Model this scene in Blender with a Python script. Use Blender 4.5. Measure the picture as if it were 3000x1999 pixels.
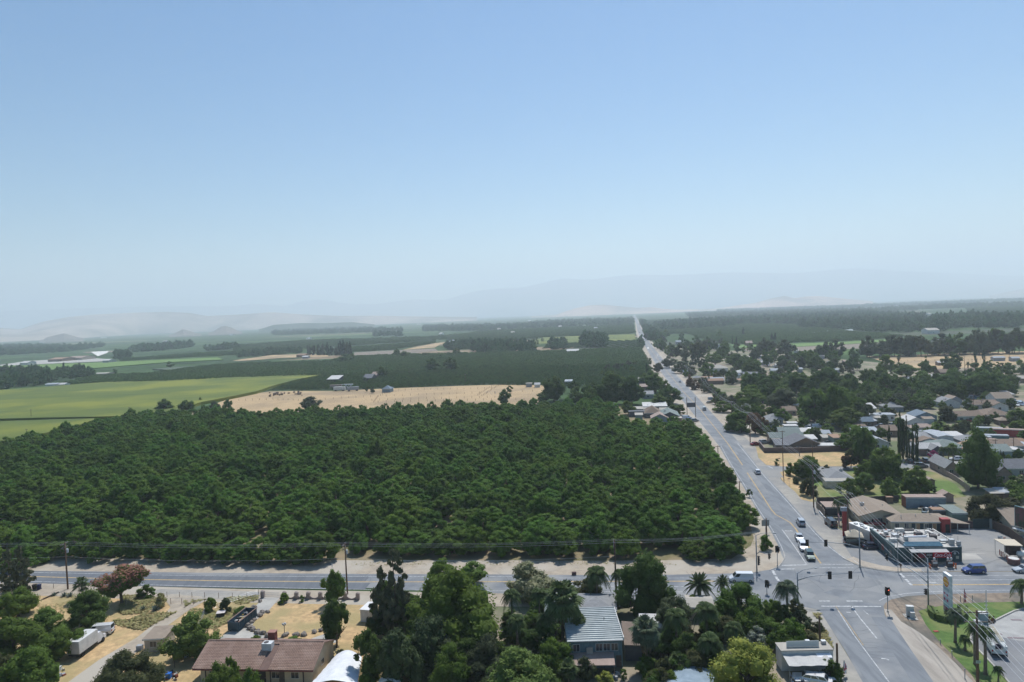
import bpy, math, random
import numpy as np
from mathutils import Vector, Matrix, noise
R = math.radians
rnd = random.Random(7)
sc = bpy.context.scene
for o in list(bpy.data.objects):
 bpy.data.objects.remove(o, do_unlink=True)
C = sc.collection
FPX, CX, CY, CAMH = 2000.0,1500.0,999.5,60.0
ROLL = math.atan(0.041)
PITCH = math.atan(79.5 * math.cos(ROLL) / FPX)
Fv = Vector((0, math.cos(PITCH),-math.sin(PITCH)))
U0 = Vector((0, math.sin(PITCH), math.cos(PITCH)))
R0 = Vector((1,0,0))
Xc = R0 * math.cos(ROLL) - U0 * math.sin(ROLL)
Yc = R0 * math.sin(ROLL) + U0 * math.cos(ROLL)
cd = bpy.data.cameras.new('camera')
cam = bpy.data.objects.new('camera', cd)
C.objects.link(cam)
cd.sensor_width = 36.0
cd.lens = 36.0 * FPX / 3000.0
cd.clip_start = 0.5
cd.clip_end = 60000
m = Matrix.Identity(4)
for i in range(3):
 m[i][0] = Xc[i]; m[i][1] = Yc[i]; m[i][2] = -Fv[i]
m[2][3] = CAMH
cam.matrix_world = m
sc.camera = cam
SUNV = Vector((0.22,0.60,1.0)).normalized()
SUN_EL = math.asin(SUNV.z)
SUN_AZ = math.atan2(SUNV.x, SUNV.y)
w = bpy.data.worlds.new('World')
sc.world = w
w.use_nodes = True
wn = w.node_tree.nodes; wl = w.node_tree.links
wn.clear()
out = wn.new('ShaderNodeOutputWorld'); bg = wn.new('ShaderNodeBackground'); sky = wn.new('ShaderNodeTexSky')
sky.sky_type = 'NISHITA'; sky.sun_disc = False
sky.sun_elevation = SUN_EL; sky.sun_rotation = SUN_AZ
sky.altitude = 300; sky.air_density = 1.2; sky.dust_density = 0.25; sky.ozone_density = 2.5
bg.inputs['Strength'].default_value = 0.076
hsv = wn.new('ShaderNodeHueSaturation'); hsv.inputs['Saturation'].default_value = 1.33
wl.new(sky.outputs[0], hsv.inputs['Color']); wl.new(hsv.outputs[0], bg.inputs['Color']); wl.new(bg.outputs[0], out.inputs['Surface'])
sd = bpy.data.lights.new('sun', 'SUN'); sd.energy = 3.9; sd.angle = R(0.53); sd.color = (1.0,0.975,0.935)
sun = bpy.data.objects.new('sun', sd); C.objects.link(sun)
sun.location = (0,0,500)
sun.rotation_euler = (-SUNV).to_track_quat('-Z', 'Y').to_euler()
vs = sc.view_settings
vs.view_transform = 'Standard'; vs.look = 'None'; vs.exposure = 0.40; vs.gamma = 1.0
vs.use_curve_mapping = False
HAZE = 1.5e-4
sc.render.engine = 'CYCLES'
sc.cycles.max_bounces = 5; sc.cycles.diffuse_bounces = 4; sc.cycles.glossy_bounces = 2
sc.cycles.transmission_bounces = 2; sc.cycles.transparent_max_bounces = 4; sc.cycles.volume_bounces = 2
sc.cycles.use_denoising = True
sc.cycles.caustics_reflective = False; sc.cycles.caustics_refractive = False
sc.cycles.sample_clamp_indirect = 4
CROPS = {'C1': (0,1500,.31831), 'C2': (600,1500,.31831), 'C3': (1200,1500,.31831), 'C4': (1800,1500,.31831),
 'C5': (2400,1500,.31831), 'T1': (2100,1000,.19133), 'T2': (2550,1000,.19133), 'T3': (2100,1300,.19133),
 'T4': (2550,1300,.19133), 'M5': (1750,880,.23596), 'V1': (0,850,.31874), 'V2': (700,850,.31874),
 'V3': (1400,750,.31874), 'V4': (2100,800,.38249), 'S': (0,0,1.0), 'F': (0,0,1.275)}
def P(c, x, y):
 a = CROPS[c]
 return a[0] + x * a[2], a[1] + y * a[2]
def ray(px, py):
 return Xc * ((px - CX) / FPX) - Yc * ((py - CY) / FPX) + Fv
def at(px, py, z=0.0):
 d = ray(px, py)
 t = (z - CAMH) / min(d.z, -1e-4)
 return Vector((d.x * t, d.y * t, z))
def dist_at(px, D):
 d = ray(px, 1000)
 return Vector((d.x / d.y * D, D, 0))
def proj(p):
 v = Vector(p) - Vector((0,0, CAMH))
 z = v.dot(Fv)
 return CX + FPX * v.dot(Xc) / z, CY - FPX * v.dot(Yc) / z
def hgt(base, pytop):
 lo, hi = 0.0,80.0
 for _ in range(30):
  mid = (lo + hi) / 2
  if proj((base.x, base.y, mid))[1] > pytop: lo = mid
  else: hi = mid
 return lo
def mpp(p):
 return (Vector(p) - Vector((0,0, CAMH))).dot(Fv) / FPX
GRID = R(-9.0)
GX = Vector((math.cos(GRID), math.sin(GRID),0)); GY = Vector((-math.sin(GRID), math.cos(GRID),0))
MATS = {}
def mat(name, c1, c2=None, scale=1.0, rough=0.9, bump=0.0, metal=0.0, detail=4, c3=None, scale3=0.05, rand=0.0,
  trans=0.0, coat=0.0, coords='Position', lo=.35, hi=.65, emis=0.0, spec=0.3, streak=None, alpha=None):
 if name in MATS: return MATS[name]
 mt = bpy.data.materials.new(name); mt.use_nodes = True
 nt = mt.node_tree; N = nt.nodes; L = nt.links
 N.clear()
 o = N.new('ShaderNodeOutputMaterial'); b = N.new('ShaderNodeBsdfPrincipled')
 b.inputs['Roughness'].default_value = rough; b.inputs['Metallic'].default_value = metal
 b.inputs['Specular IOR Level'].default_value = spec
 if coat: b.inputs['Coat Weight'].default_value = coat
 c1 = tuple(c1) + (1,)
 col = None
 if coords == 'Position':
  geo = N.new('ShaderNodeNewGeometry'); vec = geo.outputs['Position']
 else:
  tc = N.new('ShaderNodeTexCoord'); vec = tc.outputs['Object']
 if streak:
  mp = N.new('ShaderNodeMapping'); mp.inputs['Rotation'].default_value = (0,0, streak[0])
  mp.inputs['Scale'].default_value = (streak[1], streak[2], 1)
  L.new(vec, mp.inputs['Vector']); svec = mp.outputs[0]
 else: svec = vec
 if c2 is not None:
  nz = N.new('ShaderNodeTexNoise'); nz.inputs['Scale'].default_value = scale; nz.inputs['Detail'].default_value = detail
  nz.inputs['Roughness'].default_value = .62
  L.new(svec, nz.inputs['Vector'])
  mr = N.new('ShaderNodeMapRange'); mr.inputs[1].default_value = lo; mr.inputs[2].default_value = hi
  L.new(nz.outputs[0], mr.inputs[0])
  mx = N.new('ShaderNodeMix'); mx.data_type = 'RGBA'
  mx.inputs[6].default_value = c1; mx.inputs[7].default_value = tuple(c2) + (1,)
  L.new(mr.outputs[0], mx.inputs[0]); col = mx.outputs[2]
  if bump:
   bp = N.new('ShaderNodeBump'); bp.inputs['Strength'].default_value = bump; bp.inputs['Distance'].default_value = .2
   L.new(nz.outputs[0], bp.inputs['Height']); L.new(bp.outputs[0], b.inputs['Normal'])
 if c3 is not None:
  nz3 = N.new('ShaderNodeTexNoise'); nz3.inputs['Scale'].default_value = scale3; nz3.inputs['Detail'].default_value = 5
  L.new(vec, nz3.inputs['Vector'])
  mr3 = N.new('ShaderNodeMapRange'); mr3.inputs[1].default_value = .45; mr3.inputs[2].default_value = .62
  L.new(nz3.outputs[0], mr3.inputs[0])
  mx3 = N.new('ShaderNodeMix'); mx3.data_type = 'RGBA'
  if col is not None: L.new(col, mx3.inputs[6])
  else: mx3.inputs[6].default_value = c1
  mx3.inputs[7].default_value = tuple(c3) + (1,)
  L.new(mr3.outputs[0], mx3.inputs[0]); col = mx3.outputs[2]
 if rand:
  oi = N.new('ShaderNodeObjectInfo')
  hs = N.new('ShaderNodeHueSaturation')
  m1 = N.new('ShaderNodeMapRange'); m1.inputs[3].default_value = 1 - rand; m1.inputs[4].default_value = 1 + rand
  L.new(oi.outputs['Random'], m1.inputs[0]); L.new(m1.outputs[0], hs.inputs['Value'])
  wn_ = N.new('ShaderNodeTexWhiteNoise'); wn_.noise_dimensions = '1D'; L.new(oi.outputs['Random'], wn_.inputs['W'])
  m2 = N.new('ShaderNodeMapRange'); m2.inputs[3].default_value = .5 - rand * .07; m2.inputs[4].default_value = .5 + rand * .07
  L.new(wn_.outputs['Value'], m2.inputs[0]); L.new(m2.outputs[0], hs.inputs['Hue'])
  if col is not None: L.new(col, hs.inputs['Color'])
  else: hs.inputs['Color'].default_value = c1
  col = hs.outputs[0]
 if col is not None: L.new(col, b.inputs['Base Color'])
 else: b.inputs['Base Color'].default_value = c1
 if emis:
  b.inputs['Emission Color'].default_value = c1; b.inputs['Emission Strength'].default_value = emis
 if trans:
  tr = N.new('ShaderNodeBsdfTranslucent'); ms = N.new('ShaderNodeMixShader'); ms.inputs[0].default_value = trans
  if col is not None: L.new(col, tr.inputs['Color'])
  else: tr.inputs['Color'].default_value = c1
  L.new(b.outputs[0], ms.inputs[1]); L.new(tr.outputs[0], ms.inputs[2]); L.new(ms.outputs[0], o.inputs[0])
 else: L.new(b.outputs[0], o.inputs[0])
 MATS[name] = mt
 return mt
def pm(name, c, **k):
 d = tuple(x * .78 for x in c)
 k.setdefault('scale', .8); k.setdefault('rough', .6)
 return mat(name, c, d, coords='Object', **k)
def obj(name, mesh, parent=None, loc=None, rz=None, scale=None):
 o = bpy.data.objects.new(name, mesh); C.objects.link(o)
 if parent is not None: o.parent = parent
 if loc is not None: o.location = loc
 if rz is not None: o.rotation_euler = (0,0, rz)
 if scale is not None: o.scale = (scale,) * 3 if isinstance(scale, (int, float)) else scale
 return o
def tag(o, label=None, cat=None, group=None, kind=None):
 if label: o['label'] = label
 if cat: o['category'] = cat
 if group: o['group'] = group
 if kind: o['kind'] = kind
 return o
def thing(name, label, cat, loc=(0,0,0), rz=0.0, group=None):
 o = obj(name, None, loc=loc, rz=rz); o.empty_display_size = .5
 return tag(o, label, cat, group)
def copy_tree(o, parent=None):
 c = o.copy(); C.objects.link(c)
 if parent is not None: c.parent = parent
 for ch in o.children: copy_tree(ch, c)
 return c
class MB:
 def __init__(s): s.v = []; s.f = []; s.m = []; s.cm = 0
 def mi(s, i): s.cm = i; return s
 def add(s, vs, fs):
  n = len(s.v); s.v += [tuple(v) for v in vs]
  for f in fs: s.f.append([n + i for i in f]); s.m.append(s.cm)
  return s
 def box(s, x0, y0, z0, x1, y1, z1):
  vs = [(x, y, z) for z in (z0, z1) for y in (y0, y1) for x in (x0, x1)]
  return s.add(vs, [(0,2,3,1),(4,5,7,6),(0,1,5,4),(2,6,7,3),(0,4,6,2),(1,3,7,5)])
 def cbox(s, cx, cy, z0, sx, sy, h, rz=0.0):
  c, n = math.cos(rz), math.sin(rz)
  vs = []
  for z in (z0, z0 + h):
   for y in (-sy / 2, sy / 2):
    for x in (-sx / 2, sx / 2): vs.append((cx + x * c - y * n, cy + x * n + y * c, z))
  return s.add(vs, [(0,2,3,1),(4,5,7,6),(0,1,5,4),(2,6,7,3),(0,4,6,2),(1,3,7,5)])
 def prism(s, pts, z0, z1, bottom=False):
  n = len(pts)
  vs = [(p[0], p[1], z0) for p in pts] + [(p[0], p[1], z1) for p in pts]
  a = sum(pts[i][0] * pts[(i + 1) % n][1] - pts[(i + 1) % n][0] * pts[i][1] for i in range(n))
  fs = [tuple(range(n, 2 * n))] + [(i, (i + 1) % n, n + (i + 1) % n, n + i) for i in range(n)]
  if bottom: fs.append(tuple(range(n - 1,-1,-1)))
  if a < 0: fs = [tuple(reversed(f)) for f in fs]
  return s.add(vs, fs)
 def tube(s, pts, radii, n=6, caps=True):
  pts = [Vector(p) for p in pts]
  if isinstance(radii, (int, float)): radii = [radii] * len(pts)
  vs = []
  for i, p in enumerate(pts):
   d = (pts[min(i + 1, len(pts) - 1)] - pts[max(i - 1,0)]).normalized()
   a = d.orthogonal().normalized() if abs(d.z) > .9 else d.cross(Vector((0,0,1))).normalized()
   b = d.cross(a)
   for k in range(n):
    t = 2 * math.pi * k / n
    vs.append(p + (a * math.cos(t) + b * math.sin(t)) * radii[i])
  fs = []
  for i in range(len(pts) - 1):
   for k in range(n):
    fs.append((i * n + k, i * n + (k + 1) % n, (i + 1) * n + (k + 1) % n, (i + 1) * n + k))
  if caps:
   fs.append(tuple(range(n - 1,-1,-1))); fs.append(tuple((len(pts) - 1) * n + k for k in range(n)))
  return s.add(vs, fs)
 def loft(s, secs, close=True, caps=True):
  n = len(secs[0]); vs = [p for r in secs for p in r]; fs = []
  for i in range(len(secs) - 1):
   for k in range(n if close else n - 1):
    fs.append((i * n + k, i * n + (k + 1) % n, (i + 1) * n + (k + 1) % n, (i + 1) * n + k))
  if caps and close:
   fs.append(tuple(range(n - 1,-1,-1))); fs.append(tuple((len(secs) - 1) * n + k for k in range(n)))
  return s.add(vs, fs)
 def mesh(s, name, mats, smooth=False):
  me = bpy.data.meshes.new(name)
  me.from_pydata(s.v, [], s.f)
  if not isinstance(mats, (list, tuple)): mats = [mats]
  for x in mats: me.materials.append(x)
  if len(mats) > 1: me.polygons.foreach_set('material_index', s.m)
  if smooth: me.polygons.foreach_set('use_smooth', [True] * len(me.polygons))
  me.update()
  return me
 def build(s, name, mats, parent=None, smooth=False, **k):
  return obj(name, s.mesh(name, mats, smooth), parent, **k)
def npmesh(name, V, F, mats, midx=None):
 me = bpy.data.meshes.new(name)
 V = np.asarray(V, dtype=np.float32); F = np.asarray(F, dtype=np.int32)
 me.vertices.add(len(V)); me.vertices.foreach_set('co', V.ravel())
 k = F.shape[1]
 me.loops.add(F.size); me.loops.foreach_set('vertex_index', F.ravel())
 me.polygons.add(len(F)); me.polygons.foreach_set('loop_start', np.arange(0, F.size, k, dtype=np.int32))
 for x in (mats if isinstance(mats, (list, tuple)) else [mats]): me.materials.append(x)
 if midx is not None: me.polygons.foreach_set('material_index', np.asarray(midx, dtype=np.int32))
 me.update(calc_edges=True)
 return me
def sheet(name, pts, z, mt, kind='structure', thick=None, label=None, cat=None):
 me = bpy.data.meshes.new(name)
 from mathutils.geometry import tessellate_polygon
 V = [Vector((p[0], p[1], z)) for p in pts]
 tris = tessellate_polygon([V])
 fs = []
 for t in tris:
  a, b, c = (V[i] for i in t)
  fs.append(tuple(t) if (b - a).cross(c - a).z > 0 else tuple(reversed(t)))
 me.from_pydata([tuple(v) for v in V], [], fs); me.materials.append(mt); me.update()
 o = obj(name, me)
 return tag(o, kind=kind, label=label, cat=cat)
def px(c, *xy):
 return [at(*P(c, xy[i], xy[i + 1])) for i in range(0, len(xy),2)]
def smooth_line(pts, step=4.0):
 out = []
 n = len(pts)
 for i in range(n - 1):
  p0, p1, p2, p3 = pts[max(i - 1,0)], pts[i], pts[i + 1], pts[min(i + 2, n - 1)]
  k = max(1, int((p2 - p1).length / step)); k = min(k, 24)
  for j in range(k):
   t = j / k
   out.append(.5 * ((2 * p1) + (p2 - p0) * t + (2 * p0 - 5 * p1 + 4 * p2 - p3) * t * t + (3 * p1 - p0 - 3 * p2 + p3) * t ** 3))
 out.append(pts[-1])
 return out
def strip_mb(mb, pts, w0, z, w1=None):
 w1 = w0 if w1 is None else w1
 n = len(pts); vs = []
 for i, p in enumerate(pts):
  d = (pts[min(i + 1, n - 1)] - pts[max(i - 1,0)]); d.z = 0; d.normalize()
  s = Vector((-d.y, d.x, 0)); hw = (w0 + (w1 - w0) * i / max(n - 1,1)) / 2
  vs += [(p.x + s.x * hw, p.y + s.y * hw, z),(p.x - s.x * hw, p.y - s.y * hw, z)]
 mb.add(vs, [(2 * i + 1,2 * i + 3,2 * i + 2,2 * i) for i in range(n - 1)])
 return mb
def inside(poly, x, y):
 n = len(poly); r = np.zeros(len(x), bool); j = n - 1
 for i in range(n):
  xi, yi, xj, yj = poly[i][0], poly[i][1], poly[j][0], poly[j][1]
  c = ((yi > y) != (yj > y)) & (x < (xj - xi) * (y - yi) / ((yj - yi) if yj != yi else 1e-9) + xi)
  r ^= c; j = i
 return r
# ================================================================== LARGE STRUCTURE: ground, hills, roads, fields
def patch_mat():
 mt = bpy.data.materials.new('farmland'); mt.use_nodes = True
 N = mt.node_tree.nodes; L = mt.node_tree.links; N.clear()
 o = N.new('ShaderNodeOutputMaterial'); b = N.new('ShaderNodeBsdfPrincipled'); b.inputs['Roughness'].default_value = .95
 b.inputs['Specular IOR Level'].default_value = .1
 g = N.new('ShaderNodeNewGeometry')
 def cells(rot, sx, sy, off):
  mp = N.new('ShaderNodeMapping'); mp.inputs['Rotation'].default_value = (0,0, rot)
  mp.inputs['Scale'].default_value = (1 / sx, 1 / sy, 0); mp.inputs['Location'].default_value = (off, off * .37,0)
  L.new(g.outputs['Position'], mp.inputs['Vector'])
  sx_ = N.new('ShaderNodeSeparateXYZ'); L.new(mp.outputs[0], sx_.inputs[0])
  fy = N.new('ShaderNodeMath'); fy.operation = 'FLOOR'; L.new(sx_.outputs[1], fy.inputs[0])
  sh = N.new('ShaderNodeMath'); sh.operation = 'MULTIPLY_ADD'; sh.inputs[1].default_value = .371; L.new(fy.outputs[0], sh.inputs[0]); L.new(sx_.outputs[0], sh.inputs[2])
  fx = N.new('ShaderNodeMath'); fx.operation = 'FLOOR'; L.new(sh.outputs[0], fx.inputs[0])
  cb = N.new('ShaderNodeCombineXYZ'); L.new(fx.outputs[0], cb.inputs[0]); L.new(fy.outputs[0], cb.inputs[1])
  wn_ = N.new('ShaderNodeTexWhiteNoise'); L.new(cb.outputs[0], wn_.inputs[0])
  return wn_.outputs['Value']
 v = cells(R(9),460,110,3.3)
 cr = N.new('ShaderNodeValToRGB'); cr.color_ramp.interpolation = 'CONSTANT'
 stops = [(0,(.045,.085,.028)),(.26,(.055,.10,.036)),(.44,(.038,.070,.028)),(.60,(.075,.13,.038)),
 (.68,(.05,.09,.036)),(.82,(.085,.10,.065)),(.88,(.15,.22,.07)),(.915,(.26,.20,.13)),(.95,(.05,.09,.035))]
 el = cr.color_ramp.elements
 el[0].position = 0; el[0].color = stops[0][1] + (1,)
 el[1].position = stops[1][0]; el[1].color = stops[1][1] + (1,)
 for p, c in stops[2:]:
  e = el.new(p); e.color = c + (1,)
 L.new(v, cr.inputs[0])
 nz = N.new('ShaderNodeTexNoise'); nz.inputs['Scale'].default_value = .035; nz.inputs['Detail'].default_value = 6
 L.new(g.outputs['Position'], nz.inputs['Vector'])
 mr = N.new('ShaderNodeMapRange'); mr.inputs[1].default_value = .35; mr.inputs[2].default_value = .65; mr.inputs[3].default_value = .55; mr.inputs[4].default_value = 1.3
 L.new(nz.outputs[0], mr.inputs[0])
 hs = N.new('ShaderNodeHueSaturation'); L.new(mr.outputs[0], hs.inputs['Value']); L.new(cr.outputs[0], hs.inputs['Color'])
 L.new(hs.outputs[0], b.inputs['Base Color']); L.new(b.outputs[0], o.inputs[0])
 return mt
FARM = patch_mat()
DIRT = mat('dry_dirt', (.36,.26,.165),(.27,.20,.135),.35, bump=.4, c3=(.22,.19,.10), scale3=.06)
STRAW = mat('dry_grass', (.57,.39,.20),(.39,.27,.14),.8, bump=.9, c3=(.34,.27,.13), scale3=.13, detail=9, lo=.38, hi=.6)
STRAW2 = mat('dry_pasture', (.48,.34,.185),(.36,.255,.14),.08, bump=.3, c3=(.30,.22,.13), scale3=.02, streak=(R(12),1,5))
SAND = mat('sandy_shoulder', (.41,.345,.265),(.30,.255,.20),.5, bump=.3, c3=(.40,.36,.30), scale3=.08)
GRAVEL = mat('pale_gravel', (.36,.335,.29),(.29,.275,.245),.6, bump=.3, c3=(.24,.235,.225), scale3=.09)
ASPH = mat('worn_asphalt', (.19,.205,.22),(.145,.158,.175),.35, rough=.85, c3=(.245,.25,.25), scale3=.09, bump=.15, detail=9, lo=.4, hi=.62)
ASPH2 = mat('sun_bleached_asphalt', (.235,.242,.245),(.195,.20,.205),.7, rough=.85, c3=(.27,.262,.245), scale3=.06, bump=.15)
ASPHD = mat('dark_wheel_track', (.112,.125,.142),(.142,.155,.172),.5, rough=.85, streak=(R(9),1.2,.08))
CONC = mat('pale_concrete', (.45,.43,.39),(.37,.355,.32),.5, rough=.85, c3=(.34,.325,.30), scale3=.15)
LAWN = mat('watered_lawn', (.095,.165,.035),(.062,.118,.026),.9, bump=.7, c3=(.15,.18,.055), scale3=.2, detail=8)
SOIL = mat('bare_brown_soil', (.17,.135,.105),(.31,.245,.18),.55, bump=.8, c3=(.13,.12,.10), scale3=.16, detail=9)
TOWNG = mat('trodden_town_dirt', (.31,.255,.185),(.19,.17,.12),.16, bump=.4, c3=(.105,.13,.055), scale3=.045, detail=8)
ORCHG = mat('orchard_floor', (.20,.165,.085),(.13,.125,.05),.25, bump=.4, c3=(.27,.21,.13), scale3=.08)
WPAINT = mat('white_road_paint', (.60,.61,.60),(.30,.31,.32),2.2, lo=.38, hi=.62)
YPAINT = mat('yellow_road_paint', (.52,.36,.16),(.32,.26,.17),2.2, lo=.38, hi=.62)
CORN = mat('corn_leaf', (.115,.145,.018),(.072,.105,.015),.05, bump=1.0, detail=8, c3=(.18,.195,.022), scale3=.012, streak=(R(14),.18,1.6))
CORN2 = mat('bright_corn_leaf', (.14,.23,.05),(.10,.175,.04),.08, bump=1.0, detail=8, streak=(R(10),.3,1.5))
g = 19500
ME = MB()
nx = 24
for j in range(nx):
 for i in range(nx):
  pass
vs = [(-g + 2 * g * i / nx, -400 + (g + 400) * j / nx, 0) for j in range(nx + 1) for i in range(nx + 1)]
ME.add(vs, [(j * (nx + 1) + i, j * (nx + 1) + i + 1,(j + 1) * (nx + 1) + i + 1,(j + 1) * (nx + 1) + i) for j in range(nx) for i in range(nx)])
tag(ME.build('ground', FARM), kind='structure')
def hills(name, foot, crest, D, back, mt, seed, rough=.12, label=None):
 """foot: y of foot line in the photo by x; crest: (x, y) profile; D: distance of the crest."""
 xs = np.linspace(crest[0][0], crest[-1][0], 150)
 cy = np.interp(xs, [c[0] for c in crest], [c[1] for c in crest])
 fy = np.interp(xs, [c[0] for c in foot], [c[1] for c in foot])
 mb = MB(); secs = []; NV = 26
 for i, x in enumerate(xs):
  f0 = at(x, fy[i]);
  if f0.y > D * .93: f0 = dist_at(x, D * .93)
  c0 = dist_at(x, D)
  z = max(0.0, hgt2(c0, cy[i]))
  b0 = dist_at(x, D + back)
  row = []
  for j in range(NV):
   t = j / (NV - 1)
   if t < .72:
    s = t / .72; p = f0.lerp(c0, s)
    h = z * (s ** .8) * (1 - .0 * s)
    fall = math.sin(math.pi * s) * .9 + (.25 if s > .9 else 0)
   else:
    s = (t - .72) / .28; p = c0.lerp(b0, s); h = z * (1 - s * s); fall = .3 * math.sin(math.pi * s)
   nn = noise.fractal(Vector((p.x * .0009 + seed, p.y * .0006, seed)),1.0,2.1,5)
   rg = 1 - abs(noise.fractal(Vector((p.x * .0022 - seed, p.y * .0012, seed * 2)),1.0,2.0,4)) * 2
   h = h + z * rough * fall * (nn * 1.3 + rg * .5 - .4)
   row.append((p.x, p.y, max(h, -1.0) if 0 < t < 1 else -.5))
  secs.append(row)
 mb.loft([list(reversed(r)) for r in secs], close=False)
 o = mb.build(name, mt, smooth=True)
 return tag(o, kind='structure')
def hgt2(p, y):
 lo, hi = 0.0,4000.0
 for _ in range(40):
  mid = (lo + hi) / 2
  if proj((p.x, p.y, mid))[1] > y: lo = mid
  else: hi = mid
 return lo
TAN = mat('dry_hill_grass', (.48,.38,.29),(.40,.32,.25),.004, c3=(.22,.19,.14), scale3=.0016, bump=.0, rough=1)
BLUEH = mat('chaparral_slope', (.30,.30,.26),(.36,.33,.27),.002, rough=1, c3=(.40,.34,.27), scale3=.0012)
ROCK = mat('rocky_butte', (.24,.20,.16),(.15,.14,.12),.01, rough=1)
hills('mountain_range', [(-700,990),(1400,915),(3700,850)],
 [(-700,925),(-200,915),(0,912),(200,905),(450,898),(700,897),(748,890),(837,897),(898,882),(942,877),(977,883),(1050,893),(1114,890),(1210,877),(1305,879),(1400,853),(1480,845),(1540,843),(1591,830),(1629,822),(1655,815),(1687,818),(1738,820),(1790,812),(1860,805),(1990,806),(2150,798),(2330,802),(2450,790),(2520,786),(2640,795),(2780,800),(2900,806),(3100,812),(3700,800)],
 17500,1800, BLUEH, 3.1,.10)
hills('foothills', [(-700,1035),(0,1003),(250,990),(510,973),(780,958),(1100,944),(1400,930)],
 [(-700,990),(-300,962),(-100,952),(60,965),(127,943),(200,930),(280,922),(380,917),(497,914),(560,917),(612,926),(700,922),(800,915),(900,922),(1000,926),(1100,925),(1250,928),(1400,929)],
 8600,1500, TAN, 9.3,.16)
PINKH = mat('pink_hill_grass', (.62,.44,.33),(.50,.36,.27),.004, c3=(.30,.25,.19), scale3=.0016, rough=1)
hills('low_hills', [(1560,928),(1760,919),(1990,912),(2090,910)],
 [(1560,927),(1633,922),(1661,912),(1693,903),(1731,895),(1773,893),(1824,898),(1870,902),(1910,900),(1942,905),(1990,908),(2040,907),(2090,909)],
 9000,900, PINKH, 4.4,.12)
hills('bare_hills', [(2040,912),(2300,900),(2560,884)],
 [(2040,909),(2100,905),(2157,896),(2215,888),(2261,875),(2303,867),(2330,874),(2364,869),(2406,868),(2482,876),(2540,881),(2560,883)],
 8800,900, PINKH, 6.2,.12)
hills('far_spur', [(2900,872),(3300,850)], [(2900,866),(2950,856),(3000,846),(3100,838),(3300,846)], 9500,900, BLUEH, 1.2,.1)
hills('terrace_hill', [(760,966),(900,962),(1100,952)], [(760,965),(776,961),(805,952),(885,947),(955,947),(1035,944),(1082,949),(1100,951)], 5200,700, mat('scrub_terrace', (.05,.075,.045),(.08,.10,.06),.01),2.2,.04)
hills('butte', [(610,976),(710,971)], [(610,975),(625,972),(650,957),(663,955),(679,960),(698,969),(710,971)], 4900,260, ROCK, 5.5,.1)
hills('butte', [(495,984),(590,979)], [(495,983),(507,979),(538,965),(561,971),(577,977),(590,978)], 4800,220, ROCK, 7.5,.1)
hills('butte', [(115,1000),(245,992)], [(115,999),(127,995),(143,987),(188,977),(204,981),(233,989),(245,991)], 4500,260, ROCK, 8.5,.1)
sheet('orchard_floor', px('S', -260,1700,600,1664,1077,1664,1722,1662,2198,1664,2300,1640,2230,1570,2190,1470,2100,1330,2040,1240,1800,1185,1450,1190,750,1205,430,1205,239,1240,10,1300,-260,1330),.02, ORCHG)
sheet('town_ground', px('S', 1900,1010,2300,1038,2600,1065,3000,1070,3600,1072,3900,1500,3500,1900,3000,2700,1200,2900,-500,2500,-300,1735,600,1735,1500,1740,2200,1700,2200,1560,2080,1380,1990,1210,1890,1090,1880,1020),.012, TOWNG)
sheet('dry_pasture', px('S', 640,1180,700,1160,792,1147,870,1146,980,1146,1150,1138,1352,1131,1450,1128,1590,1129,1600,1150,1560,1200,1550,1230,650,1235,600,1215),.06, STRAW2)
sheet('yard_dry_grass', px('S', -200,1735,73,1722,280,1728,600,1735,1070,1748,1200,1755,1200,2050,900,2150,0,2150,-300,2150),.05, STRAW)
sheet('dirt_track', px('S', 500,1742,590,1748,600,1762,545,1795,470,1850,380,1930,330,2000,290,2100,150,2100,200,2000,290,1935,400,1870,470,1815,500,1780,480,1755),.09, SAND)
sheet('concrete_drive', px('C2', 540,790,690,795,600,900,470,1000,400,1100,530,1140,900,1200,1150,1110,1250,1150,1200,1210,60,1210,100,1180,240,1100,330,1060,430,950,470,870),.10, CONC)
sheet('lawn', px('S', 2395,1425,2400,1470,2400,1475,2600,1457,2640,1480,2760,1465,2830,1455,2800,1420,2740,1385,2700,1378,2500,1380,2400,1400,2330,1430),.05, mat('backyard_grass', (.12,.19,.04),(.08,.13,.03),.5, bump=.5, c3=(.28,.23,.11), scale3=.05))
sheet('dry_lot', px('T3', 600,60,640,220,760,330,1030,352,1960,345,2352,340,2352,120,1930,118,730,150,640,60),.06, STRAW)
sheet('dry_verge', px('T3', 940,450,1000,560,1100,660,1200,740,1300,860,1480,900,1520,830,1400,600,1200,430,1030,420),.07, STRAW)
sheet('side_street', px('S', 2205,1358,2225,1366,2297,1368,2475,1368,2680,1357,2810,1352,3100,1352,3100,1362,2810,1366,2680,1372,2475,1378,2300,1380,2285,1384,2295,1400,2250,1400),.08, ASPH2)
sheet('dry_pasture', px('V4', 1150,640,1700,620,2352,600,2900,590,2900,720,2352,700,2000,725,1560,745,1300,690),.10, STRAW2)
sheet('green_crop', px('V4', 100,552,430,548,960,530,1480,500,1500,516,960,548,430,575,150,573),.25, CORN2)
sheet('bare_field', px('V4', 150,576,430,577,960,551,1480,520,1480,560,1100,580,620,600,250,605),.2, SOIL)
sheet('bare_field', px('V2', 1060,575,1400,558,1800,540,1830,560,1500,595,1060,612),.35, SOIL)
sheet('tan_field', px('V2', 1500,552,1800,490,2320,430,2500,425,2500,450,2353,475,1850,500,1800,530,1560,548),.3, STRAW2)
sheet('tan_field', px('V2', -60,650,300,600,600,590,820,600,820,615,400,625,0,655),.3, STRAW2)
sheet('green_crop', px('V3', 600,752,1000,735,1440,722,1450,778,1170,792,900,800,480,812,430,800),.4, CORN)
sheet('bare_field', px('V4', 1440,300,1570,296,1560,322,1445,322),.6, SOIL)
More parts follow.
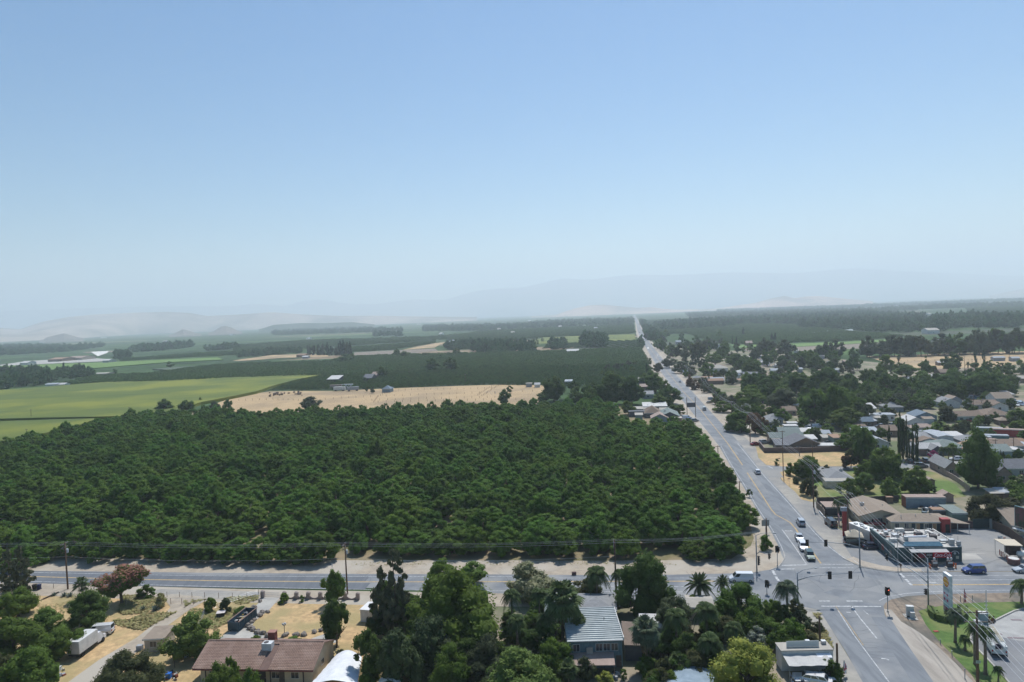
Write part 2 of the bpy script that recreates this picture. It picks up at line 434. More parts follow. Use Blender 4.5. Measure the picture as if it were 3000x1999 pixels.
sheet('bare_field', px('V1', 750,572,1110,556,1110,570,800,582),.6, SOIL)
sheet('packing_yard', px('V1', 0,690,250,655,800,622,1020,640,1000,655,0,700),.45, CONC)
sheet('pale_field', px('V1', 835,572,1000,563,985,582,900,612),.9, mat('white_ground_cover', (.7,.68,.62),(.6,.58,.54),.1))
def crop(name, pts, h, mt):
 mb = MB(); mb.prism([(p.x, p.y) for p in pts], 0.03, h)
 return tag(mb.build(name, mt), kind='structure')
crop('corn_field', px('V1', -300,950,0,940,1000,862,1700,832,2353,812,2560,796,2900,780,3000,783,2900,808,2700,850,2500,905,2360,955,2100,1010,1850,1058,1600,1140,1150,1190,900,1196,400,1205,0,1215,-300,1235),2.4, CORN)
crop('corn_field', px('V1', -300,1238,0,1226,500,1210,830,1202,900,1200,700,1270,330,1360,0,1450,-300,1500),1.6, CORN)
crop('green_crop', px('V1', -200,715,0,704,1000,668,2000,625,2050,645,1500,672,900,722,500,745,0,752,-200,760),1.2, CORN2)
crop('netted_row', px('V4', 670,472,760,458,900,449,1040,445,1045,453,900,458,760,468,680,480),3.2, mat('white_net', (.55,.60,.60),(.30,.36,.34),.3))
crop('grey_crop', px('V1', 1400,735,1700,712,2353,690,2600,668,2960,650,2960,668,2500,708,2000,735,1600,745),1.5, mat('olive_row_leaf', (.10,.125,.085),(.07,.09,.06),.1, bump=1))
VP = (1862,925)
far_c = [at(*p) for p in [(1858,922.5),(1860,929),(1868,948),(1876,974),(1891,1000),(1909,1027),(1941,1072),(2000,1144)]]
edgeL = px('S', 2104,1304,2138,1363,2175,1422,2215,1491,2253,1547,2280,1600,2290,1627)
edgeR = px('S', 2168,1300,2214,1359,2240,1390,2298,1453,2346,1507,2394,1562,2432,1600)
mb = MB(); strip_mb(mb, smooth_line(far_c, 40),16,.04,24)
cs = smooth_line(far_c[-3:] + [(edgeL[0] + edgeR[0]) / 2 + Vector((.5,0,0))], 20)
strip_mb(mb, cs, 26,.047,34)
mb.prism([(p.x, p.y) for p in px('S', 2070,1300,2110,1370,2165,1450,2195,1530,2215,1600,2290,1640,2340,1600,2300,1500,2130,1300)], .0,.041)
tag(mb.build('road_shoulder', SAND), kind='structure')
sheet('road_shoulder', px('S', 2130,1262,2175,1276,2215,1312,2222,1342,2245,1363,2300,1368,2310,1378,2280,1388,2290,1408,2310,1424,2330,1442,2350,1465,2390,1472,2405,1500,2420,1525,2448,1545,2475,1560,2490,1590,2520,1625,2620,1675,2530,1680,2400,1600,2290,1455,2140,1290),.05, GRAVEL)
mb = MB(); strip_mb(mb, smooth_line(far_c, 40),10.5,.07,11.5)
cm = [(a + b) / 2 for a, b in zip(edgeL, edgeR)]
tag(mb.build('road', ASPH), kind='structure')
j0 = far_c[-1]
d0 = (far_c[-1] - far_c[-2]).normalized(); s0 = Vector((-d0.y, d0.x, 0))
sheet('road', [j0 - s0 * 5.75] + edgeL + px('S', 2297,1640,2287,1656,2261,1669) + px('S', 2640,1677,2572,1670,2527,1664,2470,1636) + list(reversed(edgeR)) + [j0 + s0 * 5.75], .068, ASPH)
Wn = px('S', -400,1663,73,1673,330,1676,600,1679,1077,1683,1429,1684,1722,1686,1969,1685,2198,1680,2261,1669)
Ws = px('S', 2341,1776,2330,1756,2290,1748,1969,1745,1620,1741,1200,1738,1070,1736,600,1727,73,1710,-400,1700)
En = px('S', 2640,1676,2766,1677,3000,1676,3500,1672)
Es = px('S', 3500,1738,3000,1737,2750,1742,2655,1748,2610,1758,2588,1772)
Sw = px('S', 2588,1772,2592,1802,2623,1850,2670,1914,2734,1999,3040,2400)
Se = px('S', 2780,2400,2527,1999,2480,1914,2400,1788,2341,1776)
sheet('road', Wn + En + Es + Sw[1:] + Se, .072, ASPH)
mb = MB()
strip_mb(mb, smooth_line([p + Vector((0,4.5,0)) for p in Wn[:-1]], 10),9,.057)
strip_mb(mb, smooth_line([p + Vector((0,-3,0)) for p in Ws[3:]], 10),7,.0595)
tag(mb.build('road_shoulder', SAND), kind='structure')
sheet('road_shoulder', px('S', 2198,1690,2261,1668,2287,1655,2298,1640,2284,1600,2240,1540,2215,1560,2200,1600,2140,1640,2000,1662,1700,1668,1700,1690),.055, SAND)
sheet('gravel_apron', px('S', 470,1727,640,1731,760,1735,760,1749,640,1756,590,1752,480,1745,440,1735),.062, GRAVEL)
sheet('road_shoulder', px('S', 2588,1770,2600,1757,2655,1746,2750,1741,3000,1736,3500,1737,3500,1760,3000,1765,2800,1768,2700,1790,2760,1850,2860,1999,3100,2350,3000,2400,2734,1999,2670,1914,2600,1815),.055, SOIL)
sheet('road_shoulder', px('S', 2400,1786,2341,1774,2345,1790,2400,1850,2470,1999,2600,2300,2800,2420,2530,1999),.055, GRAVEL)
sheet('wheel_track', px('S', 2590,1785,2600,1815,2632,1860,2664,1905,2732,1999,2860,2180,2990,2180,2862,2010,2800,1945,2745,1893,2690,1852,2640,1822,2612,1788),.0745, mat('dusty_tan_track', (.40,.36,.31),(.28,.25,.215),.35, detail=9, bump=.4, streak=(R(-28),1.5,.25)))
sheet('wheel_track', px('S', 2662,1905,2700,1930,2770,1999,2900,2150,3000,2350,2960,2330,2734,1999),.074, GRAVEL)
mb = MB()
sb = MB()
strip_mb(sb, px('S', 2455,1800,2478,1850,2560,1985,2800,2350),3.2,.078,3.2)
strip_mb(sb, px('S', 2580,1810,2640,1905,2710,2010,2900,2300),3.2,.078,3.2)
strip_mb(mb, px('S', -400,1693,73,1700,600,1713,1077,1719),3.6,.079)
strip_mb(mb, px('S', -400,1670,73,1681,600,1694,1077,1697),3.4,.079)
strip_mb(sb, px('S', 2120,1305,2205,1440,2260,1530,2320,1620),2.6,.0785)
strip_mb(sb, px('S', 2148,1300,2230,1400,2290,1475,2350,1550,2400,1610),2.6,.0785)
tag(mb.build('travelled_lane', ASPHD), kind='structure')
tag(sb.build('travelled_lane', mat('tyre_darkened_asphalt', (.148,.162,.178),(.20,.215,.23),.22, rough=.85, detail=9, lo=.42, hi=.58, streak=(R(27),2.4,.3))), kind='structure')
sheet('forecourt', px('S', 2527,1662,2572,1668,2623,1675,2766,1675,3000,1674,3400,1672,3400,1600,3000,1560,2930,1552,2780,1548,2480,1552,2465,1585,2500,1640),.058, ASPH2)
sheet('sidewalk', px('S', 2480,1640,2500,1650,2530,1661,2575,1669,2625,1675,2700,1676,2700,1668,2640,1666,2580,1658,2530,1645,2500,1632),.10, mat('tan_sidewalk', (.42,.36,.29),(.36,.31,.25),.5))
sheet('concrete_pad', px('C5', 1270,385,1440,380,1560,383,1440,388,1510,442,1270,442),.075, CONC)
sheet('concrete_pad', px('C5', 1000,480,1270,448,1330,442,1150,480,1100,500,980,505),.076, mat('tan_concrete', (.40,.36,.30),(.34,.31,.26),.5))
sheet('lawn', px('C5', 915,915,1000,890,1200,855,1500,838,1885,830,2400,822,2400,905,1885,895,1800,915,1530,1050,1400,1130,1395,1190,1450,1260,1560,1370,1740,1568,2000,1900,1700,1900,1500,1568,1400,1500,1100,1190,980,1040),.085, LAWN)
lot = px('C5', 1885,900,1800,920,1530,1058,1405,1135,1400,1190,1455,1260,1565,1370,1745,1568,2005,1900,2700,1900,2700,900)
sheet('parking_lot', lot, .08, mat('grey_parking_asphalt', (.20,.205,.215),(.17,.175,.185),.8, c3=(.235,.238,.24), scale3=.1))
sheet('concrete_apron', px('C5', 1885,905,1805,925,1535,1062,1590,1140,1885,1200,2600,1320,2600,905),.09, mat('pale_apron', (.40,.395,.375),(.34,.335,.32),.5, c3=(.29,.285,.275), scale3=.2))
kb = MB()
kp = smooth_line([p for p in px('C5', 1950,893,1885,896,1800,915,1530,1050,1400,1130,1393,1190,1450,1262,1560,1372,1740,1570,2000,1900)], 3)
for a, b in zip(kp[:-1], kp[1:]):
 d = (b - a).normalized(); s = Vector((-d.y, d.x, 0)) * .14
 kb.prism([(a + s).to_tuple(),(b + s).to_tuple(),(b - s).to_tuple(),(a - s).to_tuple()], .05,.22)
tag(kb.build('kerb', CONC), kind='structure')
kb = MB()
kp = smooth_line(px('S', 2470,1637,2500,1652,2530,1664,2575,1672,2625,1678,2700,1679,2766,1678),3)
for a, b in zip(kp[:-1], kp[1:]):
 d = (b - a).normalized(); s = Vector((-d.y, d.x, 0)) * .1
 kb.prism([(a + s).to_tuple(),(b + s).to_tuple(),(b - s).to_tuple(),(a - s).to_tuple()], .05,.17)
kp = smooth_line(px('S', 2255,1672,2280,1662,2291,1650,2299,1636,2296,1618),3)
for a, b in zip(kp[:-1], kp[1:]):
 d = (b - a).normalized(); s = Vector((-d.y, d.x, 0)) * .1
 kb.prism([(a + s).to_tuple(),(b + s).to_tuple(),(b - s).to_tuple(),(a - s).to_tuple()], .05,.17)
tag(kb.build('kerb', CONC), kind='structure')
mb = MB(); cg = random.Random(12)
def crack(x, y, ln, ang, z=.0795):
 p = at(x, y); pts = [p]
 for i in range(int(ln / 2)):
  ang += cg.uniform(-.35,.35); p = p + Vector((math.cos(ang) * 2, math.sin(ang) * 2,0)); pts.append(p)
 strip_mb(mb, pts, cg.uniform(.04,.08), z)
for i in range(12): crack(cg.uniform(2310,2530), cg.uniform(1680,1760), cg.uniform(4,12), cg.choice([1.35,-.15]) + cg.uniform(-.3,.3))
for i in range(16): yy = cg.uniform(1800,1960); crack(2440 + (yy - 1800) * .62 + cg.uniform(0,70), yy, cg.uniform(2,6), cg.uniform(-.3,.2))
for i in range(30): crack(cg.uniform(40,2150), cg.uniform(1694,1712), cg.uniform(3,8), cg.uniform(1.2,1.8))
for i in range(14): k_ = cg.random(); crack(2130 + 190 * k_, 1310 + 290 * k_, cg.uniform(4,7), cg.uniform(-.4,.2))
for i in range(16): crack(cg.uniform(2650,2990), cg.uniform(1600,1665), cg.uniform(5,18), cg.uniform(-.6,.6),.0812)
tag(mb.build('sealed_crack', mat('tar_seal', (.10,.107,.115))), kind='structure')
mb = MB()
for q in ((2330,1700,2420,1735,6),(2480,1690,2560,1720,7),(2390,1745,2450,1760,4),(2560,1735,2540,1765,6)):
 strip_mb(mb, smooth_line(px('S', *q[:4]),3), q[4], .0786 + .0001 * q[4])
tag(mb.build('road_patch', mat('dusty_asphalt', (.235,.24,.24),(.19,.20,.21),.3, detail=8)), kind='structure')
def line(c, xy, w, z, mb): strip_mb(mb, smooth_line(px(c, *xy),6), w, z)
W = MB(); Y = MB()
line('S', (-300,1672,83,1678,600,1688,1077,1690.5,1500,1690),.16,.088, W)
line('S', (-300,1697,83,1704.5,600,1719,1077,1728.5,1300,1731,1620,1734,1960,1735.5,2170,1738),.16,.088, W)
line('S', (1480,1716,1620,1718,1960,1720,2160,1721),.14,.088, W)
line('S', (1500,1695,1722,1695,1960,1695,2100,1694),.12,.088, W)
line('S', (2604,1749.5,2655,1740,2750,1734,3000,1730,3400,1730),.16,.088, W)
line('S', (2661,1701,3000,1700,3400,1699),.16,.088, W)
line('S', (2640,1688,3000,1687,3400,1685),.14,.088, W)
line('S', (2575,1762,2590,1754,2604,1749.5),.16,.088, W)
line('S', (2400,1762.5,2432,1762.5),.4,.089, W); line('S', (2480,1762.5,2527,1762.5),.4,.089, W)
line('S', (2406,1777.6,2490,1778,2581,1778.5),.4,.089, W); line('S', (2290,1658,2367,1656),.4,.089, W)
line('S', (2270,1669.5,2330,1668),.4,.089, W)
line('S', (2400,1665,2500,1665),.25,.089, W); line('S', (2400,1654.5,2500,1655),.25,.089, W)
for q in ((2263,1672,2271,1686),(2273,1691,2281,1703),(2286,1712,2291,1720)): line('S', q, .55,.089, W)
for q in ((2637,1682,2650,1694),(2653,1698,2662,1707),(2663,1709,2671,1716)): line('S', q, .5,.089, W)
line('S', (2494,1777,2520,1813,2569,1872),.22,.089, W)
line('S', (2455,1790,2500,1860,2604,1999,2700,2130),.16,.089, W)
line('S', (2530,1790,2545,1803),.14,.089, W)
line('S', (2161,1300,2209,1359,2234,1390,2291,1453,2339,1507,2387,1562,2425,1600,2460,1627,2497,1652),.18,.089, W)
line('S', (2484,1632,2518,1654),.15,.108, W)
line('S', (2112,1306,2143,1363,2181,1422,2221,1491,2259,1547,2288,1600,2300,1630),.14,.089, W)
line('S', (2291,1552.5,2326,1600,2345,1628,2363,1655),.2,.089, W)
line('S', (2249,1366,2264,1373),.4,.0895, W)
for q in ((2299,1556,2312,1557),(2312,1557,2322,1556.5),(2315,1555,2321,1558)): line('S', q, .35,.089, W)
for q in ((2582,1931,2597,1932),(2597,1932,2604,1936),(2722,1708,2742,1709),(2480,1795,2492,1796)): line('S', q, .3,.089, W)
eL = [p + s0 * 4.9 for p in far_c]; eR = [p - s0 * 4.9 for p in far_c]
strip_mb(W, smooth_line(eL[3:], 30),.16,.10); strip_mb(W, smooth_line(eR[3:], 30),.16,.10)
line('S', (80,1690,340,1697,600,1702,1080,1706,1700,1705,2100,1704),.42,.088, Y)
line('S', (-300,1683,80,1690),.42,.088, Y)
line('S', (2674,1715,3000,1713.5,3400,1712),.42,.088, Y)
line('S', (2132,1300,2175.6,1364),.42,.089, Y)
line('S', (2189,1386,2241.6,1466,2259,1493,2272,1508.5,2290,1518,2314,1531.5,2330,1549,2339,1563,2370,1604,2405,1652),.36,.089, Y)
line('S', (2000,1146,2040,1188,2073,1227,2132,1300),.36,.089, Y)
line('S', (2448,1778,2476,1815,2530,1893),.13,.0895, Y)
strip_mb(Y, smooth_line(far_c[2:], 30),.3,.10)
tag(W.build('white_road_lines', WPAINT), kind='structure'); tag(Y.build('yellow_road_lines', YPAINT), kind='structure')
# ================================================================== VEGETATION
def leafmat(name, c, c2, rand=.16, trans=.5, scale=1.1):
 return mat(name, c, c2, scale, rough=.75, rand=rand, trans=trans, spec=.18, detail=3, lo=.3, hi=.7)
LEAF = {
 'walnut': leafmat('walnut_leaf', (.125,.225,.030),(.076,.150,.022),.24),
 'dark': leafmat('dark_leaf', (.095,.160,.032),(.060,.106,.024),.16),
 'mid': leafmat('green_leaf', (.128,.205,.032),(.082,.138,.024),.18),
 'grey': leafmat('grey_green_leaf', (.112,.138,.066),(.07,.09,.045),.12),
 'bright': leafmat('fresh_leaf', (.135,.205,.038),(.088,.140,.028),.12,.3),
 'willow': leafmat('willow_leaf', (.155,.225,.05),(.095,.150,.035),.05,.3),
 'yellow': leafmat('golden_leaf', (.30,.30,.055),(.15,.20,.035),.05,.3),
 'olive': leafmat('olive_leaf', (.105,.115,.045),(.068,.076,.03),.12),
 'conifer': leafmat('needle', (.054,.084,.030),(.034,.054,.02),.12,.1),
 'fircone': leafmat('grey_needle', (.125,.135,.07),(.075,.085,.045),.1,.1),
 'palm': leafmat('palm_leaf', (.095,.135,.045),(.060,.092,.03),.10,.2),
 'palmg': leafmat('grey_palm_leaf', (.115,.15,.085),(.075,.10,.055),.10,.2),
 'skirt': leafmat('dead_palm_leaf', (.22,.165,.09),(.14,.105,.06),.1,.1),
 'pink': leafmat('pink_blossom', (.40,.17,.14),(.20,.13,.06),.04,.25,.9),
 'magenta': leafmat('magenta_blossom', (.42,.05,.20),(.25,.04,.12),.04,.25),
 'rust': leafmat('rust_leaf', (.20,.105,.06),(.12,.085,.04),.1),
 'cream': leafmat('cream_blossom', (.40,.38,.24),(.085,.12,.035),.04,.25,1.6),
 'white': leafmat('white_blossom', (.42,.43,.38),(.10,.14,.06),.04,.25,1.6),
 'agave': leafmat('agave_leaf', (.12,.17,.14),(.08,.115,.095),.1,.1),
 'weed': leafmat('weed_leaf', (.26,.27,.10),(.36,.29,.14),.1,.2),
 'row': leafmat('young_orchard_leaf', (.095,.175,.045),(.064,.125,.034),.16),
 'farwood': leafmat('far_tree_leaf', (.080,.155,.050),(.055,.112,.038),.3),
 'stone': mat('grey_stone', (.24,.21,.18),(.15,.13,.115),1.0, bump=.5),
}
BARK = mat('bark', (.14,.105,.075),(.08,.062,.048),3.0, bump=.5)
PBARK = mat('palm_trunk_fibre', (.22,.175,.13),(.13,.10,.075),3.0, bump=.6)
WOOD = mat('weathered_pole_wood', (.17,.105,.07),(.10,.068,.05),2.0, bump=.3, coords='Object')
PROF = {'round': [(0,.55),(.2,.92),(.45,1),(.7,.86),(.88,.58),(1,.25)],
  'dome': [(0,.85),(.2,1),(.5,.94),(.75,.72),(.92,.4),(1,.15)],
  'tall': [(0,.5),(.2,.9),(.5,1),(.75,.75),(.92,.42),(1,.15)],
  'umbrella': [(0,.45),(.35,.8),(.6,1),(.8,.9),(1,.45)],
  'cone': [(0,1),(.25,.86),(.5,.60),(.75,.33),(.92,.12),(1,.04)],
  'column': [(0,.75),(.15,1),(.5,.95),(.8,.65),(.95,.3),(1,.1)],
  'ragged': [(0,.95),(.2,1),(.45,.72),(.6,.62),(.78,.42),(.92,.3),(1,.16)],
  'weep': [(0,.95),(.3,1),(.6,.92),(.85,.62),(1,.2)]}
ICO_V = []
_t = (1 + 5 ** .5) / 2
for a, b in ((1, _t),(-1, _t),(1,-_t),(-1,-_t)): ICO_V += [(0, a, b),(a, b, 0),(b, 0, a)]
ICO_V = np.array(ICO_V, float); ICO_V /= np.linalg.norm(ICO_V[0])
ICO_F = []
for i in range(12):
 for j in range(i + 1,12):
  for k in range(j + 1,12):
   d = [np.linalg.norm(ICO_V[p] - ICO_V[q]) for p, q in ((i, j),(j, k),(i, k))]
   if max(d) < 1.1:
    n = np.cross(ICO_V[j] - ICO_V[i], ICO_V[k] - ICO_V[i])
    ICO_F.append((i, j, k) if n.dot(ICO_V[i]) > 0 else (i, k, j))
ICO_F = np.array(ICO_F)
def crown_mesh(name, seed, shape, z0, nclump, rc, nleaf, leaf, mats, flat=1.0, zones=None, lean=.12, long=1.0):
 g = np.random.default_rng(seed)
 pr = PROF[shape]; pt = [p[0] for p in pr]; pv = [p[1] for p in pr]
 t = g.random(nclump * 3) ** .9
 keep = g.random(nclump * 3) < np.interp(t, pt, pv)
 t = t[keep][:nclump]; n = len(t)
 ang = g.random(n) * 6.283
 lob = 1 + lean * np.sin(ang * 2 + seed) + lean * np.sin(ang * 3 + seed * 2.3)
 rad = np.interp(t, pt, pv) * .5 * lob
 q = np.sqrt(g.random(n)) * .55 + .42
 r_ = np.maximum(rad * q - rc * .55,0)
 cx, cy = r_ * np.cos(ang), r_ * np.sin(ang)
 cz = z0 + t * (1 - z0 - rc * .5) + g.normal(0,.012, n)
 cr = rc * (.65 + .75 * g.random(n)) * (1.05 - .35 * t)
 cc = np.stack([cx, cy, cz], 1)
 per = (cr ** 2) / (cr ** 2).sum() * nleaf
 idx = np.repeat(np.arange(n), np.maximum(per.astype(int),3))
 M = len(idx)
 d = g.normal(size=(M, 3)); d /= np.linalg.norm(d, axis=1)[:, None]
 d[:, 2] = np.where(d[:, 2] < -.35,-d[:, 2], d[:, 2])
 rr = cr[idx] * (.72 + .38 * g.random(M))
 pos = cc[idx] + d * rr[:, None] * np.array([1,1, flat])
 nb = min(n, 60)
 o_ = g.choice(n, nb, replace=False) if n > nb else np.arange(n)
 dist = np.linalg.norm(pos[:, None, :] - cc[None, o_, :], axis=2) / cr[None, o_]
 dist[np.arange(M)[:, None] >= 0] if False else None
 ok = (dist.min(axis=1) > .66)
 pos, d, idx = pos[ok], d[ok], idx[ok]; M = len(pos)
 nrm = d * .9 + g.normal(0,.55,(M, 3)) + np.array([0,0,.45]); nrm /= np.linalg.norm(nrm, axis=1)[:, None]
 a = np.cross(nrm, g.normal(size=(M, 3))); a /= np.linalg.norm(a, axis=1)[:, None]
 b = np.cross(nrm, a)
 s = leaf * (.6 + .8 * g.random(M))[:, None]
 V = np.stack([pos - a * s * .5 * long, pos - b * s * .36, pos + a * s * .5 * long, pos + b * s * .36], 1).reshape(-1,3)
 i4 = np.arange(M)[:, None] * 4
 F = np.concatenate([i4 + [0,1,2], i4 + [0,2,3]], 1).reshape(-1,3)
 mi = np.zeros(len(F), int)
 if zones is not None:
  zz = pos[:, 2] + g.normal(0,.05, M)
  mi = np.repeat((zz > zones).astype(int),2)
 base = len(V)
 CVs = (cc[:, None, :] + ICO_V[None] * (cr * .78)[:, None, None] * np.array([1,1, flat]) * (1 + .15 * g.normal(size=(n, 12,1)))).reshape(-1,3)
 CF = (ICO_F[None] + (np.arange(n) * 12)[:, None, None] + base).reshape(-1,3)
 V = np.concatenate([V, CVs]); F = np.concatenate([F, CF])
 mi = np.concatenate([mi, np.zeros(len(CF), int)])
 return npmesh(name, V, F, mats, mi if zones is not None else None)
def trunk_mesh(name, seed, h=.5, r=.035, limbs=5, mt=None):
 g = random.Random(seed); mb = MB()
 top = Vector((g.uniform(-.04,.04), g.uniform(-.04,.04), h))
 mb.tube([(0,0,-.03),(0,0,.02), top * .5, top], [r * 1.5, r, r * .8, r * .55], 7)
 for i in range(limbs):
  a = i * 6.283 / limbs + g.uniform(-.4,.4); s = top * g.uniform(.45,.95)
  e = s + Vector((math.cos(a) * g.uniform(.2,.36), math.sin(a) * g.uniform(.2,.36), g.uniform(.14,.32)))
  mb.tube([s, s.lerp(e, .5) + Vector((0,0,-.02)), e], [r * .5, r * .35, r * .15], 5)
 return mb.mesh(name, mt or BARK, smooth=True)
LOD = {'x': (70,10500,.030), 'h': (56,6500,.038), 'm': (46,3200,.052), 'l': (30,1100,.085), 's': (14,330,.14)}
CACHE = {}
SHP = {'broad': dict(shape='round', z0=.16, rc=.15), 'dome': dict(shape='dome', z0=.10, rc=.15), 'tallb': dict(shape='tall', z0=.12, rc=.15),
 'umb': dict(shape='umbrella', z0=.34, rc=.14), 'bush': dict(shape='dome', z0=.0, rc=.17), 'weep': dict(shape='weep', z0=.08, rc=.15, long=1.9),
 'conifer': dict(shape='cone', z0=.06, rc=.13, flat=.42, long=1.4), 'ragged': dict(shape='ragged', z0=.04, rc=.10, flat=.6, lean=.2, long=1.3),
 'cypress': dict(shape='column', z0=.03, rc=.20, lean=.04), 'euc': dict(shape='tall', z0=.22, rc=.125, lean=.25),
 'orch': dict(shape='dome', z0=.14, rc=.105, lean=.12)}
def crown(kind, col, lod, var):
 k = ('c', kind, col, lod, var)
 if k not in CACHE:
  s = dict(SHP[kind]); n, nl, lf = LOD[lod]
  if kind == 'orch': n = int(n * 1.9)
  if kind in ('conifer', 'cypress', 'ragged'): n = int(n * 1.6); s['rc'] = s['rc'] * .8;
  ms = LEAF[col]; zones = None
  if col == 'pink': ms = [LEAF['mid'], LEAF['pink']]; zones = .55
  long = s.pop('long', 1.0); flat = s.pop('flat', 1.0); lean = s.pop('lean', .14)
  CACHE[k] = crown_mesh(f'{kind}_crown', hash(kind + col) % 997 * 0 + sum(map(ord, kind + col)) + var * 31 + 5, s['shape'], s['z0'], n, s['rc'], nl, lf, ms, flat, zones, lean, long)
 return CACHE[k]
def trunk(kind, var):
 k = ('t', kind, var)
 if k not in CACHE:
  if kind in ('conifer', 'ragged'): CACHE[k] = trunk_mesh('trunk', var, .9,.018,0)
  elif kind == 'cypress': CACHE[k] = trunk_mesh('trunk', var, .7,.04,0)
  elif kind == 'euc': CACHE[k] = trunk_mesh('trunk', var, .6,.022,6)
  elif kind == 'bush': CACHE[k] = trunk_mesh('trunk', var, .35,.03,4)
  else: CACHE[k] = trunk_mesh('trunk', var, .45,.032,6)
 return CACHE[k]
TREEMODELS = {}
def tree(name, kind, col, base, width, height, label, group=None, cat='tree', lod=None, var=None, rz=None):
 if lod is None:
  wp = width / mpp(base) / 2.93
  lod = 'x' if wp > 62 else 'h' if wp > 38 else 'm' if wp > 22 else 'l' if wp > 9 else 's'
 if var is None: var = rnd.randrange(4 if lod in 'ml' else 3)
 t = thing(name, label, cat, base, rnd.uniform(0,6.28) if rz is None else rz, group)
 t.scale = (width, width * rnd.uniform(.93,1.05), height)
 obj('crown' if kind != 'bush' else 'foliage', crown(kind, col, lod, var), t)
 obj('trunk' if kind != 'bush' else 'stem', trunk(kind, var % 3), t)
 return t
def ptree(name, kind, col, cx, top, wpx, ybase, label, group=None, cat='tree', lod=None, wk=1.0):
 b = at(cx + (ybase - top) * .041 * .5, ybase)
 b.z = .03
 return tree(name, kind, col, b, wpx * mpp(b) * wk, max(hgt(b, top),.5), label, group, cat, lod)
def frond_mesh(name, L, n, lw, droop, mt, seed, up=.5):
 g = random.Random(seed); mb = MB(); pts = []
 for i in range(9):
  t = i / 8
  pts.append(Vector((L * t * math.cos(up) * (1 - .12 * t),0, L * (t * math.sin(up) - droop * t ** 2.2))))
 mb.tube(pts, [.04 * (1 - .8 * i / 8) for i in range(9)], 3, False)
 for i in range(n):
  t = .14 + .86 * i / n; k = min(int(t * 8),7); f = t * 8 - k
  p = pts[k].lerp(pts[k + 1], f); d = (pts[k + 1] - pts[k]).normalized()
  ll = lw * (math.sin(math.pi * min(1, t * .9 + .12)) * .9 + .15)
  for s in (-1,1):
   sd_ = Vector((0, s, 0)); tip = p + sd_ * ll * .85 + d * ll * .5 + Vector((0,0,-ll * g.uniform(.25,.6)))
   wd = d * L / n * .55
   mb.add([p - wd, p + wd, tip + wd * .25, tip - wd * .25], [(0,1,2,3)])
 return mb.mesh(name, mt)
def fan_mesh(name, L, mt, seed, up=.5, droop=.25):
 mb = MB(); st = Vector((L * .55 * math.cos(up),0, L * .55 * math.sin(up) - droop * L * .3))
 mb.tube([(0,0,0), st * .5 + Vector((0,0,.04)), st], [.035,.03,.02], 3, False)
 for i in range(13):
  a = (i - 6) / 6 * 1.75; c, s = math.cos(a), math.sin(a)
  u = Vector((c * math.cos(up - droop), s, c * math.sin(up - droop))) * L * .55
  tip = st + u + Vector((0,0,-abs(s) * L * .12 - L * .10)); side = Vector((-s, c, 0)) * L * .06
  mid = st + u * .6
  mb.add([st, mid - side, tip, mid + side], [(0,1,2,3)])
 return mb.mesh(name, mt)
FR = {}
def fronds(kind, col='palm'):
 k = (kind, col)
 if k not in FR:
  if kind == 'queen': FR[k] = [frond_mesh('frond', 1,22,.26,.62 + .16 * i, LEAF[col], i, .95 - .28 * i) for i in range(4)]
  elif kind == 'date': FR[k] = [frond_mesh('frond', 1,26,.12,.30 + .12 * i, LEAF[col], i, 1.15 - .36 * i) for i in range(4)]
  else: FR[k] = [fan_mesh('frond', 1, LEAF[col], i, 1.2 - .48 * i, .1 + .12 * i) for i in range(4)]
 return FR[k]
def palm(name, kind, base, height, width, label, group=None, col='palm', n=26, skirt=False, detail=True, rt=.22):
 t = thing(name, label, 'palm tree', base, rnd.uniform(0,6.28), group)
 L = width / 2 * 1.12; ct = height - width * (.22 if kind != 'date' else .30)
 ct = max(ct, .3)
 mb = MB(); mb.tube([(0,0,-.1),(0,0,.4),(.05,0, ct * .5),(0,0, ct)], [rt * 1.5, rt * 1.05, rt * .85, rt * (.75 if kind != 'date' else 1.4)], 9)
 mb.build('trunk', PBARK, t, smooth=True)
 if kind == 'queen':
  s = MB(); s.tube([(0,0, ct - 1.0),(0,0, ct - .5),(0,0, ct)], [rt * .8, rt * 1.1, rt * .6], 8); s.build('crownshaft', LEAF['bright'], t, smooth=True)
 if skirt:
  s = MB(); g = random.Random(int(base.x * 10))
  for i in range(70):
   a = g.uniform(0,6.28); z = ct - g.uniform(.1, skirt); r0 = rt; r1 = rt + g.uniform(.35,.75)
   d = Vector((math.cos(a), math.sin(a),0)); q = Vector((-d.y, d.x, 0)) * g.uniform(.15,.32)
   s.add([d * r0 + Vector((0,0, z)), d * r1 + q + Vector((0,0, z - .7)), d * r1 * .7 + Vector((0,0, z - 1.3)), d * r1 - q + Vector((0,0, z - .7))], [(0,1,2,3)])
  s.build('dead_leaf_skirt', LEAF['skirt'], t)
 fm = fronds(kind, col); ga = 2.39996
 if detail:
  for i in range(n):
   f = i / n; m_ = fm[min(int(f * 4),3)]
   o = obj('frond', m_, t, (0,0, ct)); o.rotation_euler = (rnd.uniform(-.15,.15), rnd.uniform(-.1,.12), i * ga)
   s = L * rnd.uniform(.85,1.08); o.scale = (s, s, s)
 else:
  mb = MB()
  for i in range(n):
   f = i / n; m_ = fm[min(int(f * 4),3)]; a = i * ga; c, s_ = math.cos(a), math.sin(a); s = L * rnd.uniform(.85,1.05)
   mb.add([((v.co.x * c - v.co.y * s_) * s, (v.co.x * s_ + v.co.y * c) * s, ct + v.co.z * s) for v in m_.vertices], [tuple(p.vertices) for p in m_.polygons])
  mb.build('crown', LEAF[col], t)
 return t
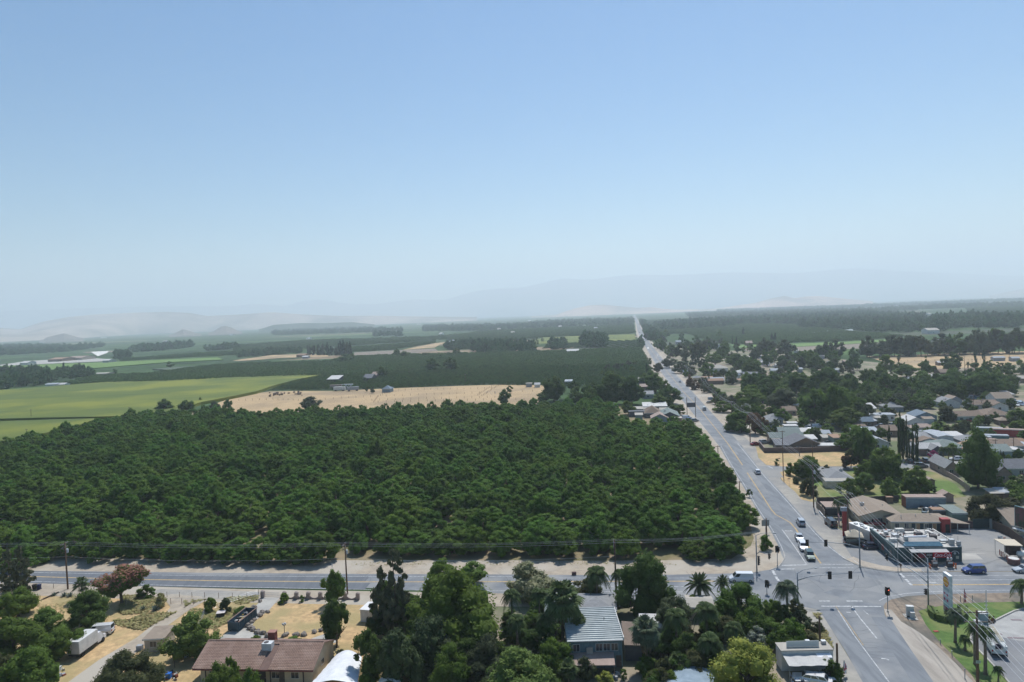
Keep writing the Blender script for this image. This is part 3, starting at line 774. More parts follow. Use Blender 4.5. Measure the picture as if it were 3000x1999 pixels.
def ppalm(name, kind, cx, top, wpx, ybase, label, cxb=None, **k):
 b = at(cxb if cxb is not None else cx + (ybase - top) * .041, ybase); b.z = .03
 wd = wpx * mpp(b)
 return palm(name, kind, b, hgt(b, top), wd, label, **k)
def agave(b, r, label, group):
 mb = MB()
 for i in range(22):
  a = i * 2.4; el = .25 + 1.1 * (i / 22); d = Vector((math.cos(a) * math.cos(el), math.sin(a) * math.cos(el), math.sin(el)))
  q = Vector((-math.sin(a), math.cos(a),0)) * r * .10
  mb.add([-q, q, d * r * .55 + q * .9 + Vector((0,0,-.03)), d * r, d * r * .55 - q * .9 + Vector((0,0,-.03))], [(0,1,2,3,4)])
 o = mb.build('agave', LEAF['agave'], loc=b)
 return tag(o, label, 'agave plant', group)
def scatter(name, pts, sc_xy, sc_z, rot, pick, srcs, label=None, cat=None):
 me = bpy.data.meshes.new(name)
 n = len(pts); me.vertices.add(n); me.vertices.foreach_set('co', np.asarray(pts, np.float32).ravel())
 for nm, arr, ty in (('sxy', sc_xy, 'FLOAT'),('sz', sc_z, 'FLOAT'),('rz', rot, 'FLOAT'),('pick', pick, 'INT')):
  a = me.attributes.new(nm, ty, 'POINT'); a.data.foreach_set('value', np.asarray(arr, np.int32 if ty == 'INT' else np.float32))
 me.update()
 o = obj(name, me)
 ng = bpy.data.node_groups.new(name + '_nodes', 'GeometryNodeTree')
 ng.interface.new_socket('Geometry', in_out='INPUT', socket_type='NodeSocketGeometry')
 ng.interface.new_socket('Geometry', in_out='OUTPUT', socket_type='NodeSocketGeometry')
 N = ng.nodes; L = ng.links
 gi = N.new('NodeGroupInput'); go = N.new('NodeGroupOutput'); ip = N.new('GeometryNodeInstanceOnPoints')
 L.new(gi.outputs[0], ip.inputs['Points'])
 gt = N.new('GeometryNodeGeometryToInstance')
 for s in reversed(srcs):
  oi = N.new('GeometryNodeObjectInfo'); oi.transform_space = 'ORIGINAL'; oi.inputs['Object'].default_value = s
  L.new(oi.outputs['Geometry'], gt.inputs[0])
 L.new(gt.outputs[0], ip.inputs['Instance']); ip.inputs['Pick Instance'].default_value = True
 def attr(nm, ty):
  a = N.new('GeometryNodeInputNamedAttribute'); a.data_type = ty; a.inputs[0].default_value = nm
  return a.outputs[0]
 L.new(attr('pick', 'INT'), ip.inputs['Instance Index'])
 cx_ = N.new('ShaderNodeCombineXYZ'); s1 = attr('sxy', 'FLOAT')
 L.new(s1, cx_.inputs[0]); L.new(s1, cx_.inputs[1]); L.new(attr('sz', 'FLOAT'), cx_.inputs[2]); L.new(cx_.outputs[0], ip.inputs['Scale'])
 cr_ = N.new('ShaderNodeCombineXYZ'); L.new(attr('rz', 'FLOAT'), cr_.inputs[2]); L.new(cr_.outputs[0], ip.inputs['Rotation'])
 L.new(ip.outputs[0], go.inputs[0])
 md = o.modifiers.new('scatter', 'NODES'); md.node_group = ng
 return tag(o, label, cat, kind='stuff')
OR = px('S', -260,1680,600,1652,1077,1650,1722,1650,2030,1652,2110,1650,2165,1618,2196,1585,2200,1545,2176,1490,2135,1425,2088,1350,2052,1290,2022,1262,1990,1262,1860,1262,1838,1262,1830,1240,1760,1196,1600,1204,1450,1206,1150,1217,750,1230,430,1226,350,1242,239,1268,105,1298,10,1324,-260,1370)
GAP = px('S', 1818,1220,1850,1220,1850,1262,1818,1250)
opts = []
SP = 7.6
for i in range(-90,60):
 for j in range(0,60):
  p = GX * (i * SP) + GY * (j * SP + 128) + Vector((rnd.gauss(0,.7), rnd.gauss(0,.7),0))
  opts.append((p.x, p.y))
A = np.array(opts); k_ = inside(OR, A[:, 0], A[:, 1]) & ~inside(GAP, A[:, 0], A[:, 1])
for (bx, by, br) in [(2150,1600,0)]: pass
A = A[k_]; A = A[np.argsort(np.hypot(A[:, 0], A[:, 1]))]
A = A[np.array([rnd.random() > .075 for _ in A])]
nnear = 300
walnut_src = []
near_y = {}
for n_, (x, y) in enumerate(A[:nnear]):
 b = Vector((x, y, .03)); dpx = 1 / mpp(b)
 front = proj(b)[1] > 1632; side = x > 28 + (y - 150) * .12 + 22 and not front
 lb, gp = ('dark green walnut tree in the front row of the orchard beside the west road', 'walnut trees in the front row of the orchard') if front else ('walnut tree near the highway side of the big orchard', 'walnut trees on the highway side of the orchard') if side else ('dense dark green walnut tree inside the near half of the big orchard', 'walnut trees in the near half of the orchard')
 hh = rnd.gauss(7.2,1.2); ww = rnd.gauss(9.2,1.2)
 if rnd.random() < .08: hh *= .66; ww *= .7
 t = tree('walnut_tree', 'orch', 'walnut', b, ww, hh,
 lb, gp, lod='h' if n_ < 90 else 'm', var=rnd.randrange(3))
 if n_ >= 90: walnut_src.append(t)
wsrc = []
seen = set()
for t in walnut_src:
 c = [x for x in t.children if x.name.startswith('crown')][0]
 if c.data.name not in seen: seen.add(c.data.name); wsrc.append(c)
B = A[nnear:]
g = np.random.default_rng(3)
print('orchard', len(A), 'srcs', len(wsrc))
small = g.random(len(B)) < .08
scatter('orchard_trees', np.c_[B, np.full(len(B),.03)], np.where(small, .7,1) * g.normal(9.7,.9, len(B)), np.where(small, .7,1) * g.normal(7.6,1.0, len(B)), g.random(len(B)) * 6.28, g.integers(0, len(wsrc), len(B)), wsrc,
  'dark green walnut trees massed in the far half of the big orchard', 'orchard')
def fill(poly, sp, jit=.3, grid=True, seed=1, ang=None):
 xs = [p[0] for p in poly]; ys = [p[1] for p in poly]; g_ = np.random.default_rng(seed)
 if grid:
  a = R(-9) if ang is None else ang; sx, sy = (sp, sp) if not isinstance(sp, tuple) else sp
  cx_, cy_ = (min(xs) + max(xs)) / 2,(min(ys) + max(ys)) / 2; D = math.hypot(max(xs) - min(xs), max(ys) - min(ys)) / 2
  u = np.arange(-D, D, sx); v = np.arange(-D, D, sy); U, V_ = np.meshgrid(u, v)
  X = cx_ + U * math.cos(a) - V_ * math.sin(a); Y_ = cy_ + U * math.sin(a) + V_ * math.cos(a)
  X = X.ravel() + g_.normal(0, sx * jit, X.size); Y_ = Y_.ravel() + g_.normal(0, sy * jit, Y_.size)
 else:
  n = int((max(xs) - min(xs)) * (max(ys) - min(ys)) / sp ** 2)
  X = g_.uniform(min(xs), max(xs), n); Y_ = g_.uniform(min(ys), max(ys), n)
 k = inside(poly, X, Y_)
 return X[k], Y_[k]
def src(kind, col, lod, n): return [c for c in ()]
SRC = {}
def source(kind, col, lod, cx, top, wpx, yb, label, name='tree'):
 t = ptree(name, kind, col, cx, top, wpx, yb, label, lod=lod)
 c = [x for x in t.children if x.name.startswith(('crown', 'foliage'))][0]
 SRC.setdefault((col, lod), []).append(c)
 return t
source('broad', 'farwood', 's', 498,1058,21,1078, 'small dark round tree standing alone at the end of the grey crop strip', 'lone_tree')
source('broad', 'farwood', 's', 335,1081,19,1096, 'small dark tree just right of the pale roof beyond the left cornfield', 'lone_tree')
source('tallb', 'farwood', 's', 1290,1127 - 90,20,1060, 'dark tree beside the pale yard left of the green vineyard', 'lone_tree')
source('cypress', 'conifer', 's', 2178,960,12,985, 'dark slim conifer standing in front of the distant right orchard', 'conifer_tree')
source('orch', 'row', 's', 1110,1098,22,1115, 'small green tree standing beside the white roofed shed in the young orchard', 'young_tree')
source('orch', 'row', 's', 1034,1098,18,1112, 'round bright tree at the corner of the young orchard by the corn', 'young_tree')
def mass(name, poly, sp, w_, h_, col, label, cat, seed, jit=.3, grid=True, hv=.15, ang=None, thin=0):
 X, Y_ = fill(poly, sp, jit, grid, seed, ang); g_ = np.random.default_rng(seed)
 if thin: k = g_.random(len(X)) > thin; X, Y_ = X[k], Y_[k]
 n = len(X)
 if not n: return
 s = SRC[(col, 's')]
 return scatter(name, np.c_[X, Y_, np.full(n, .05)], w_ * g_.normal(1,.14, n).clip(.6,1.5), h_ * g_.normal(1, hv, n).clip(.5,1.8), g_.random(n) * 6.28, g_.integers(0, len(s), n), s, label, cat)
mass('young_orchard', px('V2', 310,922,500,870,740,808,1130,805,1500,770,2250,735,2400,730,2700,725,2960,712,3400,690,3740,682,3800,740,3650,860,3300,890,2720,880,2353,872,2000,878,1400,905,870,918),(3.6,7.2),4.6,3.6, 'row', 'young orchard in green rows between the corn and the fenced dry pasture', 'orchard', 5,.1, ang=R(24))
mass('far_orchard', px('V2', -450,845,-1700,880,-1500,850,-1340,806,-800,778,-240,705,0,690,820,665,1060,622,1500,605,1830,600,2353,590,2400,585,2960,575,3690,545,3740,640,3760,690,3700,700,2353,735,2250,730,1500,765,1130,800,740,800,0,818),6.4,9.4,4.6, 'row', 'even dark orchard stretching across the plain behind the young orchard', 'orchard', 6,.12, hv=.07)
mass('far_orchard', px('V4', -240,420,0,405,300,395,620,400,1050,460,1440,490,960,522,620,530,480,550,200,548,-80,520,-200,470),7.5,11,4.6, 'row', 'flat dark orchard behind the bright green strip right of the highway', 'orchard', 7,.12, hv=.07)
mass('far_orchard', px('V3', -250,760,0,700,700,665,1430,640,1440,715,700,745,100,790,-250,800),9,10,6, 'row', 'dark orchard beyond the olive green field left of the highway', 'orchard', 8,.12, hv=.07)
mass('far_orchard', px('V2', 950,545,1400,510,1800,478,1790,495,1500,535,1400,552,1060,570,960,565),9,10,5.5, 'row', 'grey green orchard block left of the tan stubble field', 'orchard', 9,.12, hv=.07)
mass('far_orchard', px('V1', 1170,640,1850,590,2353,560,2353,590,1950,610,1100,655),9,10,5.5, 'row', 'dark orchard strip behind the bright green strip at far left', 'orchard', 10,.12, hv=.07)
mass('far_orchard', px('V2', -60,520,600,470,1700,440,2353,390,2900,370,2900,420,2353,428,1780,465,900,520,0,600),15,15,6, 'row', 'long hazy orchard band across the middle of the plain', 'orchard', 11,.2)
mass('far_orchard', px('V4', 1900,245,3000,240,3000,292,2353,305,1930,300),15,15,6, 'row', 'hazy orchard band on the right below the horizon', 'orchard', 12,.2)
mass('far_orchard', px('V3', 1500,600,1800,590,2353,590,2400,700,1760,720,1600,720,1540,660),14,18,6, 'row', 'hazy orchard directly right of the highway near the horizon', 'orchard', 31,.15, hv=.1)
mass('vineyard_rows', px('V3', 1170,786,1450,780,1480,850,1130,855),(3.5,14),5,2.8, 'row', 'low green rows with pale gaps left of the highway', 'vineyard', 13,.05, ang=R(92))
mass('vineyard_rows', px('V3', 640,812,990,800,960,850,600,855),(3.5,14),5,2.8, 'row', 'low green rows with pale gaps behind the far farmyard', 'vineyard', 14,.05, ang=R(60))
woods = [
 ('V3', (1492,600,1540,620,1600,690,1680,760,1640,790,1560,780,1530,700,1500,640),10,12,12, 'trees lining the right side of the far highway'),
 ('V3', (1600,640,1900,610,2353,600,2353,660,2000,680,1700,700),16,15,13, 'tree clumps on the plain right of the far highway'),
 ('V1', (-100,790,120,770,420,790,540,830,400,880,0,925,-120,930),9,11,11, 'woodland of dark round trees along the left edge of the big cornfield'),
 ('V1', (500,760,700,755,860,780,850,800,560,830),9,11,10, 'dark tree belt just left of the pale roof beyond the cornfield'),
 ('V1', (-100,530,350,520,700,530,950,505,950,525,620,570,300,590,-100,610),16,16,12, 'hazy woodland with scattered roofs at far left'),
 ('V1', (1200,545,1480,520,1760,500,1780,525,1500,560,1230,575),13,14,13, 'hazy tree belt near the white covered field'),
 ('V1', (1060,590,1180,600,1190,645,1060,645),9,11,12, 'dark trees behind the packing sheds'),
 ('V1', (1870,545,2180,525,2180,545,1880,565),12,12,12, 'hazy trees around roofs at the end of the bright strip'),
 ('V2', (0,600,300,560,560,560,560,585,280,600,0,625),9,10,8, 'low trees along the left end of the pale field'),
 ('V2', (1900,520,2120,500,2200,520,2100,545,1920,560),8,10,10, 'green trees around the farm by the tan field'),
 ('V2', (2150,520,2353,500,2700,520,2720,575,2353,590,2150,575),9,11,12, 'dark grove left of the three slim conifers'),
 ('V2', (300,385,900,350,1500,365,1500,385,900,400,300,420),30,20,14, 'faint tree lines in the hazy plain'),
 ('V2', (1240,415,1500,405,1500,425,1240,430),18,16,14, 'faint trees round a hazy farm'),
 ('V3', (-500,650,300,640,800,600,1430,590,1430,640,800,655,0,690,-500,700),24,18,13, 'scattered hazy trees left of the highway'),
 ('V3', (660,800,800,800,800,860,680,860),7,11,9, 'dark tree group at the pale vineyard rows'),
 ('V3', (960,775,1180,765,1180,850,960,850),7.5,12,14, 'tall dark grove between the two pale vineyard blocks'),
 ('V3', (1478,800,1515,800,1515,865,1478,865),6,8,9, 'dark trees leaning over the left edge of the highway'),
 ('V4', (-240,380,300,350,700,330,1100,310,1600,345,1600,455,1180,458,1050,440,640,425,600,395,0,395,-230,415),11,13,13, 'dark woodland band behind the right orchard'),
 ('V4', (1640,370,1900,350,2300,360,2400,380,2300,420,2200,425,1900,420,1700,450,1620,450),9,13,15, 'dark tree wall behind the low white barn'),
 ('V4', (-240,315,500,290,1200,285,1700,250,2700,230,2700,250,1700,275,1200,305,500,325,-200,345),24,18,13, 'hazy trees scattered below the bare hills'),
 ('V4', (0,285,1100,250,2353,200,2353,215,1100,268,0,300),40,24,14, 'faint last trees before the hills'),
]
for i, (c, xy, sp, w_, h_, lb) in enumerate(woods):
 mass('woodland', px(c, *xy), sp * 1.15, w_, h_, 'farwood', lb, 'woodland', 40 + i, grid=False, hv=.32)
# ================================================================== FOREGROUND TREES AND PLANTS (photo pixels: centre, top, width, foot)
T = [
 ('conifer_tree', 'ragged', 'fircone', 28,1600,80,1742, 'left one of two grey green conifers beside the west road at the left edge'),
 ('conifer_tree', 'ragged', 'fircone', 62,1592,74,1740, 'right one of two grey green conifers standing close together beside the west road'),
 ('leafy_tree', 'dome', 'mid', 52,1725,112,1806, 'wide green tree directly below the pair of conifers'),
 ('leafy_tree', 'dome', 'bright', 138,1782,120,1880, 'light green tree left of the parked white van'),
 ('leafy_tree', 'dome', 'mid', 45,1808,160,1925, 'broad green tree at the left edge behind the box truck'),
 ('leafy_tree', 'broad', 'mid', 168,1838,118,1935, 'green tree whose leaves touch the white box truck'),
 ('leafy_tree', 'dome', 'mid', 85,1895,175,2040, 'large green tree in the lower left corner of the yard'),
 ('leafy_tree', 'dome', 'olive', -10,1915,120,2050, 'olive tinted tree cut by the left edge near the corner'),
 ('silk_tree', 'umb', 'pink', 355,1662,150,1768, 'wide silk tree covered in pink flowers beside the west road'),
 ('leafy_tree', 'dome', 'dark', 258,1733,128,1838, 'dark round tree standing over the roof of the white van'),
 ('bush', 'bush', 'mid', 432,1712,54,1748, 'green bush growing right below the pink silk tree', 'bush'),
 ('bush', 'bush', 'weed', 470,1736,38,1778, 'pale feathery bush on the dry yard corner by the gravel', 'bush'),
 ('leafy_tree', 'dome', 'bright', 566,1797,146,1922, 'feathery bright green tree left of the blue dumpster'),
 ('leafy_tree', 'dome', 'olive', 367,1914,188,2052, 'dense olive green tree at the bottom below the little shed'),
 ('bush', 'bush', 'mid', 614,1746,38,1790, 'small green bush left of the concrete driveway gate', 'bush'),
 ('bush', 'bush', 'grey', 660,1750,40,1794, 'small grey bush between the driveway fence and the bright tree', 'bush'),
 ('bush', 'bush', 'mid', 706,1778,58,1800, 'low wide hedge bush right behind the blue dumpster', 'bush'),
 ('bush', 'bush', 'mid', 833,1738,40,1765, 'round bush at the right gate pillar of the scalloped wall', 'bush'),
 ('bush', 'bush', 'mid', 884,1745,20,1764, 'tiny green bush at the foot of the scalloped wall', 'bush'),
 ('leafy_tree', 'tallb', 'mid', 976,1670,70,1772, 'small tree standing in front of the scalloped wall by the pole'),
 ('leafy_tree', 'broad', 'dark', 984,1758,92,1898, 'dark tree at the right edge of the straw coloured lawn'),
 ('tall_evergreen', 'ragged', 'fircone', 1118,1652,98,1860, 'left and lower of two tall ragged evergreens near the white camper'),
 ('tall_evergreen', 'ragged', 'fircone', 1160,1600,112,1865, 'tallest ragged evergreen in the middle foreground'),
 ('leafy_tree', 'broad', 'dark', 1080,1845,110,1990, 'dark tree right of the tiled house gable'),
 ('leafy_tree', 'dome', 'conifer', 1165,1840,130,2010, 'very dark tree filling the shade below the tall evergreens'),
 ('leafy_tree', 'dome', 'mid', 1085,1925,72,2010, 'yellowish green tree right of the white tunnel roof'),
 ('leafy_tree', 'broad', 'mid', 1295,1638,105,1722, 'rounded tree behind the huge dark ficus beside the west road'),
 ('leafy_tree', 'broad', 'bright', 1388,1646,86,1712, 'upright light green tree behind the huge dark ficus, right side'),
 ('ficus_tree', 'dome', 'mid', 1332,1672,264,1905, 'huge dense dark ficus, largest tree of the foreground'),
 ('leafy_tree', 'dome', 'conifer', 1262,1800,160,1960, 'black green tree under the left side of the huge ficus'),
 ('blossom_tree', 'dome', 'cream', 1550,1645,150,1752, 'round tree dotted with pale blossom against the west road'),
 ('leafy_tree', 'dome', 'mid', 1318,1878,118,2010, 'layered green tree at the bottom left of the pale willow'),
 ('leafy_tree', 'dome', 'grey', 1430,1852,120,1972, 'grey green tree above the pale willow'),
 ('willow_tree', 'weep', 'willow', 1510,1903,212,2070, 'pale yellow green willow at the bottom centre'),
 ('leafy_tree', 'dome', 'mid', 1620,1866,122,1985, 'deep green tree between the willow and the metal roofed building'),
 ('round_tree', 'broad', 'olive', 1728,1694,94,1757, 'ball shaped brown green tree behind the palm by the parked white car'),
 ('leafy_tree', 'dome', 'dark', 1895,1612,168,1790, 'large dark tree between the west road and the metal roofed building'),
 ('leafy_tree', 'dome', 'mid', 2165,1700,152,1830, 'wide green tree right of the two date palms'),
 ('leafy_tree', 'dome', 'mid', 2100,1770,80,1850, 'yellowish tree in front of the pale roofed shed'),
 ('leafy_tree', 'broad', 'grey', 1975,1743,112,1862, 'loose grey green tree left of the pale shed roof'),
 ('leafy_tree', 'dome', 'mid', 2268,1812,105,1900, 'green tree behind the small white shop, left part'),
 ('leafy_tree', 'dome', 'mid', 2326,1812,80,1895, 'green tree behind the small white shop, next to the road verge'),
 ('blossom_tree', 'dome', 'white', 2216,1836,84,1905, 'grey leaved tree with white flowers behind the golden tree'),
 ('golden_tree', 'dome', 'yellow', 2187,1866,216,2070, 'big golden green tree left of the small white shop'),
 ('bush', 'bush', 'dark', 2432,1928,62,1990, 'dark bush at the right end of the grey tarp awning', 'bush'),
 ('bush', 'bush', 'olive', 2370,1850,60,1890, 'dry olive bush on the verge above the small white shop', 'bush'),
 ('bush', 'bush', 'olive', 2395,1820,40,1850, 'low olive bush at the edge of the south road', 'bush'),
 ('cypress_bush', 'cypress', 'mid', 1893,1957,32,2014, 'trimmed dark cypress cone at the bottom edge', 'bush'),
 ('bush', 'bush', 'yellow', 1775,1966,60,2010, 'yellow green bush below the brown lean-to roof', 'bush'),
 ('bush', 'bush', 'bright', 1826,1958,24,1990, 'small vivid green bush by the scrap pile', 'bush'),
 ('bush', 'bush', 'grey', 1715,1925,60,1990, 'grey green bush in front of the brown lean-to roof', 'bush'),
 ('leafy_tree', 'broad', 'olive', 1940,1925,60,2010, 'olive tree left of the blue grey tarpaulin'),
 ('leafy_tree', 'tallb', 'mid', 680,1921,62,2040, 'light tree top rising in front of the tiled roof'),
 ('leafy_tree', 'dome', 'mid', 640,1942,120,2075, 'green tree in front of the left half of the tiled house'),
 ('leafy_tree', 'dome', 'mid', 730,1958,90,2080, 'green tree in front of the tiled house below the roof gap'),
 ('bush', 'bush', 'mid', 750,1863,42,1886, 'bush behind the tiled roof left of the red chimney', 'bush'),
 ('bush', 'bush', 'mid', 857,1866,62,1888, 'wide bush behind the tiled roof right of the red chimney', 'bush'),
 ('bush', 'bush', 'olive', 1000,1905,40,1930, 'olive bush at the right gable of the tiled house', 'bush'),
 ('leafy_tree', 'dome', 'dark', 2010,1855,90,1960, 'dark tree in the shade between the fan palm and the feathery palms'),
 ('leafy_tree', 'broad', 'dark', 1130,1700,90,1830, 'dark leafy tree between the two tall ragged evergreens'),
 ('leafy_tree', 'dome', 'dark', 1590,1835,110,1925, 'dark tree below the feathery palms left of the metal roof'),
 ('leafy_tree', 'dome', 'mid', 2200,1780,110,1880, 'green tree left of the palm by the traffic signal pole'),
 ('leafy_tree', 'dome', 'olive', 2330,1752,52,1800, 'grey brown shrub mass at the foot of the palm by the signal mast'),('leafy_tree', 'dome', 'mid', 2262,1752,74,1822, 'green tree left of the palm by the signal mast'),
 ('leafy_tree', 'broad', 'grey', 2345,1790,60,1850, 'pale green shrub tree on the verge of the south road'),('leafy_tree', 'dome', 'mid', 2300,1775,60,1835, 'green tree under the palm by the signal mast'),
 ('leafy_tree', 'dome', 'dark', 2075,1905,70,1985, 'dark tree directly left of the golden tree'),('leafy_tree', 'dome', 'mid', 2030,1745,56,1790, 'green tree at the foot of the left date palm'),
 ('leafy_tree', 'tallb', 'dark', 2196,1435,22,1458, 'small shoot of leaves beside the orchard edge and a short pole'),
 ('corner_tree', 'dome', 'walnut', 2243,1566,40,1612, 'small walnut tree alone on the sandy corner behind the signals'),
 ('bush', 'bush', 'mid', 2276,1345,20,1364, 'round bush alone on the dry lot by the highway', 'bush'),
 ('leafy_tree', 'dome', 'mid', 2366,1332,92,1400, 'spreading green tree at the corner of the side street and highway'),
 ('leafy_tree', 'dome', 'mid', 2315,1358,34,1393, 'small tree beside the utility pole at the side street'),
 ('leafy_tree', 'dome', 'olive', 2421,1361,28,1386, 'ball shaped tree right of the spreading tree on the side street'),
 ('hedge_tree', 'bush', 'olive', 2367,1398,50,1452, 'rounded dense hedge shrub beside the highway gravel', 'bush'),
 ('bush', 'bush', 'grey', 2333,1392,26,1418, 'grey green bush above the rounded hedge shrub', 'bush'),
 ('leafy_tree', 'broad', 'olive', 2492,1315,52,1372, 'bronze leaved tree at the right end of the dry lot, left one', ),
 ('leafy_tree', 'broad', 'rust', 2478,1331,34,1374, 'dark bronze tree on the dry lot edge beside the side street'),
 ('leafy_tree', 'tallb', 'dark', 2530,1250,66,1375, 'tall dark tree behind the bronze tree on the dry lot'),
 ('leafy_tree', 'broad', 'olive', 2537,1315,50,1380, 'bronze leaved tree at the right end of the dry lot, right one'),
 ('leafy_tree', 'dome', 'mid', 2590,1308,106,1405, 'wide rounded green tree by the parked dark cars'),
 ('leafy_tree', 'dome', 'bright', 2530,1380,66,1440, 'bright tree above the pale garage roof corner'),
 ('leafy_tree', 'dome', 'bright', 2485,1400,60,1455, 'light green tree on the back lawn behind the plank fence'),
 ('leafy_tree', 'dome', 'bright', 2601,1403,50,1462, 'thin light tree on the lawn behind the container'),
 ('leafy_tree', 'dome', 'mid', 2685,1370,84,1448, 'leafy green tree behind the long container on the lawn'),
 ('leafy_tree', 'dome', 'dark', 2722,1410,44,1446, 'dark low tree beside the small brown shed on the lawn'),
 ('leafy_tree', 'tallb', 'dark', 2862,1255,122,1432, 'tallest dark tree of the right side with a long shadow'),
 ('leafy_tree', 'dome', 'mid', 2900,1370,60,1436, 'green tree below the right edge of the tallest dark tree'),
 ('pepper_tree', 'weep', 'olive', 2888,1445,112,1533, 'weeping round tree behind the dark green fence'),
 ('leafy_tree', 'dome', 'mid', 2985,1420,60,1460, 'green tree by the two small sunlit roofs'),
 ('leafy_tree', 'dome', 'cream', 2993,1392,44,1430, 'pale flowering tree at the right edge below the grey house'),
 ('bush', 'bush', 'magenta', 2997,1378,30,1395, 'magenta bush at the right edge beside the grey roof', 'bush'),
 ('bougainvillea', 'bush', 'magenta', 2735,1320,34,1342, 'bright magenta bougainvillea over the garden wall', 'bush'),
 ('bush', 'bush', 'olive', 2960,1458,60,1478, 'long hedge above the tan roof at the right edge', 'bush'),
 ('leafy_tree', 'broad', 'mid', 2990,1232,66,1268, 'broad tree at the right edge above the shipping containers'),
 ('leafy_tree', 'dome', 'mid', 2985,1196,70,1245, 'tall green tree at the right edge behind the containers'),
 ('leafy_tree', 'dome', 'mid', 2955,1285+48,34,1365, 'round tree at the foot of the two thin cypresses'),
 ('leafy_tree', 'dome', 'dark', 2860,1282,66,1320, 'dark tree below the green container roofs'),
 ('leafy_tree', 'dome', 'olive', 2774,1185,52,1235, 'brownish loose tree above the vegetable patch'),
 ('leafy_tree', 'broad', 'olive', 2892,1174,26,1205, 'pale tree in front of the long hipped house'),
 ('leafy_tree', 'tallb', 'dark', 2678,1168,58,1208, 'dark tree left of the blue roofed house'),
 ('leafy_tree', 'dome', 'grey', 2672,1172,48,1210, 'grey green tree near the blue roofed house'),
 ('leafy_tree', 'dome', 'olive', 2602,1248,34,1275, 'feathery pale tree below the mobile home'),
 ('leafy_tree', 'broad', 'dark', 2530,1266,90,1330, 'deep green tree behind the brown lot wall'),
]
for q in T:
 nm, kd, cl, cx, tp, wpx, yb, lb = q[:8]
 ptree(nm, kd, cl, cx, tp, wpx, yb, lb, cat='bush' if 'bush' in q[8:] or nm in ('bush',) else 'tree')
for i, (x, tp, w_, yb) in enumerate([(2603,1245,10,1302),(2634,1205,18,1345),(2645,1216,14,1345),(2655,1222,13,1340),(2663,1248,9,1352),(2672,1246,12,1352),(2684,1242,12,1362)]):
 ptree('cypress_tree', 'cypress', 'conifer', x, tp, w_, yb, ['short separate cypress left of the tall cypress group', 'leftmost and tallest cypress of the dark group', 'second cypress from the left in the dark group', 'third cypress from the left in the dark group', 'thin cypress in the middle of the dark group', 'fifth cypress of the dark group, beside the white shed', 'rightmost cypress of the dark group'][i], 'dark cypress columns in the town')
for x, tp, yb, lb in ((2931,1320,1366, 'left one of two thin cypresses beside the grey house'),(2940,1319,1367, 'right one of two thin cypresses beside the grey house')):
 ptree('cypress_tree', 'cypress', 'conifer', x, tp, 9, yb, lb, 'pair of thin cypresses')
for x, lb in ((2857, 'left one of two slim cypresses against the dry pasture'),(2881, 'right one of two slim cypresses against the dry pasture')):
 ptree('cypress_tree', 'cypress', 'conifer', x, 1012 if x < 2870 else 1014,10,1066, lb, 'pair of slim cypresses by the pasture')
ppalm('palm_tree', 'queen', 1497,1727,74,1862, 'feathery palm left of the group behind the ficus', rt=.2)
ppalm('palm_tree', 'queen', 1512,1800,76,1925, 'feathery palm with brown trunks below the sandy patch', rt=.25)
ppalm('palm_tree', 'queen', 1578,1722,72,1860, 'slender feathery palm behind the big fan palm', rt=.2)
ppalm('palm_tree', 'queen', 1600,1795,80,1915, 'feathery palm leaning against the big fan palm', rt=.2)
ppalm('palm_tree', 'queen', 1693,1798,66,1905, 'palm fronds reaching over the ribbed metal roof', rt=.18)
ppalm('fan_palm', 'fan', 1644,1732,112,1905, 'big fan palm with shaggy dead leaves left of the metal roof', skirt=3.6, n=44, rt=.32)
ppalm('palm_tree', 'queen', 1745,1660,92,1775, 'feathery palm beside the parked white sport utility car', rt=.2)
ppalm('palm_tree', 'queen', 1812,1668,60,1758, 'palm half hidden behind the large dark tree', rt=.2)
ppalm('date_palm', 'date', 2046,1686,98,1772, 'stout date palm with stiff fronds, left of two', n=48, rt=.42)
ppalm('date_palm', 'date', 2115,1690,60,1752, 'stiff date palm behind the green tree, right of two', n=40, rt=.4)
ppalm('palm_tree', 'queen', 2302,1702,88,1832, 'tall feathery palm beside the signal mast with the street light', n=34, col='palmg', rt=.24)
ppalm('palm_tree', 'queen', 1977,1782,100,1918, 'feathery palm with visible grey trunk right of the brown roof', rt=.24)
ppalm('palm_tree', 'queen', 2066,1766,104,1890, 'feathery palm below the pale shed roof', rt=.22)
ppalm('fan_palm', 'fan', 1890,1828,84,1965, 'shaggy fan palm beside the brown roof', skirt=3.0, n=40, col='palmg', rt=.28)
ppalm('palm_tree', 'queen', 2077,1856,98,1980, 'feathery palm left of the golden tree', rt=.22)
ppalm('palm_tree', 'queen', 2146,1822,80,1935, 'broad leaved palm above the golden tree', rt=.2)
ppalm('fan_palm', 'fan', 1985,1925,56,1990, 'low yellow fan palm above the blue grey tarpaulin', n=26, rt=.16)
ppalm('fan_palm', 'fan', 1664,1948,58,2010, 'low fan palm at the bottom beside the willow', n=24, rt=.16)
ppalm('fan_palm', 'fan', 240,1702,46,1760, 'small fan palm beside the west road on the left', n=24, rt=.16)
ppalm('palm_tree', 'queen', 2797,1781,62,1884, 'palm with straight trunk in front of the hedge ring', cxb=2799, rt=.24, col='palmg')
ppalm('palm_tree', 'queen', 2850,1826,64,1948, 'palm left of the tall pole on the lawn', cxb=2857, rt=.24)
ppalm('palm_tree', 'queen', 2885,1836,66,1978, 'palm right of the tall pole beside the utility truck', cxb=2887, rt=.26)
ppalm('palm_tree', 'queen', 2824,1862,44,1908, 'short palm between the two taller lawn palms', cxb=2827, rt=.18)
ppalm('palm_tree', 'queen', 2924,1953,42,2000, 'young palm beside the lawn kerb at the bottom', cxb=2925, rt=.12)
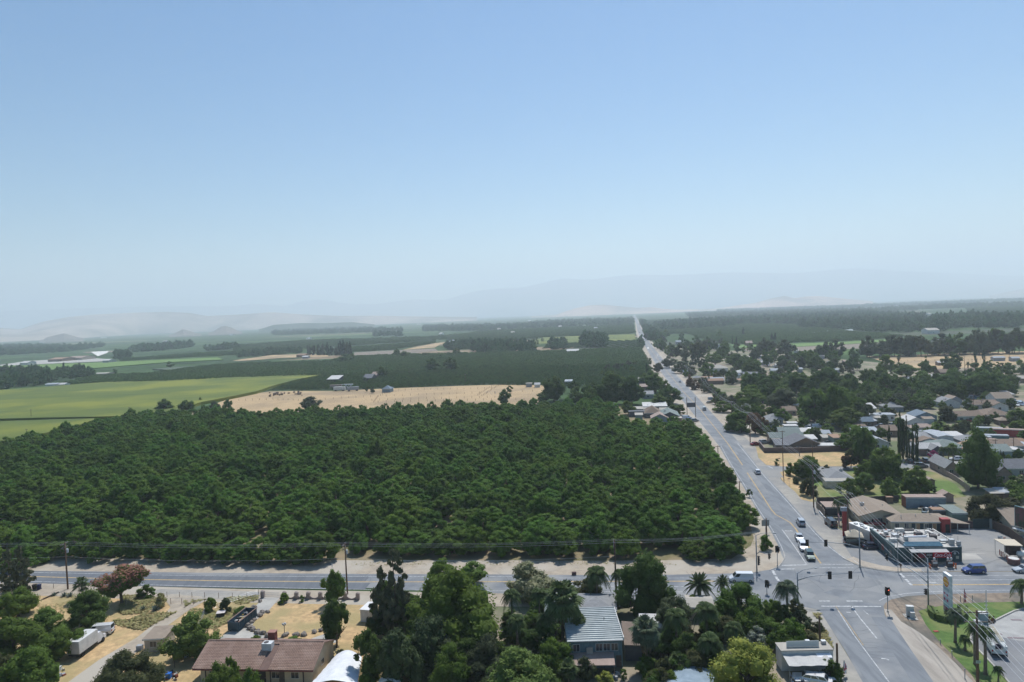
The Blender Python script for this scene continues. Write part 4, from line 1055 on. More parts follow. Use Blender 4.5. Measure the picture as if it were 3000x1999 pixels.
ppalm('palm_tree', 'queen', 2992,1698,74,1770, 'palm at the right edge beside the east road', cxb=2993, rt=.24)
ppalm('date_palm', 'date', 2272,1228,44,1272, 'date palm standing among the grey roofs', n=30, detail=False, rt=.5)
ppalm('fan_palm', 'fan', 2529,1158,26,1214, 'tall shaggy fan palm behind the big town trees', n=30, detail=False, skirt=3.5, rt=.45)
ppalm('fan_palm', 'fan', 2632,1044,13,1066, 'small fan palm against the dry pasture', n=24, detail=False, skirt=2.5, rt=.4)
ppalm('date_palm', 'date', 2835,1061,22,1088, 'date palm beside the two slim cypresses', n=26, detail=False, rt=.4)
for x, yb, lb in ((2762,1359, 'left one of three thin palms by the street'),(2777,1361, 'middle one of three thin palms by the street'),(2791,1358, 'right one of three thin palms by the street')):
 ppalm('palm_tree', 'queen', x, 1308,34, yb, lb, group='thin palms by the side street', detail=False, rt=.2)
for x, tp, yb, lb in ((2453,1462,1515, 'short palm trunk of the row left of the lawn, first'),(2466,1458,1533, 'second palm of the row beside the small lawn'),(2476,1460,1535, 'third palm of the row beside the small lawn')):
 ppalm('palm_tree', 'queen', x, tp, 40, yb, lb, group='row of palms on the small lawn', detail=False, rt=.25)
for x, y, r_, lb in ((420,1787,1.1, 'agave left of the yard path'),(455,1790,1.5, 'large agave beside the yard path'),(158,1746,1.0, 'agave nearest the two bins'),(188,1748,1.2, 'agave left of the pole foot'),(206,1748,1.2, 'agave right of the pole foot')):
 agave(at(x, y), r_, lb, 'agaves in the dry yard')
rb = MB(); rc = at(2775,1806)
hp = smooth_line(px('S', 2726,1793,2730,1806,2745,1817,2775,1824,2805,1824,2822,1812,2824,1795,2812,1788),1.2)
for a, b in zip(hp[:-1], hp[1:]):
 d = (b - a).normalized(); s = Vector((-d.y, d.x, 0)) * .55
 rb.prism([(a + s)[:2], (b + s)[:2], (b - s)[:2], (a - s)[:2]], .05,1.25)
hd = rb.build('hedge', mat('clipped_hedge', (.12,.16,.04),(.06,.09,.02),4, bump=1.0)); tag(hd, 'clipped curved hedge around the foot of the tall price sign', 'hedge')
ptree('bush', 'bush', 'dark', 2746,1786,12,1800, 'small round bush inside the hedge ring', cat='bush')
ptree('bush', 'bush', 'grey', 2780,1788,34,1806, 'pale bush at the foot of the price sign', cat='bush')
F = [
 ('broad', 'dark', 1012,1037,48,1064, 'dark round tree below the row of thin poplars'),('broad', 'dark', 1028,1036,34,1058, 'smaller dark tree right of the poplar row'),
 ('dome', 'dark', 1163,1022,28,1045, 'left one of a pair of dark trees on the brown field edge'),('dome', 'dark', 1186,1028,34,1050, 'right one of a pair of dark trees on the brown field edge'),
 ('broad', 'dark', 1265,1050,46,1090, 'left one of two big isolated dark trees in the orchard plain'),('broad', 'dark', 1319,1049,44,1088, 'right one of two big isolated dark trees in the orchard plain'),
 ('tallb', 'dark', 1119,1073,42,1108, 'big dark tree beside the lone farmhouse in the young orchard'),('broad', 'grey', 912,1162,58,1200, 'grey green tree standing alone in front of the fenced pasture'),
 ('dome', 'grey', 1093,1131,18,1152, 'small tree among the parked trailers on the pasture'),('broad', 'dark', 1076,1128,12,1150, 'thin dark tree by the trailers on the pasture'),
 ('dome', 'dark', 481,1170,56,1206, 'leftmost of the dark trees along the far orchard edge'),('dome', 'dark', 547,1170,52,1208, 'second dark tree along the far orchard edge'),
 ('tallb', 'dark', 587,1165,12,1180, 'slim tree top behind the far orchard edge'),('dome', 'grey', 630,1176,36,1206, 'grey tree near the corner of the dry pasture'),('dome', 'dark', 668,1168,30,1204, 'tree at the left corner of the dry pasture'),
 ('dome', 'dark', 1247,1032,26,1048, 'dark tree below the tan field'),('dome', 'bright', 1295,1033,36,1046, 'light green tree beside the farm on the tan field'),('broad', 'dark', 1338,1020,30,1042, 'dark tree right of the farm on the tan field'),
 ('conifer', 'dark', 1501,985,12,1010, 'slim conifer left of the far farmyard'),('conifer', 'dark', 1564,983,12,1010, 'left one of three tall conifers near the olive field'),('conifer', 'dark', 1573,982,13,1010, 'middle one of three tall conifers near the olive field'),('conifer', 'dark', 1589,985,12,1003, 'right one of three tall conifers near the olive field'),
 ('broad', 'dark', 1833,1066,20,1092, 'round tree at the right end of the light orchard rows'),('broad', 'olive', 1927,1062,30,1092, 'ragged tree beside the highway at the orchard corner'),('broad', 'dark', 1905,1048,14,1070, 'small tree beside the pole at the dark orchard corner'),
 ('broad', 'dark', 1622,1100,78,1175, 'big spreading oak right of the dry pasture'),('broad', 'dark', 1590,1150,46,1180, 'low oak at the pasture corner'),('broad', 'dark', 1478,1142,46,1185, 'dark oak tree growing in the fenced pasture'),('broad', 'dark', 1494,1130,24,1152, 'small oak behind the oak in the pasture'),
 ('broad', 'dark', 1690,1135,60,1185, 'oak between the spreading oak and the farm roofs'),('broad', 'dark', 1735,1118,70,1185, 'dark oak behind the farmyard, left'),('broad', 'dark', 1790,1095,90,1185, 'tallest dark oak behind the farmyard'),('broad', 'dark', 1850,1105,80,1185, 'dark oak behind the farmyard, right'),
 ('broad', 'mid', 1840,1170,52,1215, 'round green tree left of the farm compound'),('broad', 'dark', 1900,1085,60,1130, 'tree beside the curved roof behind the farmyard'),('broad', 'mid', 1920,1095,70,1150, 'green tree close to the highway above the compound'),
 ('broad', 'mid', 1945,1110,50,1160, 'green tree beside the highway left shoulder'),('broad', 'dark', 1965,1132,74,1185, 'dark tree overhanging the left highway shoulder'),('broad', 'mid', 1930,1155,56,1195, 'green tree above the white metal roof'),('dome', 'mid', 1983,1180,52,1215, 'green tree right of the white metal roof'),('dome', 'mid', 1960,1160,30,1190, 'small green tree above the compound'),
 ('cypress', 'conifer', 1894,1062,8,1116, 'left one of two dark thin conifers beside the farm'),('cypress', 'conifer', 1900,1075,7,1118, 'right one of two dark thin conifers beside the farm'),
 ('cypress', 'conifer', 2145,985,5,1008, 'left one of two thin black cypresses by the far farm'),('cypress', 'conifer', 2157,985,5,1008, 'right one of two thin black cypresses by the far farm'),
]
for kd, cl, cx, tp, wpx, yb, lb in F:
 ptree('conifer_tree' if kd in ('conifer', 'cypress') else 'broadleaf_tree', kd, cl, cx, tp, wpx, yb, lb)
for i, x in enumerate((905,918,935,946,960,972,985,996,1006,1018,1026)):
 ptree('poplar_tree', 'cypress', 'conifer' if i % 3 else 'grey', x, 1003 + (i * 7) % 9 - (8 if i > 6 else 0),15 + (i * 5) % 6,1041, 'tall thin dark poplar in the row beside the brown field', 'row of poplars on the plain')
N1 = [
 ('conifer', 'conifer', 2053,1018,34,1078, 'tallest dark conifer right of the highway, right one of a pair'),('conifer', 'conifer', 2029,1020,28,1073, 'tall dark conifer right of the highway, left one of a pair'),('conifer', 'conifer', 2010,1040,22,1078, 'smaller conifer left of the tall conifer pair'),
 ('euc', 'grey', 2000,1005,60,1062, 'loose grey eucalyptus beside the highway conifers'),('euc', 'olive', 2045,1000,64,1060, 'brown green eucalyptus behind the highway conifers'),
 ('broad', 'grey', 1960,1045,50,1078, 'grey tree on the right highway edge'),('dome', 'grey', 1995,1058,52,1094, 'olive grey tree overhanging the right highway edge'),('dome', 'mid', 2009,1082,22,1106, 'ball shaped light tree at the highway driveway'),
 ('broad', 'mid', 2095,1035,60,1070, 'light tree left of the two storey house'),('broad', 'mid', 2075,1060,46,1100, 'tree between the conifers and the two storey house'),('conifer', 'conifer', 2064,1060,18,1100, 'dark conifer left of the two storey house'),('conifer', 'conifer', 2072,1085,20,1125, 'dark conifer in front of the two storey house'),
 ('bush', 'rust', 2020,1098,30,1132, 'reddish brown bush beside the highway, upper one'),('bush', 'rust', 2038,1112,36,1142, 'reddish brown bush beside the highway, lower one'),
 ('conifer', 'dark', 2134,1088,26,1124, 'dark pointed tree below the two storey house'),('broad', 'mid', 2200,1055,60,1100, 'broad green tree right of the small domed roof'),('broad', 'dark', 2160,1035,50,1078, 'dark tree right of the two storey house'),
 ('broad', 'bright', 2140,1040,46,1068, 'light tree behind the two storey house'),('dome', 'bright', 2085,1125,34,1150, 'bright small tree by the highway parked cars'),('dome', 'mid', 2105,1140,40,1170, 'green tree by the highway behind the parked cars'),
 ('dome', 'mid', 2120,1176,60,1208, 'low dense tree at the highway gravel edge'),('dome', 'mid', 2190,1135,90,1190, 'wide green tree in the first line of town trees'),('broad', 'dark', 2245,1110,80,1175, 'dark tree behind the wide first line tree'),
 ('broad', 'grey', 2297,1138,90,1200, 'large rounded grey green oak in the middle of the town'),('broad', 'bright', 2290,1118,60,1160, 'light topped tree behind the rounded oak'),('tallb', 'mid', 2385,1140,92,1235, 'large deep green tree right of the rounded oak'),('tallb', 'mid', 2440,1128,90,1240, 'tallest green tree in the town centre'),
 ('broad', 'dark', 2330,1090,90,1155, 'dark oak above the rounded oak'),('broad', 'dark', 2420,1080,90,1150, 'massive dark oak in the town centre'),('broad', 'dark', 2378,1105,50,1160, 'dark round tree between the two big oaks'),
 ('dome', 'mid', 2160,1200,80,1262, 'dense tree beside the highway left of the rust tree'),('dome', 'bright', 2172,1228,56,1268, 'lime green topped tree beside the highway'),('broad', 'rust', 2212,1204,62,1272, 'rust brown tree beside the highway pole'),('dome', 'white', 2186,1183,44,1208, 'white flowering tree near the highway'),
 ('broad', 'mid', 2235,1188,50,1228, 'green tree above the pale hipped roof'),('broad', 'mid', 2290,1192,60,1240, 'green tree behind the parked white trailers'),('dome', 'mid', 2354,1218,40,1255, 'rounded tree between the white trailers'),('dome', 'mid', 2386,1248,40,1285, 'small rounded tree above the grey roofs'),
 ('broad', 'mid', 2470,1195,110,1255, 'very wide green tree behind the green house'),('broad', 'mid', 2510,1245,100,1320, 'wide tree right of the green house'),('broad', 'mid', 2480,1275,60,1320, 'green tree touching the green house'),('broad', 'olive', 2530,1292,60,1365, 'olive tree above the dry lot corner'),
 ('conifer', 'dark', 2712,1040,32,1096, 'dark layered conifer in front of the dry pasture'),('broad', 'dark', 2708,1058,46,1100, 'round dark tree left of the layered conifer'),('euc', 'dark', 2792,1035,50,1085, 'open crowned dark tree against the dry pasture'),('broad', 'dark', 2778,1050,46,1095, 'dark tree left of the open crowned tree'),
 ('broad', 'dark', 2856,1062,30,1080, 'round tree left of the slim cypress pair foot'),('broad', 'dark', 2888,1058,24,1080, 'round tree under the right slim cypress'),('broad', 'mid', 2903,1052,26,1080, 'airy tree right of the slim cypresses'),('broad', 'mid', 2922,1058,20,1082, 'small airy tree behind the town edge'),
 ('dome', 'mid', 2953,1060,40,1092, 'dense round tree at the pasture edge'),('dome', 'mid', 2990,1056,40,1096, 'green tree at the right edge below the pasture'),('broad', 'dark', 2633,1062,32,1086, 'dark bush under the small fan palm'),('broad', 'dark', 2880,1088,110,1165, 'widest dark oak of the right side'),
 ('broad', 'dark', 2770,1100,90,1165, 'dark oak left of the widest oak'),('broad', 'dark', 2950,1120,60,1160, 'dark oak right of the widest oak'),('tallb', 'dark', 2595,1095,60,1160, 'dark thick tree in the middle of the right woods'),('euc', 'mid', 2590,1038,48,1100, 'ragged tall tree left of the pasture'),
 ('broad', 'mid', 2655,1068,70,1105, 'wide olive green tree in front of the pasture'),('conifer', 'conifer', 2350,1050,26,1080, 'dark conifer among the white parked cars'),('conifer', 'conifer', 2245,1020,22,1054, 'dark pointed conifer above the scrap yard'),
 ('euc', 'grey', 2237,990,50,1045, 'loose eucalyptus in front of the bright strip, left'),('euc', 'grey', 2300,995,56,1045, 'loose eucalyptus in front of the bright strip, middle'),('euc', 'grey', 2445,995,52,1048, 'ragged eucalyptus in front of the bright strip, right'),('euc', 'grey', 2400,1010,30,1045, 'thin eucalyptus in front of the brown strip'),('euc', 'grey', 2420,1000,40,1050, 'second thin eucalyptus in front of the brown strip'),
 ('cypress', 'conifer', 2261,975,10,1002, 'left one of three slim dark trees in the right orchard'),('cypress', 'conifer', 2270,972,10,1004, 'middle one of three slim dark trees in the right orchard'),
]
for kd, cl, cx, tp, wpx, yb, lb in N1:
 ptree({'conifer': 'conifer_tree', 'cypress': 'conifer_tree', 'euc': 'eucalyptus_tree', 'bush': 'bush'}.get(kd, 'broadleaf_tree'), kd, cl, cx, tp, wpx, yb, lb, cat='bush' if kd == 'bush' else 'tree')
for i in range(40):
 x = 2535 + i * 12.6 + rnd.uniform(-9,9); tall = 1000 - (x - 2500) * .035 + rnd.uniform(-16,26) - (12 if x > 2840 else 0)
 if 2625 < x < 2632: continue
 ptree('eucalyptus_tree', rnd.choice(['euc', 'broad', 'euc', 'tallb']), 'grey' if rnd.random() < .6 else rnd.choice(['olive', 'mid']), x, tall, rnd.uniform(26,60),1046 - (x - 2500) * .025 + rnd.uniform(-2,3), 'loose grey eucalyptus in the belt behind the dry pasture', 'eucalyptus belt behind the dry pasture')
def yard(poly, n, hr, wr, cols, lb, gp, kinds=('broad', 'dome', 'tallb', 'broad')):
 P_ = px('S', *poly); A_ = np.array([(p.x, p.y) for p in P_]); c = 0; tries = 0
 S_ = np.array(poly).reshape(-1,2)
 while c < n and tries < n * 40:
  tries += 1
  x, y = rnd.uniform(S_[:, 0].min(), S_[:, 0].max()), rnd.uniform(S_[:, 1].min(), S_[:, 1].max())
  if not inside(S_.tolist(), np.array([x]), np.array([y]))[0]: continue
  b = at(x, y); b.z = .03
  if any((b.x - u[0]) ** 2 + (b.y - u[1]) ** 2 < u[2] ** 2 for u in KEEP): continue
  h_ = rnd.uniform(*hr)
  kd_, cl_ = rnd.choice(kinds), rnd.choice(cols); tree({'broad': 'rounded_tree', 'dome': 'domed_tree', 'tallb': 'upright_tree', 'bush': 'yard_bush'}[kd_], kd_, cl_, b, h_ * rnd.uniform(*wr), h_, {'broad': 'rounded ', 'dome': 'dome shaped ', 'tallb': 'upright ', 'bush': 'bushy '}[kd_] + {'dark': 'dark green', 'mid': 'green', 'grey': 'grey green', 'bright': 'light green', 'olive': 'olive green', 'conifer': 'blackish green'}[cl_] + ' ' + lb, gp); c += 1
KEEP = []
yard((1935,1040,1975,1030,2110,1150,2130,1195,2100,1190,2000,1095),22,(5,8),(.9,1.3), ['grey', 'mid', 'olive'], 'tree along the right edge of the highway', 'shrubby trees beside the highway')
yard((1880,985,2110,985,2130,1060,1960,1045,1890,1005),56,(9,15),(.8,1.1), ['grey', 'mid', 'dark'], 'tree in the wood where the highway meets the horizon', 'trees in the wood right of the far highway')
yard((2110,1015,2520,1050,2520,1100,2150,1090),62,(8,14),(.8,1.1), ['dark', 'mid', 'grey', 'dark'], 'tree among the far roofs of the town', 'trees among the far roofs')
yard((2150,1130,2560,1110,2600,1200,2480,1240,2200,1180),56,(8,13),(.8,1.15), ['dark', 'mid', 'mid', 'dark'], 'tree in the dense middle of the town', 'trees in the middle of the town')
yard((2560,1122,3020,1118,3020,1150,2820,1172,2560,1172),52,(8,13),(.85,1.15), ['dark', 'mid', 'dark', 'bright'], 'tree in the wood below the pasture', 'trees in the wood below the pasture')
yard((2540,1160,2720,1170,2720,1205,2560,1210),22,(6,9),(.9,1.2), ['mid', 'bright', 'grey'], 'tree beside the houses near the cypresses', 'trees near the cypress group')
yard((2600,1078,3010,1082,3010,1096,2600,1098),14,(5,7),(.9,1.2), ['mid', 'dark', 'grey'], 'tree along the lower edge of the pasture', 'trees along the pasture edge')
yard((1650,1150,1850,1120,1880,1180,1700,1195),12,(9,13),(.9,1.1), ['dark', 'mid'], 'tree behind the farm compound left of the highway', 'trees behind the farm compound')
yard((1720,1090,1890,1070,1890,1100,1760,1110),10,(6,9),(.9,1.1), ['mid', 'dark', 'grey'], 'low tree between the light orchard rows and the farm', 'trees above the farm compound')
yard((2420,1392,2620,1385,2620,1455,2440,1462),8,(3,5),(.9,1.3), ['bright', 'mid'], 'low garden tree behind the plank fence', 'garden trees behind the plank fence')
yard((2930,1400,3010,1395,3010,1485,2950,1480),8,(3,5),(1,1.4), ['mid', 'bright', 'olive'], 'low garden tree at the right edge', 'garden trees at the right edge')
yard((1180,1930,1680,1930,1680,2080,1180,2080),26,(3,6),(.9,1.3), ['dark', 'mid', 'dark', 'grey'], 'low tree at the bottom of the picture', 'undergrowth trees at the bottom', ('dome', 'bush'))
yard((1880,1900,2160,1850,2160,1990,1900,2060),26,(2.5,5),(.9,1.3), ['dark', 'mid', 'olive'], 'shrub in the shady palm garden', 'shrubs in the palm garden', ('dome', 'bush'))
yard((1130,1790,1300,1800,1300,1950,1130,1950),12,(4,7),(.9,1.2), ['conifer', 'dark'], 'tree in the thicket left of the huge ficus', 'thicket trees left of the ficus', ('dome', 'broad'))
yard((1480,1800,1640,1790,1650,1900,1480,1920),7,(2.5,4.5),(.9,1.3), ['dark', 'mid'], 'shrub beneath the group of feathery palms', 'shrubs beneath the palms', ('dome', 'bush'))
gx = []
def weeds(name, poly, n, h_, lb, col='weed', seed=1):
 P_ = px('S', *poly); g_ = np.random.default_rng(seed)
 xs = [p.x for p in P_]; ys = [p.y for p in P_]
 X = g_.uniform(min(xs), max(xs), n); Y_ = g_.uniform(min(ys), max(ys), n)
 k = inside([(p.x, p.y) for p in P_], X, Y_); X, Y_ = X[k], Y_[k]; m_ = len(X)
 cl = np.array([noise.noise(Vector((x * .12, y * .12, seed))) for x, y in zip(X, Y_)]) > -.02
 X, Y_ = X[cl], Y_[cl]; m_ = len(X)
 a = g_.random(m_) * 6.28; s = h_ * (.5 + g_.random(m_)); z = np.full(m_, .03)
 dx, dy = np.cos(a) * s * .8, np.sin(a) * s * .8; lx, ly = g_.normal(0,.3, m_) * s, g_.normal(0,.3, m_) * s
 V = np.stack([np.c_[X - dx, Y_ - dy, z + s * .3], np.c_[X + dx, Y_ + dy, z + s * .3], np.c_[X + lx - dy * 1.4, Y_ + ly + dx * 1.4, z + s * .8]], 1).reshape(-1,3)
 tag(obj(name, npmesh(name, V, np.arange(m_ * 3).reshape(-1,3), LEAF[col])), lb, 'weeds', kind='stuff')
weeds('weeds', (360,1745,500,1740,560,1770,420,1850,330,1830),9000,.28, 'pale green weeds in the dry yard', seed=2)
weeds('weeds', (560,1760,760,1745,740,1790,600,1860,540,1850),8000,.25, 'weeds on the left of the concrete drive', seed=3)
weeds('weeds', (2200,1560,2260,1600,2180,1655,2000,1658,1700,1657,1100,1659,400,1657,0,1650,0,1640,1700,1640,2140,1640),14000,.18, 'dry weeds on the orchard bank', seed=4)
weeds('weeds', (2340,1800,2400,1800,2440,1900,2350,1890),5000,.3, 'dry weeds on the verge above the white shop', seed=5)
weeds('vegetable_patch', (2735,1237,2790,1230,2830,1240,2860,1258,2800,1262,2770,1270,2740,1258),9000,1.1, 'dense green vegetable patch beside the shipping containers', 'bright', seed=6)
weeds('weeds', (60,1740,300,1740,330,1830,200,1840),5000,.22, 'straw weeds in the yard near the bins', 'weed', seed=7)
# ================================================================== BUILDINGS
def roofmat(n, c, d=.75):
 return mat(n, c, tuple(x * d for x in c),1.2, rough=.9, bump=.35, detail=6, c3=tuple(x * .86 for x in c), scale3=.25)
RF = {'tan': roofmat('tan_shingle', (.31,.25,.195)), 'brown': roofmat('brown_shingle', (.22,.165,.125)), 'grey': roofmat('grey_shingle', (.27,.275,.28)),
 'dgrey': roofmat('dark_grey_shingle', (.165,.17,.185)), 'green': roofmat('grey_green_shingle', (.21,.25,.235)), 'blue': roofmat('slate_blue_roof', (.17,.22,.27)),
 'white': roofmat('white_metal_roof', (.56,.55,.53),.85), 'pale': roofmat('pale_roof', (.42,.39,.34),.85), 'rust': roofmat('rusty_metal_roof', (.34,.22,.15)),
 'silver': roofmat('silver_roof', (.38,.41,.44),.85), 'pink': roofmat('dusty_roof', (.38,.29,.245)), 'umber': roofmat('umber_felt_roof', (.20,.155,.125))}
WL = {'cream': pm('cream_stucco', (.52,.46,.34)), 'white': pm('white_wall', (.66,.66,.64)), 'grey': pm('grey_siding', (.34,.36,.38)), 'blue': pm('blue_grey_wall', (.22,.29,.34)),
 'brown': pm('brown_wall', (.22,.165,.125)), 'dark': pm('dark_wall', (.10,.105,.12)), 'green': pm('green_wall', (.20,.28,.24)), 'teal': pm('teal_wall', (.10,.20,.21)),
 'pink': pm('dusty_pink_wall', (.36,.27,.235)), 'red': pm('red_paint', (.36,.05,.05)), 'tealgrey': pm('teal_grey_sheet', (.22,.31,.33)), 'beige': pm('beige_siding', (.46,.40,.33))}
GLASS = mat('window_glass', (.03,.04,.05), rough=.08, spec=.6, coords='Object')
TRIM = pm('white_trim', (.62,.62,.60)); DARKTRIM = pm('dark_trim', (.07,.06,.06)); METAL = pm('galvanised_metal', (.42,.44,.46), metal=.6, rough=.45)
RUST = pm('rust_red_paint', (.25,.085,.06)); DOORM = pm('door_paint', (.12,.10,.09))
def window(par, x, y, z, w_, h_, ax='x', out=-1):
 f = MB(); g_ = MB(); t = .06
 def bx(m_, a0, a1, z0, z1, d0, d1):
  if ax == 'x': m_.box(a0, min(y + out * d0, y + out * d1), z0, a1, max(y + out * d0, y + out * d1), z1)
  else: m_.box(min(x + out * d0, x + out * d1), a0, z0, max(x + out * d0, x + out * d1), a1, z1)
 a = x if ax == 'x' else y
 bx(f, a - t, a, z - t, z + h_ + t, -.02,.05); bx(f, a + w_, a + w_ + t, z - t, z + h_ + t, -.02,.05)
 bx(f, a, a + w_, z - t, z, -.02,.05); bx(f, a, a + w_, z + h_, z + h_ + t, -.02,.05)
 bx(f, a + w_ / 2 - .025, a + w_ / 2 + .025, z, z + h_, -.02,.035)
 bx(g_, a, a + w_, z, z + h_, -.02,.018)
 o = g_.build('window', GLASS, par); f.build('frame', TRIM, o)
 return o
def door(par, x, y, w_=.95, h_=2.05, m_=None, ax='x', out=-1):
 b = MB(); k = MB()
 if ax == 'x': b.box(x, min(y, y + out * .05),.05, x + w_, max(y, y + out * .05), h_); k.box(x + w_ - .15, min(y + out * .05, y + out * .1),1, x + w_ - .08, max(y + out * .05, y + out * .1),1.08)
 else: b.box(min(x, x + out * .05), y, .05, max(x, x + out * .05), y + w_, h_); k.box(min(x + out * .05, x + out * .1), y + .1,1, max(x + out * .05, x + out * .1), y + .17,1.08)
 o = b.build('door', m_ or DOORM, par); k.build('handle', METAL, o)
 return o
def roof_slab(mb, p, th=.16):
 n = len(p); vs = [tuple(q) for q in p] + [(q[0], q[1], q[2] - th) for q in p]
 mb.add(vs, [tuple(range(n)), tuple(range(2 * n - 1, n - 1,-1))] + [(i, n + i, n + (i + 1) % n, (i + 1) % n) for i in range(n)])
 return mb
_v = MB(); _v.tube([(0,0,0),(0,0,.75)], .07,6); _v.tube([(0,0,.75),(0,0,.85)], .12,6); VENT = _v.mesh('vent_pipe', METAL)
def house(name, label, x0p, x1p, yp, dep, h=2.6, roof='gx', rise=1.3, wall='cream', rf='tan', over=.4, yaw=None, nwin=2, doorx=None, west=True, cat='house', group=None, width=None, cooler=None, chimney=None, garage=False):
 a = at(x0p, yp, h); wd = width or (x1p - x0p) * mpp(a) * 1.0
 a.z = .02
 yaw = GRID if yaw is None else yaw
 t = thing(name, label, cat, a, yaw, group)
 cc_ = a + Vector((math.cos(yaw) * wd / 2 - math.sin(yaw) * dep / 2, math.sin(yaw) * wd / 2 + math.cos(yaw) * dep / 2,0)); KEEP.append((cc_.x, cc_.y, max(wd, dep) * .5 + 1.5))
 R_ = WL[wall]; mb = MB(); e = .0
 if roof in ('gx', 'gy'):
  if roof == 'gx':
   sec = lambda x: [(x, 0,0),(x, dep, 0),(x, dep, h),(x, dep / 2, h + rise),(x, 0, h)]
   mb.loft([sec(0), sec(wd)])
  else:
   sec = lambda y: [(0, y, 0),(0, y, h),(wd / 2, y, h + rise),(wd, y, h),(wd, y, 0)]
   mb.loft([sec(0), sec(dep)])
 elif roof == 'shed': mb.add([(0,0,0),(wd, 0,0),(wd, dep, 0),(0, dep, 0),(0,0, h),(wd, 0, h),(wd, dep, h + rise),(0, dep, h + rise)], [(0,1,5,4),(1,2,6,5),(2,3,7,6),(3,0,4,7),(4,5,6,7)])
 else: mb.box(0,0,0, wd, dep, h)
 mb.build('wall', R_, t)
 rb = MB(); o = over; up = .14
 k = rise / (dep / 2) if roof in ('gx', 'hip') else 0
 if roof == 'gx':
  roof_slab(rb, [(-o, -o, h - o * k + up),(wd + o, -o, h - o * k + up),(wd + o, dep / 2, h + rise + up),(-o, dep / 2, h + rise + up)])
  roof_slab(rb, [(-o, dep / 2, h + rise + up),(wd + o, dep / 2, h + rise + up),(wd + o, dep + o, h - o * k + up),(-o, dep + o, h - o * k + up)])
 elif roof == 'gy':
  k = rise / (wd / 2)
  roof_slab(rb, [(-o, -o, h - o * k + up),(wd / 2,-o, h + rise + up),(wd / 2, dep + o, h + rise + up),(-o, dep + o, h - o * k + up)])
  roof_slab(rb, [(wd / 2,-o, h + rise + up),(wd + o, -o, h - o * k + up),(wd + o, dep + o, h - o * k + up),(wd / 2, dep + o, h + rise + up)])
 elif roof == 'hip':
  s = min(dep, wd) / 2; A_, B_ = (s, dep / 2),(wd - s, dep / 2)
  if wd < dep: A_, B_ = (wd / 2, s),(wd / 2, dep - s)
  z0 = h - .1; z1 = h + rise
  c = [(-o, -o, z0),(wd + o, -o, z0),(wd + o, dep + o, z0),(-o, dep + o, z0)]; r0 = (A_[0], A_[1], z1); r1 = (B_[0], B_[1], z1)
  c2 = [(p_[0], p_[1], z0 - .14) for p_ in c]
  if wd >= dep: fs = [(0,1,5,4),(1,2,5),(2,3,4,5),(3,0,4)]
  else: fs = [(0,1,4),(1,2,5,4),(2,3,5),(3,0,4,5)]
  rb.add(c + [r0, r1] + c2, fs + [(0,6,7,1),(1,7,8,2),(2,8,9,3),(3,9,6,0),(6,9,8,7)])
 elif roof == 'shed':
  k = rise / dep
  roof_slab(rb, [(-o, -o, h - o * k + up),(wd + o, -o, h - o * k + up),(wd + o, dep + o, h + rise + o * k + up),(-o, dep + o, h + rise + o * k + up)])
 else: rb.box(-o, -o, h + .003, wd + o, dep + o, h + .2)
 ro = rb.build('roof', RF[rf], t)
 if roof in ('gx', 'hip', 'flat', 'shed'):
  fb = MB(); zf = h - o * (k if roof in ('gx', 'shed') else 0) + (-.17 if roof == 'hip' else .0)
  fb.box(-o, -o - .05, zf - .14, wd + o, -o - .004, zf + .1); fb.build('fascia', TRIM if wall != 'brown' else DARKTRIM, t)
 if nwin:
  for i in range(nwin):
   xw = wd * (i + .5) / nwin - .6 + (.3 if i % 2 else -.2)
   if doorx is not None and abs(xw - doorx * wd) < 1.2: continue
   window(t, xw, 0,.95,1.2,1.05 if h > 2.2 else .7)
 if doorx is not None: door(t, wd * doorx, 0, h_=min(2.05, h - .2))
 if garage:
  gb = MB(); gb.box(wd * .1,-.05,.05, wd * .1 + 3.2,.0,2.1); gb.build('garage_door', TRIM, t)
 if west: window(t, 0, dep * .35,1.0,1.1,.9, ax='y')
 if not west and west is not None: window(t, wd, dep * .35,1.0,1.1,.9, ax='y', out=1)
 if wd > 9 and roof != 'flat' and h < 4 and a.y < 420:
  for i_ in range(3): obj('vent_pipe', VENT, t, (wd * (.2 + .27 * i_), dep * (.2 + .12 * i_), h + rise * (.3 if roof != 'gy' else .35)))
 if cooler: roof_box(t, wd * cooler[0], dep * cooler[1], h + rise * .45 + .1)
 if chimney:
  cb = MB(); cb.box(wd * chimney - .4, dep * .5, h, wd * chimney + .4, dep * .5 + .8, h + rise + .9); cb.build('chimney', WL['red'], t)
 return t
def roof_box(t, x, y, z, s=1.0, name='cooler'):
 b = MB(); b.box(x - .45 * s, y - .45 * s, z, x + .45 * s, y + .45 * s, z + .85 * s); o = b.build(name, METAL, t)
 f = MB(); f.tube([(x, y, z + .85 * s + .003),(x, y, z + .9 * s)], .3 * s, 10); f.build('fan_grille', DARKTRIM, o)
 return o
